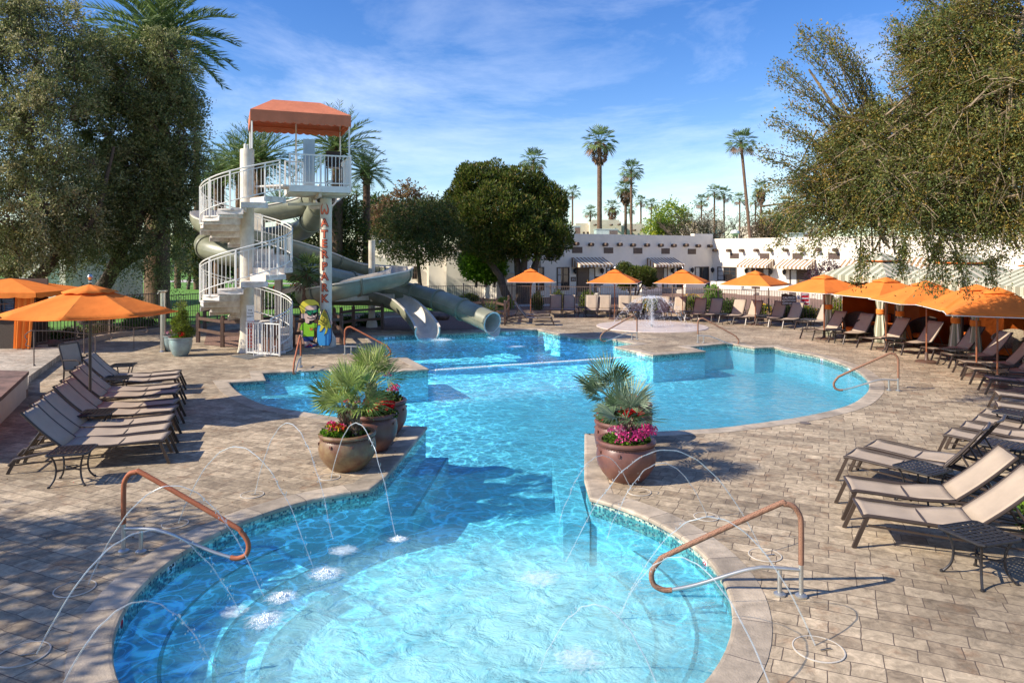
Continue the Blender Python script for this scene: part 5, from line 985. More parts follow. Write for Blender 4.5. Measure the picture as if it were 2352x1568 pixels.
t = thing('emergency_button', P(1833.5, 683, 31.1), 'small white shut off switch box between the two fence signs', 'switch box'); q = P(1834, 683, 31.1); mb = MB(); mb.box(q, (.11, .06, .17)); mb.build('box', M['signwhite'], t); mb = MB(); mb.box(q + Vector((0, -.035, 0)), (.03, .02, .05)); mb.build('switch', M['ink'], t)
q = P(360, 713, 28.3); t = thing('fence_sign', q, 'dark NO DIVING plate on the left fence behind the umbrella rim', 'sign'); mb = MB(); mb.box(q, (.75, .02, .22)); mb.build('panel', M['ink'], t); lettering('wording', 'NO DIVING', .14, q + Vector((.12, -.015, 0)), (1, 0, 0), (0, 0, 1), M['signwhite'], t); nodive(q + Vector((-.28, -.02, 0)), .075, t)
# ================================================================ cabanas
def cabana(A, B, depth, eave, label):
    A = Vector((*A, 0)); B = Vector((*B, 0)); u = (B - A).normalized(); w = Vector((-u.y, u.x, 0)); w = w if w.x > 0 else -w; t = thing('cabana', (A + B) / 2, label, 'cabana', 'striped poolside cabanas'); LL = (B - A).length; Z = Vector((0, 0, 1))
    c = [A - u * .12 - w * .12, B + u * .12 - w * .12, B + u * .12 + w * (depth + .12), A - u * .12 + w * (depth + .12)]; ap = (c[0] + c[2]) / 2 + Z * (eave + .72); mb = MB()
    for i in range(4):
        a, b = c[i] + Z * eave, c[(i + 1) % 4] + Z * eave; l = (b - a).length; q0 = a.lerp(ap, .72); q1 = b.lerp(ap, .72); mb.face([a, b, q1, q0], 0, [(0, 0), (l, 0), (l / 2 + l * .14, 1), (l / 2 - l * .14, 1)])
        ns = int(l / .06)
        for j in range(ns):
            s0, s1 = j / ns, (j + 1) / ns; d0, d1 = [.05 * abs(math.sin(math.pi * k / 5)) for k in (j, j + 1)]; p0, p1 = a.lerp(b, s0), a.lerp(b, s1); mb.face([p0 - Z * (.2 + d0), p1 - Z * (.2 + d1), p1, p0], 0, [(l * s0, 0), (l * s1, 0), (l * s1, 1), (l * s0, 1)])
    o = mb.build('roof', M['cabstripe'], t); q = o.modifiers.new('thick', 'SOLIDIFY'); q.thickness = .01
    mb = MB(); cc = [(c[i] + Z * eave).lerp(ap, .62) + Z * .10 for i in range(4)]; top = ap + Z * .16
    for i in range(4): a, b = cc[i], cc[(i + 1) % 4]; l = (b - a).length; mb.face([a, b, top], 0, [(0, 0), (l, 0), (l / 2, 1)])
    v = mb.build('roof_vent', M['cabstripe'], o); q = v.modifiers.new('thick', 'SOLIDIFY'); q.thickness = .01
    mb = MB()
    for i in range(4): mb.bar(cc[i] - Z * .02, cc[(i + 1) % 4] - Z * .02, .04)
    mb.build('vent_frame', M['orangewall'], o)
    for p in (A, B, A + w * depth, B + w * depth): mb = MB(); mb.bar(p, p + Z * eave, .06); mb.build('post', M['frame'], t)
    mb = MB(); 
    for a, b in ((A, B), (B, B + w * depth), (B + w * depth, A + w * depth), (A + w * depth, A)): mb.bar(a + Z * (eave - .03), b + Z * (eave - .03), .05)
    mb.build('top_frame', M['frame'], t)
    mb = MB(); e = .03
    a, b = A + w * (depth - e), B + w * (depth - e); mb.face([a, b, b + Z * (eave - .06), a + Z * (eave - .06)]); mb.face([A + w * .9 + u * e, A + w * (depth - e) + u * e, A + w * (depth - e) + u * e + Z * (eave - .06), A + w * .9 + u * e + Z * (eave - .06)]); a, b = B + w * .5 - u * e, B + w * (depth - e) - u * e; mb.face([a, b, b + Z * (eave - .06), a + Z * (eave - .06)])
    o = mb.build('lining', M['orangewall'], t); q = o.modifiers.new('thick', 'SOLIDIFY'); q.thickness = .01
    mb = MB(); a, b = A + w * (depth - .05) + u * .8, B + w * (depth - .05) - u * .8; mb.face([a + Z * 1.2, b + Z * 1.2, b + Z * 1.9, a + Z * 1.9]); mb.build('window_panel', M['drape'], t)
    for p, s in ((A, 1), (B, -1)):      # gathered curtains with orange tie bands
        mb = MB(); NN = 40; rows_ = [(.02, .24), (.5, .20), (1.02, .115), (1.16, .11), (1.5, .17), (eave - .2, .24)]
        cpt = p + u * s * .22 - w * .02
        for (z0, r0), (z1, r1) in zip(rows_, rows_[1:]):
            for j in range(NN):
                def pt(k, r, z): an = 2 * math.pi * k / NN; f_ = 1 + .16 * math.sin(an * 9); return cpt + u * r * f_ * math.cos(an) + w * r * .6 * f_ * math.sin(an) + Z * z
                mb.face([pt(j, r0, z0), pt(j + 1, r0, z0), pt(j + 1, r1, z1), pt(j, r1, z1)], 0, [(j * .034, 0), ((j + 1) * .034, 0), ((j + 1) * .034, 1), (j * .034, 1)])
        cu = mb.build('curtain', M['cabstripe'], t); mb = MB(); mb.lathe([(.122, 1.0), (.14, 1.02), (.14, 1.16), (.122, 1.18)], cpt, 18); tb = mb.build('tie_band', M['orange'], cu); tb.location = (0, 0, 0)
    # sofa inside
    sf = thing('wicker_sofa', (A + B) / 2 + w * (depth - .7), 'dark wicker sofa with orange cushions in the ' + label.split(' ')[0] + ' cabana', 'sofa', 'sofas in the cabanas'); ctr = (A + B) / 2 + w * (depth - .6); rz = math.atan2(u.y, u.x)
    mb = MB(); mb.box(ctr + Z * .2, (LL * .7, .8, .38), rz); mb.box(ctr + w * .36 + Z * .55, (LL * .7, .12, .5), rz); 
    for s in (-1, 1): mb.box(ctr + u * s * LL * .36 + Z * .38, (.12, .8, .6), rz)
    mb.build('wicker_body', M['wicker'], sf); mb = MB(); mb.box(ctr - w * .04 + Z * .44, (LL * .62, .64, .09), rz); mb.build('seat_cushion', M['orangewall'], sf)
    for s in (-1, 1): mb = MB(); mb.box(ctr + w * .22 + u * s * LL * .2 + Z * .62, (.42, .14, .36), rz); mb.build('pillow', M['orangewall'], sf)
    return t
cabana((11.95, 27.3), (13.0, 24.8), 2.6, 2.32, 'farthest striped cabana, left of the three on the right deck'); cabana((13.12, 24.4), (13.62, 21.6), 2.8, 2.3, 'middle striped cabana with tied curtains behind the loungers'); cabana((13.65, 21.2), (13.45, 18.3), 2.8, 2.26, 'nearest striped cabana at the right edge of the picture')
def tub_chair(px, py, m, label, rz):
    q = G(px, py); t = thing('wicker_tub_chair', q, label, 'wicker chair'); K = Matrix.Rotation(rz, 3, 'Z'); mb = MB(); vs = []; nA = 18
    for k, (r, z, e) in enumerate(((.30, .02, 0), (.34, .40, 0), (.40, .62, .25), (.43, .66, .32))):
        for j in range(nA + 1):
            a = math.radians(-140 + 280 * j / nA); hb = e * (0.5 + .5 * math.cos(a)) ; vs.append(q + K @ Vector((r * math.cos(a), r * math.sin(a), z + hb)))
    mb.add(vs, [(k * (nA + 1) + j, k * (nA + 1) + j + 1, (k + 1) * (nA + 1) + j + 1, (k + 1) * (nA + 1) + j) for k in range(3) for j in range(nA)]); o = mb.build('shell', m, t, smooth=True); s_ = o.modifiers.new('thick', 'SOLIDIFY'); s_.thickness = .05
    mb = MB(); mb.lathe([(.31, .30), (.33, .40), (.30, .43), (.001, .44)], q, 18); mb.build('seat', M['orangewall'], t)
tub_chair(1963, 778, M['wicker'], 'dark wicker tub chair beside the bushes at the first cabana', .6); tub_chair(2120, 795, M['wicker'], 'dark wicker tub chair in front of the middle cabana', .4); tub_chair(2318, 838, M['wickertan'], 'tan wicker tub chair in front of the nearest cabana', .5)
# ================================================================ hotel wings
def wall_frame(A, B):
    A = Vector((*A, 0)); B = Vector((*B, 0)); u = (B - A).normalized(); nrm = Vector((u.y, -u.x, 0)); nrm = nrm if nrm.y < 0 else -nrm
    def hit(px, py):   # ray through that direction meets the wall: (distance along it, height)
        dx = (px - CX) / F; s = (A.y * dx - A.x) / (u.x - u.y * dx); Y = A.y + u.y * s; return s, H - (py - HY) / F * Y
    return A, B, u, nrm, hit
def slab(mb, A, u, nrm, s0, s1, z0, z1, d0, d1, m=0):
    c = A + u * (s0 + s1) / 2 + nrm * (d0 + d1) / 2; mb.box(c + Vector((0, 0, (z0 + z1) / 2)), (abs(s1 - s0), abs(d1 - d0), abs(z1 - z0)), rz=math.atan2(u.y, u.x), m=m)
HB = thing('hotel_wing', (5, 53, 0), 'long low white adobe hotel wing in shade with brown roof beams', 'building'); HC = thing('hotel_wing', (20, 52, 0), 'sunlit white adobe hotel wing with two tan striped awnings', 'building')
WL = wall_frame((2.0, 49.4), (16.6, 59.0)); WR = wall_frame((16.6, 59.0), (31.5, 36.5))
conv1 = lambda x, y: (1125.5 + x / 5.12, 516.8 + y / 5.12); conv2 = lambda x, y: (1550.4 + x / 5.12, 516.8 + y / 5.12)
def wingwall(W_, T_, top, ext0, thick):
    A, B, u, nrm, hit = W_; LL = (B - A).length; mb = MB(); slab(mb, A, u, nrm, -ext0, LL, 0, top, -thick, 0); mb.build('wall', M['stucco'], T_)
    mb = MB(); slab(mb, A, u, nrm, -ext0 - .02, LL - .4, top - .001, top + .10, -.36, -.02); mb.build('parapet', M['stucco'], T_)
wingwall(WL, HB, 4.35, 0, 9); wingwall(WR, HC, 4.12, 0, 9)
mb = MB(); A, B, u, nrm, hit = WL; slab(mb, A, u, nrm, (B - A).length - 2.2, (B - A).length, 4.35, 4.62, -.4, .0); mb.build('parapet', M['stucco'], HB)
mb = MB(); mb.lathe([(1.9, 0), (1.85, 3.9), (1.7, 4.2), (.01, 4.25)], (-.2, 49.6, 0), 30); mb.box((-2.8, 51.5, 1.6), (3.4, 5, 3.2)); mb.box((-.1, 47.2, .9), (1.8, 1.8, 1.8)); mb.build('rounded_end', M['stucco'], HB, smooth=True)
def feat(W_, T_, conv):
    A, B, u, nrm, hit = W_
    def rect(x0, y0, x1, y1): s0, za = hit(*conv(x0, y0)); s1, zb_ = hit(*conv(x1, y1)); z0 = hit(*conv((x0 + x1) / 2, y1))[1]; z1 = hit(*conv((x0 + x1) / 2, y0))[1]; return s0, s1, z0, z1
    def viga(x, y): s, z = hit(*conv(x, y)); mb = MB(); p = A + u * s + Vector((0, 0, z)); mb.tube([p - nrm * .05, p + nrm * .42], .13, 12); mb.build('roof_beam', M['viga'], T_, smooth=True)
    def grille(*r):
        s0, s1, z0, z1 = rect(*r); mb = MB(); slab(mb, A, u, nrm, s0, s1, z0, z1, 0.0, .025); g = mb.build('vent_grille', M['door'], T_); mb = MB()
        n_ = 7
        for i in range(n_):
            for j in range(3): cs = s0 + (s1 - s0) * (i + .5) / n_; cz = z0 + (z1 - z0) * (j + .5) / 3; hs, hz = (s1 - s0) / n_ * .42, (z1 - z0) / 6 * .85; q = [A + u * (cs + a) + nrm * .03 + Vector((0, 0, cz + b)) for a, b in ((-hs, 0), (0, -hz), (hs, 0), (0, hz))]; mb.face(q)
        mb.build('lattice', M['grille'], g)
    def window(*r, cols=2, rows=3, lab=None):
        s0, s1, z0, z1 = rect(*r); z0 = max(z0, .1); mb = MB(); slab(mb, A, u, nrm, s0, s1, z0, z1, -.2, .012); g = mb.build('window', M['glass'], T_); mb = MB(); f_ = .07
        for a_, b_, c_, d_ in ((s0, s0 + f_, z0, z1), (s1 - f_, s1, z0, z1), (s0 + f_, s1 - f_, z0, z0 + f_), (s0 + f_, s1 - f_, z1 - f_, z1)): slab(mb, A, u, nrm, a_, b_, c_, d_, 0, .06)
        for i in range(1, cols): x = s0 + (s1 - s0) * i / cols; slab(mb, A, u, nrm, x - .025, x + .025, z0 + f_, z1 - f_, .014, .05)
        for i in range(1, rows): x = z0 + (z1 - z0) * i / rows; slab(mb, A, u, nrm, s0 + f_, s1 - f_, x - .02, x + .02, .014, .047)
        mb.build('window_frame', M['door'], g); mb = MB(); w_ = (s1 - s0) * .32; slab(mb, A, u, nrm, s0 + f_, s0 + w_, z0 + f_, z1 - f_, .012, .02); mb.build('drape', M['drape'], g)
    def door(*r, side=1):
        s0, s1, z0, z1 = rect(*r); z0 = .05; m_ = s0 + (s1 - s0) * (.62 if side > 0 else .38); mb = MB(); d0, d1 = (s0, m_) if side > 0 else (m_, s1); slab(mb, A, u, nrm, s0 - .06, s1 + .06, z0, z1 + .06, -.1, .02); g = mb.build('door_frame', M['viga'], T_)
        mb = MB(); slab(mb, A, u, nrm, d0 + .05, d1 - .05, z0, z1, .02, .06); dd_ = mb.build('door', M['door'], T_); mb = MB(); slab(mb, A, u, nrm, d1 - .16 if side > 0 else d0 + .10, d1 - .10 if side > 0 else d0 + .16, .85, 1.15, .06, .10); mb.build('handle', mat('brass', (.6, .42, .12), .3, metal=1), dd_)
        mb = MB()
        for i in range(5): slab(mb, A, u, nrm, d0 + .2 + i * .12, d0 + .25 + i * .12, z1 - .4, z1 - .35, .06, .068)
        mb.build('door_studs', M['ink'], dd_); mb = MB(); g0_, g1_ = (m_ + .05, s1 - .05) if side > 0 else (s0 + .05, m_ - .05); slab(mb, A, u, nrm, g0_, g1_, z0 + .1, z1 - .05, .02, .03); gg = mb.build('side_glass', M['glass'], T_); mb = MB(); slab(mb, A, u, nrm, g0_ + .05, g1_ - .02, z0 + .2, z1 - .1, .03, .036); mb.build('drape', M['drape'], gg)
    def awning(x0, y0, x1, y1, mname='awn1'):
        s0, s1, z0, z1 = rect(x0, y0, x1, y1); out = 1.1; mb = MB(); a = A + u * s0 + Vector((0, 0, z1)); b = A + u * s1 + Vector((0, 0, z1)); z_ = Vector((0, 0, z0 + .1)); c_ = A + u * (s0 - .1) + nrm * out + z_; d_ = A + u * (s1 + .1) + nrm * out + z_; l = s1 - s0; pr = Vector((0, 0, .16))
        mb.face([c_, d_, b + nrm * .02, a + nrm * .02], 0, [(-.1, 0), (l + .1, 0), (l, 1), (0, 1)]); mb.face([c_ - pr, d_ - pr, d_, c_], 0, [(-.1, 0), (l + .1, 0), (l + .1, 1), (-.1, 1)])
        for p, q, s in ((a, c_, s0), (b, d_, s1)): e_ = p + Vector((0, 0, z0 + .1 - z1)); mb.face([e_, q, p], 0, [(0, 0), (out, 0), (0, 1)]); mb.face([e_ - pr, q - pr, q, e_], 0, [(0, 0), (out, 0), (out, 1), (0, 1)])
        o = mb.build('awning', M[mname], T_); q = o.modifiers.new('thick', 'SOLIDIFY'); q.thickness = .015
    def sconce(x, y): s, z = hit(*conv(x, y)); mb = MB(); p = A + u * s + Vector((0, 0, z)); mb.lathe([(.02, -.22), (.12, -.1), (.15, .12), (.05, .2), (.001, .24)], p + nrm * .16, 8); mb.bar(p, p + nrm * .16, .05); mb.build('wall_lamp', M['ink'], T_)
    return viga, grille, window, door, awning, sconce, rect
vg, gr_, wi, do, aw, sc_, rc = feat(WL, HB, conv1)
for x, y in ((995, 222), (1168, 230), (1335, 231), (1505, 230), (1660, 237), (1825, 237), (1987, 239), (2140, 242), (2283, 238)): vg(x, y)
for r in ((965, 257, 1085, 330), (1338, 265, 1447, 333), (1685, 268, 1790, 337), (2015, 274, 2112, 340)): gr_(*r)
wi(785, 495, 930, 765); wi(550, 492, 632, 770, cols=1); do(1022, 497, 1230, 810); do(1945, 492, 2085, 800); wi(2158, 490, 2270, 770); wi(1365, 492, 1500, 640); aw(960, 380, 1325, 482); aw(1845, 385, 2165, 480)
for p in ((987, 540), (1303, 540), (2133, 537)): sc_(*p)
s0, s1, z0, z1 = rc(950, 610, 1007, 663); mb = MB(); slab(mb, WL[0], WL[2], WL[3], s0, s1, z0, z1, 0, .03); np_ = mb.build('number_plate', M['door'], HB); lettering('wording', '212', .2, WL[0] + WL[2] * (s0 + s1) / 2 + WL[3] * .035 + Vector((0, 0, (z0 + z1) / 2)), WL[2], (0, 0, 1), M['signwhite'], None).parent = np_
for c in bpy.data.objects['wording.%03d' % 0:] if False else []: pass
vg, gr_, wi, do, aw, sc_, rc = feat(WL, HB, conv2)
for x, y in ((107, 238), (250, 246), (388, 248)): vg(x, y)
gr_(150, 280, 245, 343); wi(232, 490, 395, 770, cols=2, rows=1); sc_(187, 530)
vg, gr_, wi, do, aw, sc_, rc = feat(WR, HC, conv2)
for x, y in ((490, 297), (652, 300), (803, 300), (975, 298), (1135, 293), (1323, 297), (1507, 293), (1702, 289), (1905, 294)): vg(x, y)
for r in ((648, 333, 752, 393), (1000, 333, 1110, 396), (1382, 331, 1503, 400), (1803, 328, 1938, 400)): gr_(*r)
wi(503, 492, 725, 700, cols=3, rows=4); do(907, 502, 1110, 830, side=1); do(1355, 512, 1585, 840, side=-1); aw(835, 397, 1165, 490); aw(1280, 402, 1650, 505); aw(2000, 410, 2500, 560); aw(2700, 380, 3300, 560)
for p in ((457, 530), (852, 540), (1142, 550), (1298, 555)): sc_(*p)
# porches, low walls and steps in front of the doors
for i, (x0, x1, Wf, Tt) in enumerate(((3.2, 9.0, WL, HB), (11.5, 16.5, WL, HB), (2.0, 9.0, WR, HC), (9.6, 14, WR, HC))):
    A, B, u, nrm, hit = Wf; mb = MB(); slab(mb, A, u, nrm, x0, x1, 0, .3, .001, 2.6); mb.build('porch', M['concrete'], Tt); mb = MB(); slab(mb, A, u, nrm, x0, x0 + (x1 - x0) * .42, .3, .85, 2.35, 2.6); mb.build('porch_wall', M['stucco'], Tt); mb = MB(); slab(mb, A, u, nrm, x0 + (x1 - x0) * .66, x1, .3, .85, 2.35, 2.6); mb.build('porch_wall', M['stucco'], Tt)
    mb = MB(); [slab(mb, A, u, nrm, x0 + (x1 - x0) * .44, x0 + (x1 - x0) * .64, 0, .2 - .1 * k, 2.6 + .3 * k, 2.9 + .3 * k) for k in range(2)]; mb.build('porch_steps', M['concrete'], Tt)
    ct = A + u * (x0 + .9) + nrm * 1.4 + Vector((0, 0, .3)); t = thing('patio_chair', ct, ['brown high-backed chair on the shaded porch beside the large window', 'brown high-backed chair on the shaded porch near the wing corner', 'brown high-backed chair on the sunlit porch below the first awning', 'brown high-backed chair on the sunlit porch right of the awnings'][i], 'chair'); mb = MB()
    for a_ in (-.25, .25):
        for b_ in (-.25, .25): mb.bar(ct + Vector((a_, b_, 0)), ct + Vector((a_, b_, .42 if b_ < 0 else 1.1)), .04)
        mb.bar(ct + Vector((a_, -.28, .62)), ct + Vector((a_, .26, .64)), .04)
    mb.build('frame', M['frame'], t); mb = MB(); mb.box(ct + Vector((0, 0, .43)), (.52, .5, .05)); mb.build('seat', M['wicker'], t); mb = MB(); mb.box(ct + Vector((0, .27, .8)), (.5, .04, .62)); mb.build('backrest', M['wicker'], t)
# guest buildings behind the slides and far adobe blocks
def adobe(name, label, blocks, m='stucco2', wins=(), beams=()):
    b0 = blocks[0]; t = thing(name, ((P(b0[0], 0, b0[4]).x + P(b0[2], 0, b0[4]).x) / 2, b0[4], 0), label, 'building')
    for x0, y0, x1, y1, Y, dp in blocks:
        a, b = P(x0, y0, Y), P(x1, y1, Y); mb = MB(); mb.box(((a.x + b.x) / 2, Y + dp / 2, a.z / 2), (b.x - a.x, dp, a.z)); mb.box(((a.x + b.x) / 2, Y + .2, a.z + .12), (b.x - a.x - .5, .4, .24)); mb.build('wall', M[m], t)
    for x0, y0, x1, y1, Y in wins:
        a, b = P(x0, y0, Y), P(x1, y1, Y); mb = MB(); mb.box(((a.x + b.x) / 2, Y - .02, (a.z + b.z) / 2), (b.x - a.x, .08, a.z - b.z)); g = mb.build('window', M['glass'], t); mb = MB(); w_ = .06
        for s in (a.x, b.x, (a.x + b.x) / 2): mb.box((s, Y - .08, (a.z + b.z) / 2), (w_, .06, a.z - b.z))
        for z in (a.z, b.z, (a.z + b.z) / 2): mb.box(((a.x + b.x) / 2, Y - .078, z), (b.x - a.x + w_, .06, w_))
        mb.build('window_frame', M['door'], g)
    for x, y, Y in beams: p = P(x, y, Y); mb = MB(); mb.tube([p, p + Vector((.15, -.7, 0))], .13, 8); mb.build('roof_beam', M['viga'], t)
    return t
adobe('guest_building', 'cream guest building behind the slides and dark round tree', [(985, 570, 1100, 655, 50.0, 6), (846, 600, 985, 655, 52, 6), (820, 548, 870, 655, 58, 6), (870, 560, 1000, 655, 57.2, 3)], 'stucco', [(948, 612, 958, 640, 51.9), (1062, 612, 1076, 636, 49.9), (832, 575, 845, 600, 57.9)])
adobe('guest_building', 'white guest building glimpsed behind the left olive trunks', [(40, 560, 150, 660, 38, 8)], 'stucco', [(95, 590, 104, 650, 37.9)]); adobe('distant_building', 'cream building far beyond the lawn at the left', [(395, 548, 452, 578, 150, 10), (150, 560, 330, 578, 140, 10)])
adobe('distant_building', 'cream stepped adobe block beyond the roof, behind the thick skirted palm', [(1355, 509, 1427, 545, 95, 12), (1318, 517, 1355, 545, 96, 10), (1427, 518, 1484, 545, 97, 10)], 'stucco2', [(1339, 533, 1343, 537, 95.8), (1348, 533, 1352, 537, 95.8), (1449, 533, 1452, 537, 96.8)], [(1365, 517, 94.8), (1402, 517, 94.8), (1420, 516, 94.8), (1455, 529, 96.8), (1472, 529, 96.8)])
adobe('distant_building', 'cream adobe block behind the leafless trees', [(1602, 509, 1664, 548, 100, 12), (1578, 519, 1602, 548, 101, 10)], 'stucco2', [], [(1615, 520, 99.8), (1640, 520, 99.8)]); adobe('distant_building', 'white adobe block right of the tall right palm', [(1745, 516, 1770, 548, 105, 10), (1770, 521, 1822, 548, 106, 10), (1822, 517, 1880, 548, 100, 10)], 'stucco2', [], [(1795, 528, 105.8)])
for px0, py0, px1, py1, Y, l in ((1302, 520, 1333, 540, 62, 'grey rooftop cooling unit beside the big cypress'), (1370, 527, 1419, 541, 64, 'pale green rooftop cooling unit behind the thick palm'), (1818, 536, 1868, 549, 60, 'grey rooftop cooling unit at the right wing')):
    a, b = P(px0, py0, Y), P(px1, py1, Y); t = thing('cooling_unit', (0, 0, 0), l, 'cooling unit'); t.location = ((a.x + b.x) / 2, Y, 4.3); z0 = 4.2; mb = MB(); mb.box(((a.x + b.x) / 2, Y + 1, (a.z + z0) / 2), (b.x - a.x, 2, a.z - z0)); mb.box(((a.x + b.x) / 2, Y + 1, a.z + .02), (b.x - a.x + .1, 2.1, .06)); mb.build('cabinet', mat('pale green metal', (.42, .50, .47), .5, var=.08), t); mb = MB()
    for i in range(9): x = b.x - (b.x - a.x) * .4 * (i + .5) / 9; mb.box((x, Y - .02, (a.z + z0) / 2), (.05, .05, (a.z - z0) * .8))
    mb.build('louvres', M['fence'], t)
t = thing('street_light', P(1689.5, 549, 70), 'small white dome lamp on a thin pole above the roof line', 'lamp'); p = P(1689.5, 538, 70); mb = MB(); mb.tube([Vector((p.x + .2, 70, 0)), Vector((p.x + .2, 70, p.z + .3))], .06, 8); mb.build('pole', M['white'], t); mb = MB(); mb.lathe([(.05, .45), (.4, .3), (.45, .1), (.3, -.1), (.001, -.2)], p + Vector((-.1, -.1, 0)), 12); mb.build('lamp_head', M['white'], t, smooth=True)
# boulders
def rock(px, py, s, label):
    q = G(px, py); bm = bmesh.new(); bmesh.ops.create_icosphere(bm, subdivisions=3, radius=1)
    for v in bm.verts: n_ = math.sin(v.co.x * 3 + px) * .12 + math.sin(v.co.y * 4 + py) * .1 + math.sin(v.co.z * 5) * .08; v.co *= 1 + n_; v.co = Vector((v.co.x * s, v.co.y * s * .8, max(-.05, v.co.z * s * .6 + s * .3))) + q
    me = bpy.data.meshes.new('boulder'); bm.to_mesh(me); bm.free(); me.materials.append(M['rock']); o = bpy.data.objects.new('boulder', me); COL.objects.link(o); tag(o, label, 'boulder')
rock(965, 731, .55, 'brown boulder in the granite bed left of the tube slide'); rock(1010, 735, .4, 'smaller brown boulder under the tube slide'); rock(1775, 718, .5, 'grey brown boulder behind the back row near the signs'); rock(118, 800, .35, 'boulder by the fence at the left'); rock(985, 728, .3, 'smallest brown boulder between the two slide ends')
rock(1195, 672, .6, 'grey boulder behind the fence under the cypress')
# ================================================================ vegetation
Gn = {}
def lm(name, cols, **k):
    if name not in Gn: Gn[name] = [leafmat(f'{name} leaves {i + 1}', c, **k) for i, c in enumerate(cols)]
    return Gn[name]
OL = lm('olive', [(.21, .235, .085), (.32, .32, .14), (.13, .155, .05), (.42, .37, .19)], tr=.4); MQ = lm('mesquite', [(.20, .205, .055), (.30, .22, .045), (.125, .16, .045), (.38, .24, .045)], tr=.4)
CY_ = lm('cypress', [(.075, .11, .016), (.125, .145, .02), (.19, .15, .04), (.04, .065, .012)]); DK = lm('dark broadleaf', [(.055, .09, .022), (.10, .13, .03), (.15, .125, .035), (.035, .06, .016)])
BR = lm('bright hedge', [(.12, .26, .02), (.19, .34, .03), (.07, .16, .015)]); PN = lm('palm', [(.14, .21, .06), (.21, .28, .09), (.085, .13, .04)]); FANL = lm('pot palm', [(.27, .35, .085), (.37, .42, .14), (.16, .23, .06)], tr=.25); FANB = lm('blue pot palm', [(.13, .20, .10), (.22, .28, .18), (.07, .12, .05)], tr=.2)
RB = lm('rusty foliage', [(.20, .11, .05), (.26, .15, .07), (.12, .12, .04), (.16, .09, .05)]); YG = lm('yellow green foliage', [(.28, .36, .03), (.42, .42, .04), (.16, .26, .03)]); BU = lm('bush', [(.06, .11, .02), (.11, .17, .03), (.04, .07, .015)]); PU = lm('purple foliage', [(.06, .02, .03), (.09, .04, .05)]); DR = lm('dry foliage', [(.26, .17, .09), (.18, .12, .07), (.12, .10, .05)])
def leafobj(name, Pn, D, LL, WW, mats, parent, w=None, idx=None):
    n_ = len(Pn)
    if n_ == 0: return None
    D = D / (np.linalg.norm(D, axis=1, keepdims=True) + 1e-9); r = R.normal(size=(n_, 3)); S_ = np.cross(D, r); S_ /= (np.linalg.norm(S_, axis=1, keepdims=True) + 1e-9)
    LL = np.broadcast_to(np.asarray(LL, float), (n_,))[:, None] * (.7 + .6 * R.random((n_, 1))); WW = np.broadcast_to(np.asarray(WW, float), (n_,))[:, None] * (.7 + .6 * R.random((n_, 1)))
    v = np.empty((n_, 4, 3)); v[:, 0] = Pn; v[:, 1] = Pn + D * LL * .5 + S_ * WW * .5; v[:, 2] = Pn + D * LL; v[:, 3] = Pn + D * LL * .5 - S_ * WW * .5
    me = bpy.data.meshes.new(name); me.vertices.add(4 * n_); me.vertices.foreach_set('co', v.astype(np.float32).ravel()); me.loops.add(4 * n_); me.loops.foreach_set('vertex_index', np.arange(4 * n_, dtype=np.int32)); me.polygons.add(n_)
    me.polygons.foreach_set('loop_start', np.arange(0, 4 * n_, 4, dtype=np.int32)); me.polygons.foreach_set('loop_total', np.full(n_, 4, dtype=np.int32)); k = len(mats); w = np.array(w if w is not None else [1 / k] * k, float); w /= w.sum()
    for m in mats: me.materials.append(m)
    me.polygons.foreach_set('material_index', (R.choice(k, n_, p=w) if idx is None else idx).astype(np.int32)); me.update(calc_edges=True); me.validate(); o = bpy.data.objects.new(name, me); COL.objects.link(o)
    if parent is not None:
        o.parent = parent
        if parent.get('world_built'): o.location = -parent.location
    return o
def unit(n_): v = R.normal(size=(n_, 3)); return v / np.linalg.norm(v, axis=1, keepdims=True)
def blobs_to(bl, n_, shell=.5):
    bl = np.array(bl, float); vol = bl[:, 3] * bl[:, 4] * bl[:, 5]; k = R.choice(len(bl), n_, p=vol ** .8 / (vol ** .8).sum()); u = unit(n_); r = (shell + (1 - shell) * R.random(n_)) ** .6; return bl[k, :3] + u * r[:, None] * bl[k, 3:], u
def spray_crown(bl, ns, per, Ls, leafL, leafW, mats, parent, droop=.3, jit=.06, w=None, out=.7, shell=.45, name='crown'):
    p, u = blobs_to(bl, ns, shell); d = u * out + R.normal(size=(ns, 3)) * .45; d[:, 2] -= droop; d /= np.linalg.norm(d, axis=1, keepdims=True); t = np.linspace(0, 1, per)[None, :, None]; Lr = Ls * (.5 + R.random((ns, 1, 1)))
    Pp = p[:, None, :] + d[:, None, :] * t * Lr; Pp[:, :, 2] -= (t[..., 0] ** 2) * Lr[..., 0] * droop * .8; Pp = Pp + R.normal(size=Pp.shape) * jit; D = np.repeat(d[:, None, :], per, 1) * .7 + R.normal(size=Pp.shape) * .6
    # patchy colour: each spray leans to one leaf tone
    return leafobj(name, Pp.reshape(-1, 3), D.reshape(-1, 3), leafL, leafW, mats, parent, w)
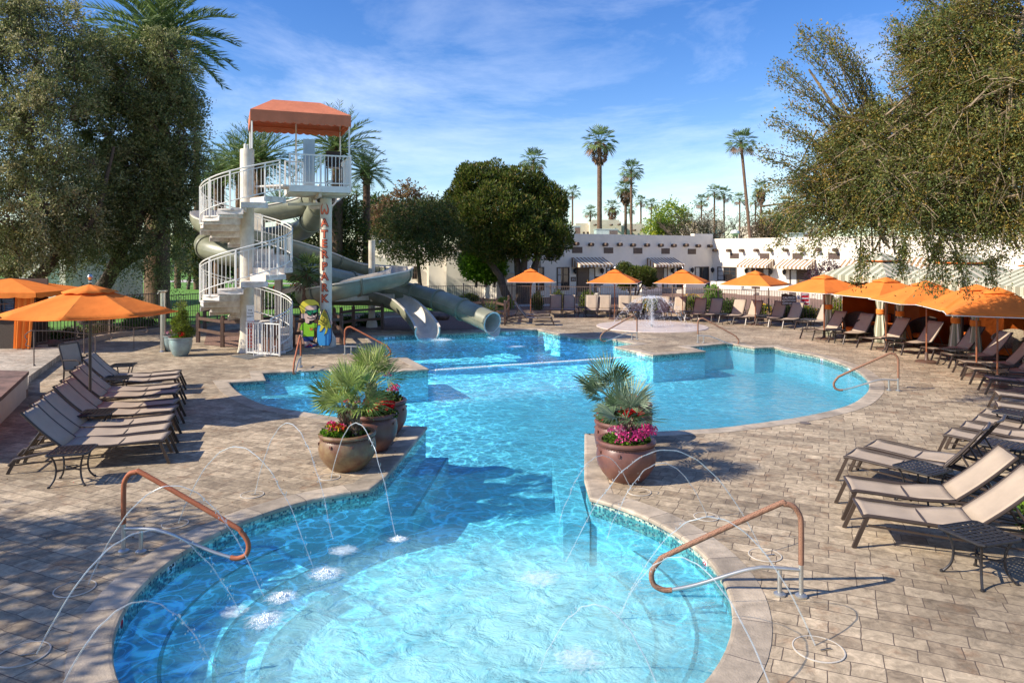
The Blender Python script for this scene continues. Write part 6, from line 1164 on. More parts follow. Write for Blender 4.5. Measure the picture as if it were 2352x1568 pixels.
def twig_crown(bl, nc, ns, per, Ls, leafL, leafW, mats, parent, w, droop=.3, jit=.035, shell=.35, spread=.5, bark=None, out=.8, name='crown'):
    # limbs end in clusters of leafy twigs: leaves run along each twig, every cluster leans to one leaf tone
    p, u = blobs_to(bl, nc, shell); ax = u * out + R.normal(size=(nc, 3)) * .5; ax[:, 2] += .15; ax /= np.linalg.norm(ax, axis=1, keepdims=True)
    st = p[:, None, :] + R.normal(size=(nc, ns, 3)) * .10; d = ax[:, None, :] + R.normal(size=(nc, ns, 3)) * spread; d /= np.linalg.norm(d, axis=2, keepdims=True); Lr = Ls * (.45 + .9 * R.random((nc, ns)))
    t = np.linspace(.12, 1, per); Q = st[:, :, None, :] + d[:, :, None, :] * (t[None, None, :, None] * Lr[:, :, None, None]); Q[..., 2] -= (t ** 2)[None, None, :] * Lr[:, :, None] * droop
    Pp = Q + R.normal(size=Q.shape) * jit; D = np.broadcast_to(d[:, :, None, :], Q.shape) * .8 + R.normal(size=Q.shape) * .6; k = len(mats); wv = np.array(w, float) / sum(w)
    tone = R.choice(k, nc, p=wv); idx = np.where(R.random((nc, ns, per)) < .6, tone[:, None, None], R.choice(k, (nc, ns, per), p=wv)).ravel()
    leafobj(name, Pp.reshape(-1, 3), D.reshape(-1, 3), leafL, leafW, mats, parent, w, idx)
    if bark is not None:
        mb = MB()
        for i in range(nc):
            for j in range(0, ns, 5): a = st[i, j]; c = Q[i, j, per // 2]; e = Q[i, j, -1]; mb.tube([a, c, e], [.010, .006, .003], 3, caps=False)
            mb.tube([p[i] - ax[i] * .9 - np.array([0, 0, .1]), p[i] - ax[i] * .4, p[i] + ax[i] * .1], [.022, .016, .010], 4, caps=False)
        mb.build('twigs', bark, parent)
def clump_crown(bl, nc, per, cr, leafL, leafW, mats, parent, w=None, up=.6, shell=.6, name='crown'):
    p, u = blobs_to(bl, nc, shell); q = unit(nc * per).reshape(nc, per, 3); rr = cr * (.55 + .6 * R.random((nc, 1, 1))); Pp = p[:, None, :] + q * rr * (.75 + .3 * R.random((nc, per, 1))); D = q + R.normal(size=q.shape) * .35; D[:, :, 2] += up
    return leafobj(name, Pp.reshape(-1, 3), D.reshape(-1, 3), leafL, leafW, mats, parent, w)
def limbs(parent, paths, m, name='trunk'):
    mb = MB()
    for pts, r0, r1 in paths:
        c = catmull(pts, 5); k = len(c); c = [q + Vector(R.normal(0, r0 * .08, 3)) for q in c]; mb.tube(c, [r0 + (r1 - r0) * (i / (k - 1)) ** .8 for i in range(k)], 9)
    return mb.build(name, m, parent, smooth=True)
def Bl(px, py, Y, rx, rz, ry=None): p = P(px, py, Y); s = Y / F; return (p.x, p.y, p.z, rx * s, (ry * s if ry else rx * s), rz * s)
def tree(name, base, label, cat='tree', grp=None): return thing(name, base, label, cat, grp)
# ---- left olive trees
b = Vector((-19.8, 28.4, 0)); t = tree('olive_tree', b, 'huge grey green olive tree filling the upper left corner')
limbs(t, [([b, b + Vector((.4, 0, 1.5)), b + Vector((1.5, .3, 3.2)), b + Vector((1.2, .5, 5.8))], .38, .13), ([b + Vector((.4, 0, 1.5)), b + Vector((-1.2, .2, 3.5)), b + Vector((-2.9, .4, 6.3))], .25, .08), ([b + Vector((1.4, .3, 3.1)), b + Vector((3, .3, 4.6)), b + Vector((3.7, .5, 7.4))], .18, .05), ([b + Vector((1.2, .5, 5.8)), b + Vector((.2, .2, 8.5)), b + Vector((.9, 0, 10.8))], .13, .04)], M['bark'])
Yo = 28.2
bl = [Bl(-60, 60, Yo, 150, 130), Bl(90, 55, Yo, 112, 60), Bl(60, 170, Yo - .5, 140, 105), Bl(-30, 330, Yo - 1, 130, 130), Bl(120, 290, Yo - 1, 92, 115), Bl(60, 470, Yo - 1, 145, 100), Bl(180, 130, Yo, 50, 75), Bl(-40, 600, Yo, 110, 60), Bl(160, 450, Yo, 75, 105), Bl(70, 560, Yo - .2, 105, 50)]
twig_crown(bl, 700, 20, 11, .75, .12, .046, OL, t, [.34, .34, .14, .18], droop=.3, shell=.35, bark=M['bark'])
b = Vector((-18.6, 31.5, 0)); t = tree('olive_tree', b, 'dark olive tree with leaning trunks right of the large olive'); Y2 = 31.5
limbs(t, [([P(200, 744, Y2), P(230, 665, Y2), P(292, 560, Y2), P(330, 470, Y2), P(350, 330, Y2)], .42, .13), ([P(208, 740, Y2), P(245, 640, Y2 + .3), P(300, 600, Y2 + .4), P(380, 520, Y2 + .4), P(385, 380, Y2 + .4)], .24, .07), ([P(292, 560, Y2), P(260, 480, Y2 - .5), P(250, 330, Y2 - .5)], .2, .06), ([P(330, 470, Y2), P(400, 440, Y2), P(430, 330, Y2)], .12, .03)], M['bark'])
bl = [Bl(300, 130, Y2, 70, 55), Bl(385, 130, Y2, 55, 55), Bl(340, 210, Y2, 100, 75), Bl(270, 300, Y2 - .5, 75, 105), Bl(390, 290, Y2, 68, 105), Bl(340, 400, Y2, 95, 85), Bl(418, 400, Y2, 38, 75), Bl(240, 440, Y2 - .5, 75, 95), Bl(330, 500, Y2, 95, 55), Bl(412, 480, Y2, 36, 30), Bl(230, 540, Y2, 60, 46)]
twig_crown(bl, 660, 20, 11, .75, .13, .05, OL, t, [.36, .16, .40, .08], droop=.35, shell=.35, bark=M['bark'])
twig_crown([Bl(425, 300, Y2, 30, 150), Bl(260, 590, Y2, 80, 22), Bl(370, 595, Y2, 66, 20), Bl(150, 590, Y2 - 2, 90, 16)], 60, 14, 14, 1.0, .11, .044, OL, t, [.36, .2, .36, .08], droop=.6, name='hanging_sprays')
# shade tree standing off to the left: its crown dapples the near deck
b = Vector((-11.2, 4.2, 0)); t = tree('olive_tree', b, 'olive tree standing beside the near left deck'); limbs(t, [([b, b + Vector((.2, .1, 1.6)), b + Vector((.6, .2, 3.2)), b + Vector((.4, 0, 5.4))], .26, .08), ([b + Vector((.2, .1, 1.6)), b + Vector((-1, .5, 3)), b + Vector((-1.6, .6, 4.6))], .16, .05)], M['bark'])
clump_crown([(-11.6, 3.6, 4.7, 2.5, 2.4, 1.4), (-10.9, 6.0, 4.4, 1.6, 1.6, .9), (-12.8, 5.0, 5.3, 1.9, 1.9, 1.1), (-10.4, 2.4, 4.0, 1.7, 1.8, .9)], 215, 62, .34, .12, .06, OL, t, shell=.2)
# ---- mesquite on the right
b = Vector((12.6, 13.6, 0)); t = tree('mesquite_tree', b, 'feathery mesquite tree with golden tinged leaves leaning in from the right')
limbs(t, [([b, b + Vector((-.3, 0, 1.6)), b + Vector((-1.0, -.2, 3.2)), P(2250, 250, 12.80), P(2160, 60, 13.20)], .28, .04), ([b + Vector((-.3, 0, 1.8)), P(2250, 420, 13.60), P(2120, 380, 14.00), P(1960, 300, 14.40), P(1860, 160, 14.64)], .16, .02), ([P(2250, 420, 13.60), P(2120, 470, 13.60), P(1960, 440, 14.00), P(1810, 420, 14.40)], .09, .015), ([P(2120, 380, 14.00), P(2040, 330, 14.00), P(1900, 230, 14.40)], .08, .015), ([P(2250, 300, 12.80), P(2320, 150, 12.40), P(2360, 0, 12.40)], .10, .03)], M['barklight'])
bl = [Bl(2200, 120, 13.20, 120, 100), Bl(2320, 250, 12.40, 120, 150), Bl(2150, 250, 13.60, 110, 95), Bl(2030, 325, 14.00, 105, 68), Bl(1930, 400, 14.40, 92, 62), Bl(2080, 410, 13.60, 135, 70), Bl(2270, 400, 12.80, 120, 90), Bl(1880, 455, 14.56, 58, 42), Bl(2160, 480, 13.28, 105, 36), Bl(2310, 475, 12.64, 85, 40), Bl(2000, 485, 14.00, 80, 32), Bl(2290, 20, 12.80, 90, 55)]
twig_crown(bl, 800, 24, 13, .50, .056, .022, MQ, t, [.38, .2, .34, .08], droop=.38, jit=.025, shell=.3, spread=.6, bark=M['barklight'])
twig_crown([Bl(2220, 500, 13.12, 110, 14), Bl(2060, 502, 13.44, 80, 13), Bl(2310, 500, 12.64, 80, 13), Bl(1985, 505, 13.84, 60, 12)], 64, 16, 14, .55, .054, .021, MQ, t, [.4, .1, .42, .08], droop=.8, jit=.025, name='hanging_sprays')
# long wispy shoots that break the outline
sh = [((1960, 330), (1800, 145)), ((1960, 330), (1790, 170)), ((1990, 300), (1835, 60)), ((1990, 300), (1850, 110)), ((2010, 290), (1925, 75)), ((2010, 290), (1905, 90)), ((2000, 290), (1880, 70)), ((1930, 400), (1775, 270)), ((1900, 430), (1748, 350)), ((1900, 450), (1750, 420)), ((1920, 470), (1760, 500)), ((2150, 180), (2045, 60)), ((2150, 180), (2060, 120)), ((2180, 60), (2090, 0)), ((1950, 350), (1825, 230)), ((2120, 160), (2070, 90)), ((1930, 380), (1800, 320)), ((1880, 480), (1780, 560)), ((1940, 520), (1850, 590)), ((2010, 285), (1950, 130)), ((2150, 560), (2138, 668)), ((2150, 560), (2165, 650)), ((2070, 560), (2062, 640)), ((2200, 590), (2215, 668)), ((1985, 560), (1975, 640)), ((2290, 600), (2280, 652))]
PP = []; DD = []; tw = MB()
for (x0, y0), (x1, y1) in sh:
    for s in range(3):
        Y0 = 14.1; a = P(x0 + R.normal() * 12, y0 + R.normal() * 12, Y0); c = P(x1 + R.normal() * 10, y1 + R.normal() * 10, Y0 + R.normal() * .5); m_ = (a + c) / 2 + Vector((0, 0, .15)); pts = catmull([a, m_, c], 8); tw.tube(pts, [.012 * (1 - i / len(pts)) + .003 for i in range(len(pts))], 4, caps=False)
        for q in pts[2:]:
            for k in range(17): PP.append(q + Vector(R.normal(0, .068, 3))); DD.append((c - a).normalized() + Vector(R.normal(0, .7, 3)))
leafobj('wispy_shoots', np.array(PP), np.array(DD), .062, .025, MQ, t, [.36, .2, .32, .12]); tw.build('twigs', M['barklight'], t)
# ---- big cypress-like tree, round dark tree, bright clipped tree, cloud shrub
b = P(1200, 690, 44); b.z = 0; t = tree('cypress_tree', b, 'big round dark green cypress with many trunks in front of the hotel'); 
limbs(t, [([P(1165, 690, 44), P(1150, 640, 44), P(1120, 590, 44), P(1110, 500, 44)], .3, .12), ([P(1195, 700, 44), P(1195, 640, 44), P(1185, 580, 44), P(1180, 450, 44)], .38, .12), ([P(1205, 700, 44), P(1215, 640, 44), P(1235, 590, 44), P(1240, 500, 44)], .34, .12), ([P(1188, 700, 44), P(1200, 660, 43.8), P(1205, 590, 43.8)], .3, .2)], M['bark'])
bl = [Bl(1105, 420, 45, 62, 42), Bl(1190, 430, 45, 62, 38), Bl(1250, 480, 45, 50, 55), Bl(1070, 490, 45, 48, 60), Bl(1140, 500, 43.5, 85, 70), Bl(1215, 540, 43.5, 80, 55), Bl(1270, 545, 44.5, 36, 40), Bl(1140, 560, 43.5, 80, 30), Bl(1060, 450, 45, 26, 26)]
clump_crown(bl, 620, 190, .52, .20, .085, CY_, t, w=[.34, .3, .14, .22], up=.9, shell=.5)
b = P(966, 660, 41); b.z = 0; t = tree('round_tree', b, 'round dark broadleaf tree with a thin bare trunk behind the slide'); limbs(t, [([P(966, 665, 41), P(962, 620, 41), P(958, 570, 41), P(960, 520, 41)], .13, .06), ([P(962, 610, 41), P(985, 590, 41), P(1010, 560, 41)], .07, .03), ([P(960, 590, 41), P(930, 560, 41), P(905, 540, 41)], .07, .03)], M['bark'])
spray_crown([Bl(955, 500, 41, 80, 38), Bl(905, 545, 41, 52, 40), Bl(1010, 540, 41, 55, 46), Bl(955, 565, 40.5, 75, 32), Bl(1000, 480, 41, 45, 25), Bl(1045, 555, 41, 28, 40)], 1900, 14, .5, .14, .06, DK, t, droop=.2, w=[.3, .3, .2, .2], shell=.3)
b = P(1105, 655, 46); b.z = 0; t = tree('clipped_tree', b, 'bright green clipped tree with three thin trunks before the cream wall', 'tree'); limbs(t, [([P(x, 660, 46), P(x + 2, 640, 46), P(x, 615, 46)], .1, .05) for x in (1093, 1115, 1135)], M['bark']); clump_crown([Bl(1090, 605, 46, 28, 36), Bl(1125, 610, 46, 30, 34), Bl(1105, 585, 46, 34, 18), Bl(1140, 615, 46, 14, 28)], 260, 90, .38, .17, .11, BR, t, shell=.5)
b = P(1458, 695, 42); b.z = 0; t = tree('cloud_shrub', b, 'cloud pruned shrub of dark green pads beside the second umbrella', 'shrub'); limbs(t, [([P(1455, 700, 42), P(1450, 680, 42), P(1440, 655, 42)], .09, .04), ([P(1458, 700, 42), P(1466, 672, 42), P(1480, 645, 42)], .08, .04), ([P(1457, 690, 42), P(1462, 650, 42)], .07, .04)], M['bark']); clump_crown([Bl(1468, 630, 42, 36, 15), Bl(1440, 645, 42, 18, 12), Bl(1436, 615, 42, 14, 7), Bl(1490, 648, 42, 14, 12), Bl(1438, 652, 42, 14, 8)], 240, 110, .22, .10, .05, CY_, t, w=[.4, .3, 0.1, .2], shell=.5)
# ---- mid-distance trees
def bushy(px, base_py, Y, bl, mats, label, ns=1200, per=13, ls=.8, lf=.2, name='broadleaf_tree', w=None, tr_=.16, wid=.09):
    b = P(px, base_py, Y); b.z = 0; t = tree(name, b, label); top = P(px, bl[0][1], Y); limbs(t, [([b, b.lerp(top, .4) + Vector((.2, 0, 0)), b.lerp(top, .85)], tr_, tr_ * .3), ([b.lerp(top, .35), b.lerp(top, .6) + Vector((1, 0, 0)), b.lerp(top, .8) + Vector((1.8, .3, 0))], tr_ * .6, tr_ * .2), ([b.lerp(top, .35), b.lerp(top, .6) + Vector((-1, .4, 0)), b.lerp(top, .8) + Vector((-1.6, 0, 0))], tr_ * .6, tr_ * .2)], M['bark'])
    spray_crown([Bl(x, y, Y, rx, rz) for x, y, rx, rz in bl], ns, per, ls, lf, wid, mats, t, w=w, shell=.3); return t
bushy(765, 640, 45, [(765, 480, 60, 34), (735, 540, 48, 60), (800, 540, 38, 50), (765, 590, 60, 30)], DK, 'dark rusty green tree directly behind the lettered column', 1700, ls=.7, lf=.17, w=[.3, .25, .3, .15])
bushy(930, 600, 66, [(935, 460, 36, 30), (905, 500, 50, 38), (960, 500, 40, 40)], RB, 'rust brown tinged tree behind the round dark tree', 1100, ls=1, lf=.26, wid=.13); bushy(870, 600, 70, [(870, 490, 30, 40), (862, 540, 34, 46)], BU, 'green pine-like tree right of the far date palm', 900, ls=1, lf=.26, wid=.13)
bushy(1000, 600, 72, [(1008, 500, 36, 36), (975, 520, 26, 40)], DK, 'dark tree between the round tree and the cypress', 800, ls=1, lf=.26, wid=.13)
bushy(432, 645, 60, [(430, 560, 26, 40), (445, 590, 26, 26)], DK, 'dark bushy tree left of the spiral stair', 700, ls=.8, lf=.22, wid=.11); bushy(478, 640, 46, [(470, 590, 26, 30), (500, 610, 24, 20)], DK, 'dark leafy tree seen through the stair railing', 600, ls=.7, lf=.17, wid=.09)
bushy(540, 640, 62, [(560, 590, 60, 24), (640, 590, 50, 22)], DK, 'row-like dark tree behind the stair column', 900, ls=.9, lf=.2, wid=.1); bushy(880, 640, 60, [(850, 570, 20, 26)], RB, 'small rusty bush tree left of the cream guest building', 300, ls=.7, lf=.2, wid=.1)
bushy(1530, 570, 86, [(1540, 495, 36, 30), (1510, 520, 30, 22), (1560, 510, 22, 28)], YG, 'airy yellow green tree above the roof line', 650, per=11, ls=1.2, lf=.26, wid=.12, w=[.3, .2, .5]); bushy(1522, 570, 84, [(1525, 528, 16, 16)], YG, 'bright yellow bush under the airy tree on the roof line', 240, per=11, ls=.7, lf=.25, wid=.16, w=[.2, .7, .1])
def baretree(px, Y, w_, h_py, label):
    b = P(px, 560, Y); b.z = 0; t = tree('bare_tree', b, label); mb = MB(); top = P(px, h_py, Y).z
    def br(p, d, l, r, lv):
        e = p + d * l; mb.tube([p, (p + e) / 2 + Vector(R.normal(0, l * .05, 3)), e], [r, r * .8, r * .6], 5 if lv < 2 else 3, caps=False)
        if lv < 5:
            for _ in range(3 if lv < 4 else 2): nd = (d + Vector(R.normal(0, .48, 3))); nd.z = abs(nd.z) * .8 + .15; br(p + d * l * (.55 + .45 * R.random()), nd.normalized(), l * .66, r * .58, lv + 1)
    for a in (-.5, 0, .5): br(b, Vector((a, R.normal() * .2, 1)).normalized(), top * .42, .16, 0)
    mb.build('branches', M['bark'], t); spray_crown([Bl(px, (h_py + 545) / 2, Y, w_, 22)], 130, 6, .8, .16, .08, DR, t, name='dry_leaves')
baretree(1610, 80, 34, 455, 'leafless brown tree left of the tall right palm'); baretree(1640, 84, 26, 465, 'leafless tree just left of the dome lamp'); baretree(1735, 80, 34, 450, 'leafless tree right of the tall right palm'); baretree(1582, 82, 18, 500, 'low reddish leafless tree beside the airy yellow green tree'); baretree(1790, 86, 26, 480, 'leafless tree near the mesquite edge')
bushy(1765, 560, 78, [(1765, 520, 26, 22)], DR, 'dry leaved tree right of the second bare tree', 400, ls=.9, lf=.2, wid=.1); bushy(1815, 560, 76, [(1815, 510, 30, 26)], DK, 'dark tree behind the right wing near the mesquite tips', 500, ls=.9, lf=.2, wid=.1)
# ---- fan palms
def fan_blades(mb, c, ax, up, r, nb, spread, w_, m=0, fold=.0):
    ax = ax.normalized(); s = ax.cross(up).normalized(); u2 = s.cross(ax)
    for i in range(nb):
        a = -spread + 2 * spread * i / (nb - 1) ; d = (ax * math.cos(a) + s * math.sin(a) + u2 * fold * abs(math.sin(a)) + u2 * R.normal() * .04).normalized(); rr = r * (.8 + .25 * math.cos(a) * .6 + R.random() * .08); t_ = d.cross(u2).normalized() * w_ / 2; e = c + d * rr - Vector((0, 0, rr * .12 * R.random()))
        mb.face([c + d * rr * .05 - t_ * .25, c + d * rr * .62 - t_ - u2 * w_ * .15, e, c + d * rr * .62 + t_ + u2 * w_ * .15], m)
def fan_palm(base, ztop, r, tr_, label, nf=34, skirt=0, seed=0, grp='tall fan palms beyond the roofs', lean=0):
    t = thing('fan_palm', base, label, 'palm tree', grp); top = Vector((base.x + lean, base.y, ztop)); mb = MB(); pts = [base, base.lerp(top, .3), base.lerp(top, .6), base.lerp(top, .85), top]; mb.tube(catmull(pts, 7), [tr_ * (1.25 if i < 3 else 1.0 - .2 * i / 28) * (1 + .05 * (i % 2)) for i in range(29)], 10); mb.build('trunk', M['palmbark'], t, smooth=True)
    mb = MB()
    for i in range(nf):
        el = math.radians(78 - 125 * (i / nf) ** .9); az = i * 2.399 + seed; d = Vector((math.cos(az) * math.cos(el), math.sin(az) * math.cos(el), math.sin(el))); pet = r * .60; c = top + d * pet - Vector((0, 0, pet * .08)); d2 = (d + Vector((0, 0, -.25 - .3 * (1 - math.sin(el))))).normalized(); up = Vector((0, 0, 1)) if abs(d2.z) < .95 else Vector((1, 0, 0))
        mb.tube([top, c], .025, 3, 2, caps=False); fan_blades(mb, c, d2, up.cross(d2).cross(d2) * -1, r * .50, 13, math.radians(100), r * .062, i % 3 if i < nf * .85 else 3, fold=.15)
    mb.build('crown', PN + [M['skirt']], t)
    if skirt:
        p, u = blobs_to([(top.x, top.y, top.z - skirt * .55, tr_ * 2.3, tr_ * 2.3, skirt * .52)], 420, .8); D = u.copy(); D[:, 2] -= .9; leafobj('dry_skirt', p, D, .42, .12, [M['skirt']], t)
    return t
fp = [(1225, 369, 30, 3.0, 78, 0, 'fan palm rising behind the cypress top'), (1377, 326, 38, 6.0, 72, 1, 'tallest thick trunked fan palm with brown dry skirt'), (1450, 392, 27, 3.2, 76, 0, 'slender tall fan palm right of the thick skirted palm'), (1437, 435, 25, 3.6, 82, 2, 'fan palm with shaggy skirt just left of the slender one'), (1315, 443, 19, 2.2, 100, 0, 'slim fan palm between the cypress and the thick palm'), (1356, 487, 17, 2.2, 110, 0, 'short fan palm just left of the thick trunk'), (1406, 477, 20, 2.4, 100, 2, 'short skirted fan palm right of the thick trunk'), (1472, 463, 16, 2.2, 112, 0, 'fan palm just right of the slender tall one'), (1446, 482, 14, 2.0, 116, 0, 'small fan palm between the two slim trunks'), (1497, 470, 15, 2.0, 110, 0, 'small fan palm left of the airy green tree'), (1702, 328, 34, 4.0, 62, 0, 'tall isolated fan palm before the mesquite'), (1611, 463, 18, 2.0, 104, 0, 'leftmost fan palm of the cluster behind the bare trees'), (1641, 443, 21, 2.2, 100, 0, 'taller fan palm of the cluster behind the bare trees'), (1663, 447, 20, 2.2, 102, 0, 'fan palm right in the cluster behind the bare trees'), (1699, 458, 18, 2.0, 108, 0, 'fan palm whose crown touches the tall isolated trunk'), (1748, 434, 21, 2.6, 96, 2, 'fan palm just right of the tall isolated one'), (1800, 465, 17, 2.0, 106, 0, 'fan palm half hidden by mesquite tips'), (1818, 478, 16, 2.0, 100, 0, 'low fan palm under the mesquite tips'), (1735, 462, 16, 2.0, 110, 0, 'small fan palm low beside the bare tree'), (819, 440, 17, 2.4, 90, 0, 'fan palm behind the platform corner'), (836, 471, 14, 2.0, 100, 0, 'small fan palm left of the slim date palm trunk'), (1302, 517, 8, 1.2, 120, 0, 'tiny palm top peeking over the roof by the cypress'), (1356, 512, 8, 1.2, 122, 0, 'tiny palm top peeking over the roof by the adobe block')]
for i, (x, y, r_, tr_, Y, sk, l) in enumerate(fp):
    top = P(x, y, Y); s = Y / F; lean = {1702: -1.2, 1497: .5, 1446: -.8, 1225: -.8}.get(x, 0); fan_palm(Vector((top.x - lean, Y, 0)), top.z, r_ * s * 1.16, tr_ * s, l, nf=30 if r_ > 24 else 21, skirt=(46 * s if sk == 1 else 30 * s if sk == 2 else 0), seed=i * 1.7, lean=lean)
# ---- date palms
def date_palm(base, top, r, tr_, label, nf=46, seed=0, grp='feathery date palms behind the slide tower', nl=34, low=-35, mats=PN):
    t = thing('date_palm', base, label, 'palm tree', grp); mb = MB(); n_ = 26; mb.tube([base.lerp(top, i / n_) for i in range(n_ + 1)], [tr_ * (1.15 - .15 * i / n_) * (1 + .07 * (i % 2)) for i in range(n_ + 1)], 12); mb.build('trunk', M['palmbark'], t, smooth=True)
    p, u = blobs_to([(top.x, top.y, top.z - r * .16, tr_ * 1.25, tr_ * 1.25, r * .26)], 260, .9); D = u.copy(); D[:, 2] += .9; leafobj('leaf_boots', p, D, tr_ * .8, tr_ * .35, [M['skirt'], M['palmbark']], t)
    mb = MB(); bp, bd, bl_ = [], [], []
    for i in range(nf):
        k = (i + .5) / nf; el = math.radians(82 - (82 - low) * k); az = i * 2.399 + seed; h = Vector((math.cos(az), math.sin(az), 0)); d = h * math.cos(el) + Vector((0, 0, math.sin(el))); Lf = r * (.85 + .25 * R.random()); pts = []; p = top.copy(); dv = d.copy()
        for j in range(9): pts.append(p.copy()); p = p + dv * Lf / 8; dv = (dv + Vector((0, 0, -.085 - .07 * (j / 8)))).normalized()
        mb.tube(pts, [.03 * (1 - j / 9) + .006 for j in range(9)], 4, 0, caps=False); c = catmull(pts, 5); side = d.cross(Vector((0, 0, 1)))
        side = side.normalized() if side.length > .05 else Vector((1, 0, 0))
        for j in range(nl):
            q = .12 + .88 * j / nl; idx = min(len(c) - 2, int(q * (len(c) - 1))); tang = (c[idx + 1] - c[idx]).normalized(); up = side.cross(tang)
            for s in (-1, 1): bp.append(c[idx]); bd.append(tang * .75 + side * s * .8 + up * .28 + Vector(R.normal(0, .08, 3))); bl_.append(r * .20 * (math.sin(min(1, q * 1.15) * math.pi * .86) * .75 + .3))
    mb.build('frond_stems', M['boot'] if False else mats[1], t); leafobj('fronds', np.array(bp), np.array(bd), np.array(bl_), r * .013, mats, t); return t
def dp(px, ytop, Y, rpx, trpx, label, seed, basex=None, **k): top = P(px, ytop, Y); b = P(basex or px, 600, Y); b.z = 0; return date_palm(b, top, rpx * Y / F, trpx * Y / F, label, seed=seed, **k)
dp(366, 92, 34.5, 190, 22, 'huge date palm whose fronds rise over the olives at the top left', .3, basex=362, nf=60, nl=56, low=-28, grp='date palms on the left lawn'); dp(596, 372, 42, 104, 11, 'date palm behind the stair column, right of its twin', 1.1, nf=52, low=-20); dp(551, 385, 45, 92, 9, 'date palm left of the stair column top', 2.0, nf=46, low=-20)
dp(503, 405, 43, 72, 11, 'shorter date palm at the left of the stair', 3.1, nf=46, low=-22); dp(480, 440, 48, 50, 8, 'small date palm low behind the left railing', 4.0); dp(774, 345, 44, 112, 12, 'date palm behind the tower platform with arching fronds', 5.2, nf=56, low=-30); dp(842, 398, 46, 66, 8, 'slim trunked date palm right of the tower', 2.6, nf=44, low=-32)
dp(640, 470, 70, 50, 5, 'distant palm glimpsed between the flume and the column', 1.5)
for px, Y, l in ((338, 38, 'dark palm trunk on the lawn left of the thick one'), (452, 60, 'slim palm on the lawn left of the stair'), (408, 62, 'slim dark palm trunk farther on the lawn')):
    dp(px, 330, Y, 90 * 28 / Y, 6, l, px, grp='date palms on the left lawn', nf=20)
# ---- potted things
def blossoms(c, rx, ry, nh, m, parent, hr=.045, z0=0, per=26, name='flowers'):
    Pp = []; Dd = []
    for i in range(nh):
        a = R.random() * 6.283; r_ = math.sqrt(R.random()); h = Vector((c[0] + rx * r_ * math.cos(a), c[1] + ry * r_ * math.sin(a), c[2] + z0 + R.random() * .10))
        for k in range(per): u = unit(1)[0]; u[2] = abs(u[2]) * .9; Pp.append(np.array(h) + u * hr); Dd.append(u + R.normal(size=3) * .5)
    return leafobj(name, np.array(Pp), np.array(Dd), .032, .030, m if isinstance(m, list) else [m], parent)
def foliage(c, rx, ry, h, n_, mats, parent, leafL=.05, leafW=.04, name='foliage'):
    u = unit(n_); u[:, 2] = np.abs(u[:, 2]); p = np.array(c)[None, :] + u * np.array([rx, ry, h]) * (R.random((n_, 1)) ** .4); D = u + R.normal(size=u.shape) * .6; D[:, 2] += .3; return leafobj(name, p, D, leafL, leafW, mats, parent)
def brown_pot(x, y, r, h, m, label, soil=True):
    q = Vector((x, y, 0)); t = thing('clay_pot', q, label, 'planter', None); k = h / .53
    prof = [(.24 * r / .42, 0), (.26 * r / .42, .02), (.335 * r / .42, .10 * k), (.40 * r / .42, .20 * k), (.42 * r / .42, .31 * k), (.405 * r / .42, .41 * k), (.375 * r / .42, .46 * k), (.385 * r / .42, .475 * k), (.415 * r / .42, .49 * k), (.42 * r / .42, .515 * k), (.40 * r / .42, .535 * k), (.345 * r / .42, .53 * k), (.335 * r / .42, .47 * k)]
    mb = MB(); mb.lathe(prof, q, 44); mb.build('pot', m, t, smooth=True); mb = MB(); rr = .392 * r / .42; mb.tube([q + Vector((rr * math.cos(a), rr * math.sin(a), .468 * k + (.006 if i % 2 else -.006))) for i, a in enumerate(np.linspace(0, 2 * math.pi, 121))], .009, 5, caps=False); mb.build('rope_band', M['pot'], t)
    mb = MB()
    for i in range(8): a = 2 * math.pi * i / 8 + .4; c = q + Vector((.408 * r / .42 * math.cos(a), .408 * r / .42 * math.sin(a), .40 * k)); mb.box(c, (.035, .035, .035), rz=a); 
    mb.build('studs', M['pot'], t); mb = MB(); mb.lathe([(.34 * r / .42, .48 * k), (.001, .49 * k)], q, 20); mb.build('soil', M['soil'], t); return t, Vector((x, y, .48 * k))
def pot_palm(c, trunks, fans, mats, label, r=.5):
    t = thing('potted_fan_palm', c, label, 'palm'); 
    for (bx, by), tip, tr_ in trunks:
        b0 = c + Vector((bx, by, 0)); mb = MB(); tp = c + Vector(tip); pts = catmull([b0, b0.lerp(tp, .5) + Vector((.01, 0, .02)), tp], 6); mb.tube(pts, tr_ * .7, 9); mb.build('trunk', M['palmbark'], t)
        n_ = 150; k = R.random(n_); a = R.random(n_) * 6.283; p = np.array([list(b0.lerp(tp, q)) for q in k]); u = np.stack([np.cos(a), np.sin(a), np.zeros(n_)], 1); D = u * .55; D[:, 2] = .8; leafobj('leaf_boots', p + u * tr_ * .6, D, .085, .04, [M['boot'], M['boot'], M['skirt']], t)
    mb = MB(); 
    for j, (o_, d, sz) in enumerate(fans):
        o_ = c + Vector(o_); d = Vector(d).normalized(); hub = o_ + d * sz * .55; mb.tube([o_, o_.lerp(hub, .5) + Vector((0, 0, .015)), hub], .008, 5, j % 3, caps=False); up = Vector((0, 0, 1)) - d * d.z
        up = up.normalized() if up.length > .1 else Vector((0, -1, 0)); up = (up + Vector(R.normal(0, .25, 3)) + Vector((0, -.6, 0))).normalized(); fan_blades(mb, hub, d, up, sz, 27, math.radians(92), .021 * sz / .4, j % 3, fold=.12)
    mb.build('fronds', mats, t); return t
lx, ly = P(798, 1000, 10.56).x, 10.56
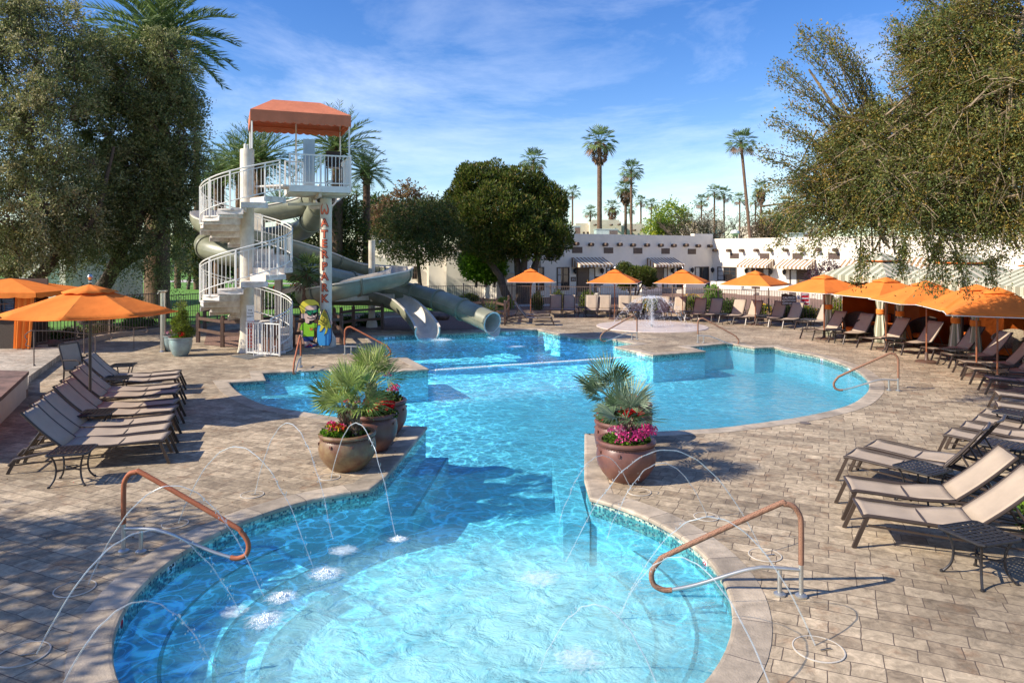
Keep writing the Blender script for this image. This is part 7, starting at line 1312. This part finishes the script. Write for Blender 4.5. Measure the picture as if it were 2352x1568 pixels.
t, c = brown_pot(lx, ly, .42, .53, M['potolive'], 'front left pot with mottled olive glaze'); foliage(c + Vector((-.17, -.08, 0)), .2, .22, .16, 900, BR, t); foliage(c + Vector((.05, .05, 0)), .26, .24, .08, 300, BU, t); blossoms(c + Vector((-.18, -.06, .09)), .15, .15, 13, [M['fred'], M['fred'], M['fpink']], t)
blossoms(c + Vector((-.14, -.14, .05)), .14, .1, 6, [M['fyel'], M['fpale']], t, per=14)
rndf = lambda n_, el0, el1, sz, off=(0, 0, 0), az0=0, ar=6.283: [((off[0], off[1], off[2]), (math.cos(az0 + ar * i / n_ + .3) * math.cos(e), math.sin(az0 + ar * i / n_ + .3) * math.cos(e), math.sin(e)), sz * (.85 + .3 * R.random())) for i in range(n_) for e in [math.radians(el0 + (el1 - el0) * R.random())]]
pot_palm(c, [((.12, 0), (.08, .02, .44), .095), ((-.06, .05), (-.08, .08, .34), .085)], rndf(7, 0, 22, .44, (.06, .02, .44)) + rndf(5, 35, 55, .46, (.06, .02, .46)) + rndf(3, 65, 86, .46, (.05, .02, .48)) + rndf(4, 10, 50, .40, (-.1, .08, .36)), FANL, 'bushy bright green fan palm in the front left pot')
lx2, ly2 = P(856, 960, 11.55).x, 11.55; t, c = brown_pot(lx2, ly2, .40, .60, M['pot'], 'middle left brown pot crowded with red geraniums'); foliage(c + Vector((.08, 0, 0)), .32, .3, .18, 1100, BU, t); blossoms(c + Vector((.1, -.05, .12)), .27, .24, 26, M['fred'], t); blossoms(c + Vector((-.32, -.05, .16)), .12, .1, 8, M['fred'], t)
pot_palm(c, [((-.05, 0), (-.02, .05, .52), .09)], rndf(7, 5, 35, .46, (-.02, .05, .54)) + rndf(5, 45, 80, .46, (.0, .05, .56)), FANL, 'taller fan palm in the middle left pot')
lx3, ly3 = P(885, 930, 12.55).x, 12.55; t, c = brown_pot(lx3, ly3, .38, .60, M['pot'], 'rear left brown pot with pink blossoms'); foliage(c + Vector((.05, 0, 0)), .25, .25, .22, 700, BU, t); blossoms(c + Vector((.14, 0, .2)), .12, .1, 7, M['fpink'], t); blossoms(c + Vector((.06, 0, .38)), .02, .02, 1, M['fpink'], t)
rx_, ry_ = P(1438, 1000, 10.05).x, 10.05; t, c = brown_pot(rx_, ry_, .42, .56, M['pot'], 'front right brown pot with pink flowers'); foliage(c, .36, .34, .13, 1500, BR + BU, t, .045, .035); blossoms(c + Vector((.22, -.05, .10)), .17, .22, 19, M['fpink'], t); blossoms(c + Vector((-.16, -.1, .12)), .14, .18, 9, [M['fpale'], M['fpink']], t); blossoms(c + Vector((-.02, -.26, .06)), .18, .05, 6, M['fpink'], t)
pot_palm(c, [((0, .02), (.01, .03, .30), .10)], rndf(7, 5, 30, .40, (.01, .03, .32)) + rndf(4, 50, 82, .42, (.01, .03, .34)), FANB, 'blue green fan palm in the front right pot')
rx2, ry2 = P(1424, 960, 11.1).x, 11.1; t, c = brown_pot(rx2, ry2, .40, .58, M['pot'], 'middle right brown pot with red geraniums'); foliage(c, .36, .33, .18, 1300, BU, t); blossoms(c + Vector((.18, -.05, .13)), .2, .2, 22, M['fred'], t); blossoms(c + Vector((-.22, -.08, .1)), .14, .16, 13, M['fred'], t)
pot_palm(c, [((-.1, 0), (-.14, .05, .36), .09)], rndf(5, 5, 35, .44, (-.14, .05, .38), 1.4, 3.8) + rndf(4, 50, 80, .48, (-.14, .05, .40)), FANB, 'dark fan palm in the middle right pot')
rx3, ry3 = P(1447, 930, 12.15).x, 12.15; t, c = brown_pot(rx3, ry3, .38, .62, M['pot'], 'rear right brown pot against the water'); foliage(c, .26, .26, .14, 600, BU, t); blossoms(c + Vector((-.1, -.05, .08)), .2, .18, 9, M['fred'], t)
# flowers and juniper in the teal pots
tq = G(415, 817); t = thing('potted_juniper', tq + Vector((0, 0, .5)), 'loose tiered juniper growing in the teal pot', 'shrub'); limbs(t, [([tq + Vector((0, 0, .4)), tq + Vector((.05, 0, 1.0)), tq + Vector((0, 0, 1.6))], .03, .01)], M['bark'])
clump_crown([(tq.x - .02, tq.y, .85, .27, .25, .24), (tq.x + .16, tq.y, .72, .2, .2, .14), (tq.x, tq.y, 1.22, .16, .16, .14), (tq.x + .03, tq.y, 1.52, .14, .14, .17), (tq.x - .12, tq.y, 1.05, .12, .12, .12)], 90, 110, .10, .06, .012, YG[:1] + CY_[:2], t, w=[.25, .4, .35], shell=.3)
t2_ = thing('potted_flowers', tq + Vector((0, -.1, .55)), 'red geraniums at the rim of the teal pot', 'flowers'); foliage(tq + Vector((0, 0, .54)), .28, .28, .08, 500, BR, t2_); blossoms(tq + Vector((.14, -.12, .60)), .14, .08, 5, M['fred'], t2_); q2 = G(396, 806); t2_ = thing('potted_flowers', q2 + Vector((0, 0, .5)), 'pale pink blooms in the dark pot behind the shower post', 'flowers'); blossoms(q2 + Vector((0, -.05, .53)), .22, .2, 16, M['fpale'], t2_)
# ---- bushes behind the fence
def bush(px, py, Y, w_, h_, mats, label, n_=900, lf=.09, wt=None, fl=None, name='bush', cr=.16):
    b = P(px, py, Y); b = Vector((b.x, Y, 0)); t = thing(name, b, label, 'bush'); s = Y / F; hh = h_ * s; clump_crown([(b.x, Y, hh * .45, w_ * s, w_ * s * .8, hh * .5)], n_ // 14, 22, cr, lf, lf * .5, mats, t, w=wt, shell=.3, name='foliage')
    if fl is not None: p, u = blobs_to([(b.x, Y - .05, hh * .5, w_ * s * 1.08, w_ * s * .9, hh * .55)], 150, .95); leafobj('blossoms', p, u, .07, .07, [fl], t)
    return t
for a in ((1281, 690, 38.4, 13, 48, YG + BU, 'upright yellowish shrub left of the first back row loungers'), (1350, 690, 38, 15, 50, BU + YG[:1], 'taller upright shrub between the first two back umbrellas'), (1234, 705, 38.6, 10, 40, BU, 'thin shrub by the fence right of the leftmost back umbrella'), (1637, 660, 36.6, 22, 72, BR, 'bright green clipped column bush before the right wing')): bush(*a, lf=.1, n_=1600, wt=None)
for a in ((1510, 690, 37, 24, 36, 'flowering bush behind the fountain'), (1588, 690, 36.3, 25, 44, 'yellow flowering bush right of the third back umbrella'), (1470, 690, 37.6, 18, 30, 'low yellow green bush left of the fountain spray'), (1746, 700, 34.2, 22, 32, 'low flowering bush behind the sixth back row pole'), (1850, 705, 32.2, 26, 36, 'yellow flowering bush under the red sign')): bush(a[0], a[1], a[2], a[3], a[4], BU + YG[:1], a[5], n_=1900, fl=M['fyel'])
for a in ((1680, 695, 35.6, 26, 36, BU, 'dark mounded bush behind the fourth pair of loungers'), (1920, 690, 31, 16, 60, YG + DR[:1], 'straw coloured upright grass plant by the first cabana'), (1970, 690, 29.6, 26, 74, DK + BU, 'dark glossy bush left of the first cabana'), (1900, 700, 31.5, 18, 40, BU, 'small green bush behind the curtained post'), (1160, 660, 40, 20, 22, YG, 'low yellow flowered patch at the fence by the cypress'), (1078, 650, 46, 22, 14, YG + BU, 'low yellow leaved shrub before the cream wall'), (100, 790, 24.4, 30, 34, BU, 'grey green shrubs by the left fence'), (160, 780, 25.2, 34, 26, BU + DR, 'dry grassy tuft behind the left kerb'), (230, 765, 27, 30, 24, BU + DR, 'strappy plant behind the left kerb'), (320, 750, 29.4, 40, 20, BU, 'low planting with flowers by the left fence'), (590, 700, 40, 60, 26, BU, 'dark hedge beyond the stair tower'), (690, 690, 46, 70, 24, DK, 'hedge with red blooms beyond the tower'), (310, 700, 31, 24, 70, BU, 'dark upright shrub behind the left umbrella rim'), (240, 700, 31.5, 22, 40, DK, 'dark shrub behind the left umbrella'), (850, 745, 30.6, 26, 22, BU, 'low green plants under the curled flume'), (790, 745, 30, 24, 20, BU, 'low dark plants behind the cutout board'), (1800, 705, 33.3, 16, 34, BU, 'thin bush below the caution sign'), (2270, 1130, 0, 0, 0, None, None)):
    if a[5]: bush(*a, n_=2200)
q = P(2345, 1130, 7.9); t = thing('bush', (q.x + .3, 7.9, 0), 'small dark green bush at the right picture edge', 'bush'); clump_crown([(q.x + .35, 7.9, .3, .35, .35, .28)], 70, 30, .09, .05, .035, BR + BU, t, shell=.3, name='foliage')
pq = P(1925, 690, 33); t = thing('purple_tree', (pq.x, 33, 0), 'small purple leaved tree in front of the right wing', 'tree'); limbs(t, [([Vector((pq.x, 33, 0)), Vector((pq.x + .1, 33, 1.5)), P(1898, 615, 33)], .06, .02), ([Vector((pq.x, 33, 0)), Vector((pq.x - .3, 33, 1.3)), P(1872, 640, 33)], .05, .02)], M['bark']); spray_crown([Bl(1905, 615, 33, 20, 14), Bl(1872, 635, 33, 14, 18)], 160, 10, .35, .09, .05, PU, t, name='crown')
for i, (px, py, Y, s, l) in enumerate(((1122, 722, 31.5, .5, 'small dark sago-like palm behind the tube slide'), (702, 690, 26.5, 1.0, 'shaggy fan palm between the flume and the lettered column'))):
    if i == 0: date_palm(Vector((P(px, py, Y).x, Y, 0)), Vector((P(px, py, Y).x, Y, .35)), .8, .12, l, nf=26, nl=18, low=10, grp=None, mats=DK[:3])
    else:
        top = P(708, 628, Y); fan_palm(Vector((P(690, 760, Y).x, Y, 0)), top.z, .85, .14, l, nf=30, grp=None, lean=top.x - P(690, 760, Y).x)
# red blooms along the hedge beyond the tower, petals on the left deck
t = thing('rose_bed', P(620, 660, 44), 'red roses flowering along the hedge beyond the tower', 'flowers'); t.location.z = 0; p, u = blobs_to([(P(600, 0, 43).x, 43, .7, 1.6, .6, .5), (P(700, 0, 44).x, 44, .7, 2, .6, .5)], 200, .8); leafobj('blooms', p, u, .13, .12, [M['fred']], t)
p, u = blobs_to([(P(620, 0, 43).x, 43, .4, 3.2, .7, .5)], 2500, .3); leafobj('foliage', p, u, .14, .09, BU, t)
nL = 900; Pp = np.stack([R.uniform(-7.5, -1.5, nL), R.uniform(5, 12, nL), np.full(nL, .012)], 1); Pp = Pp[(np.hypot(Pp[:, 0] - C0.x, Pp[:, 1] - C0.y) > 3.2)]; keep = R.random(len(Pp)) < .35; Pp = Pp[keep]; D = R.normal(size=Pp.shape); D[:, 2] *= .1
o = leafobj('leaf_litter', Pp, D, .03, .016, [DR[0], DR[1], M['fred']], None, [.5, .45, .05]); tag(o, 'scattered small dry leaves on the left paving', 'fallen leaves'); o['kind'] = 'stuff'
bpy.context.view_layer.update()
for o in list(bpy.data.objects):
    if o.get('label') == 'x': o['label'] = 'spare'
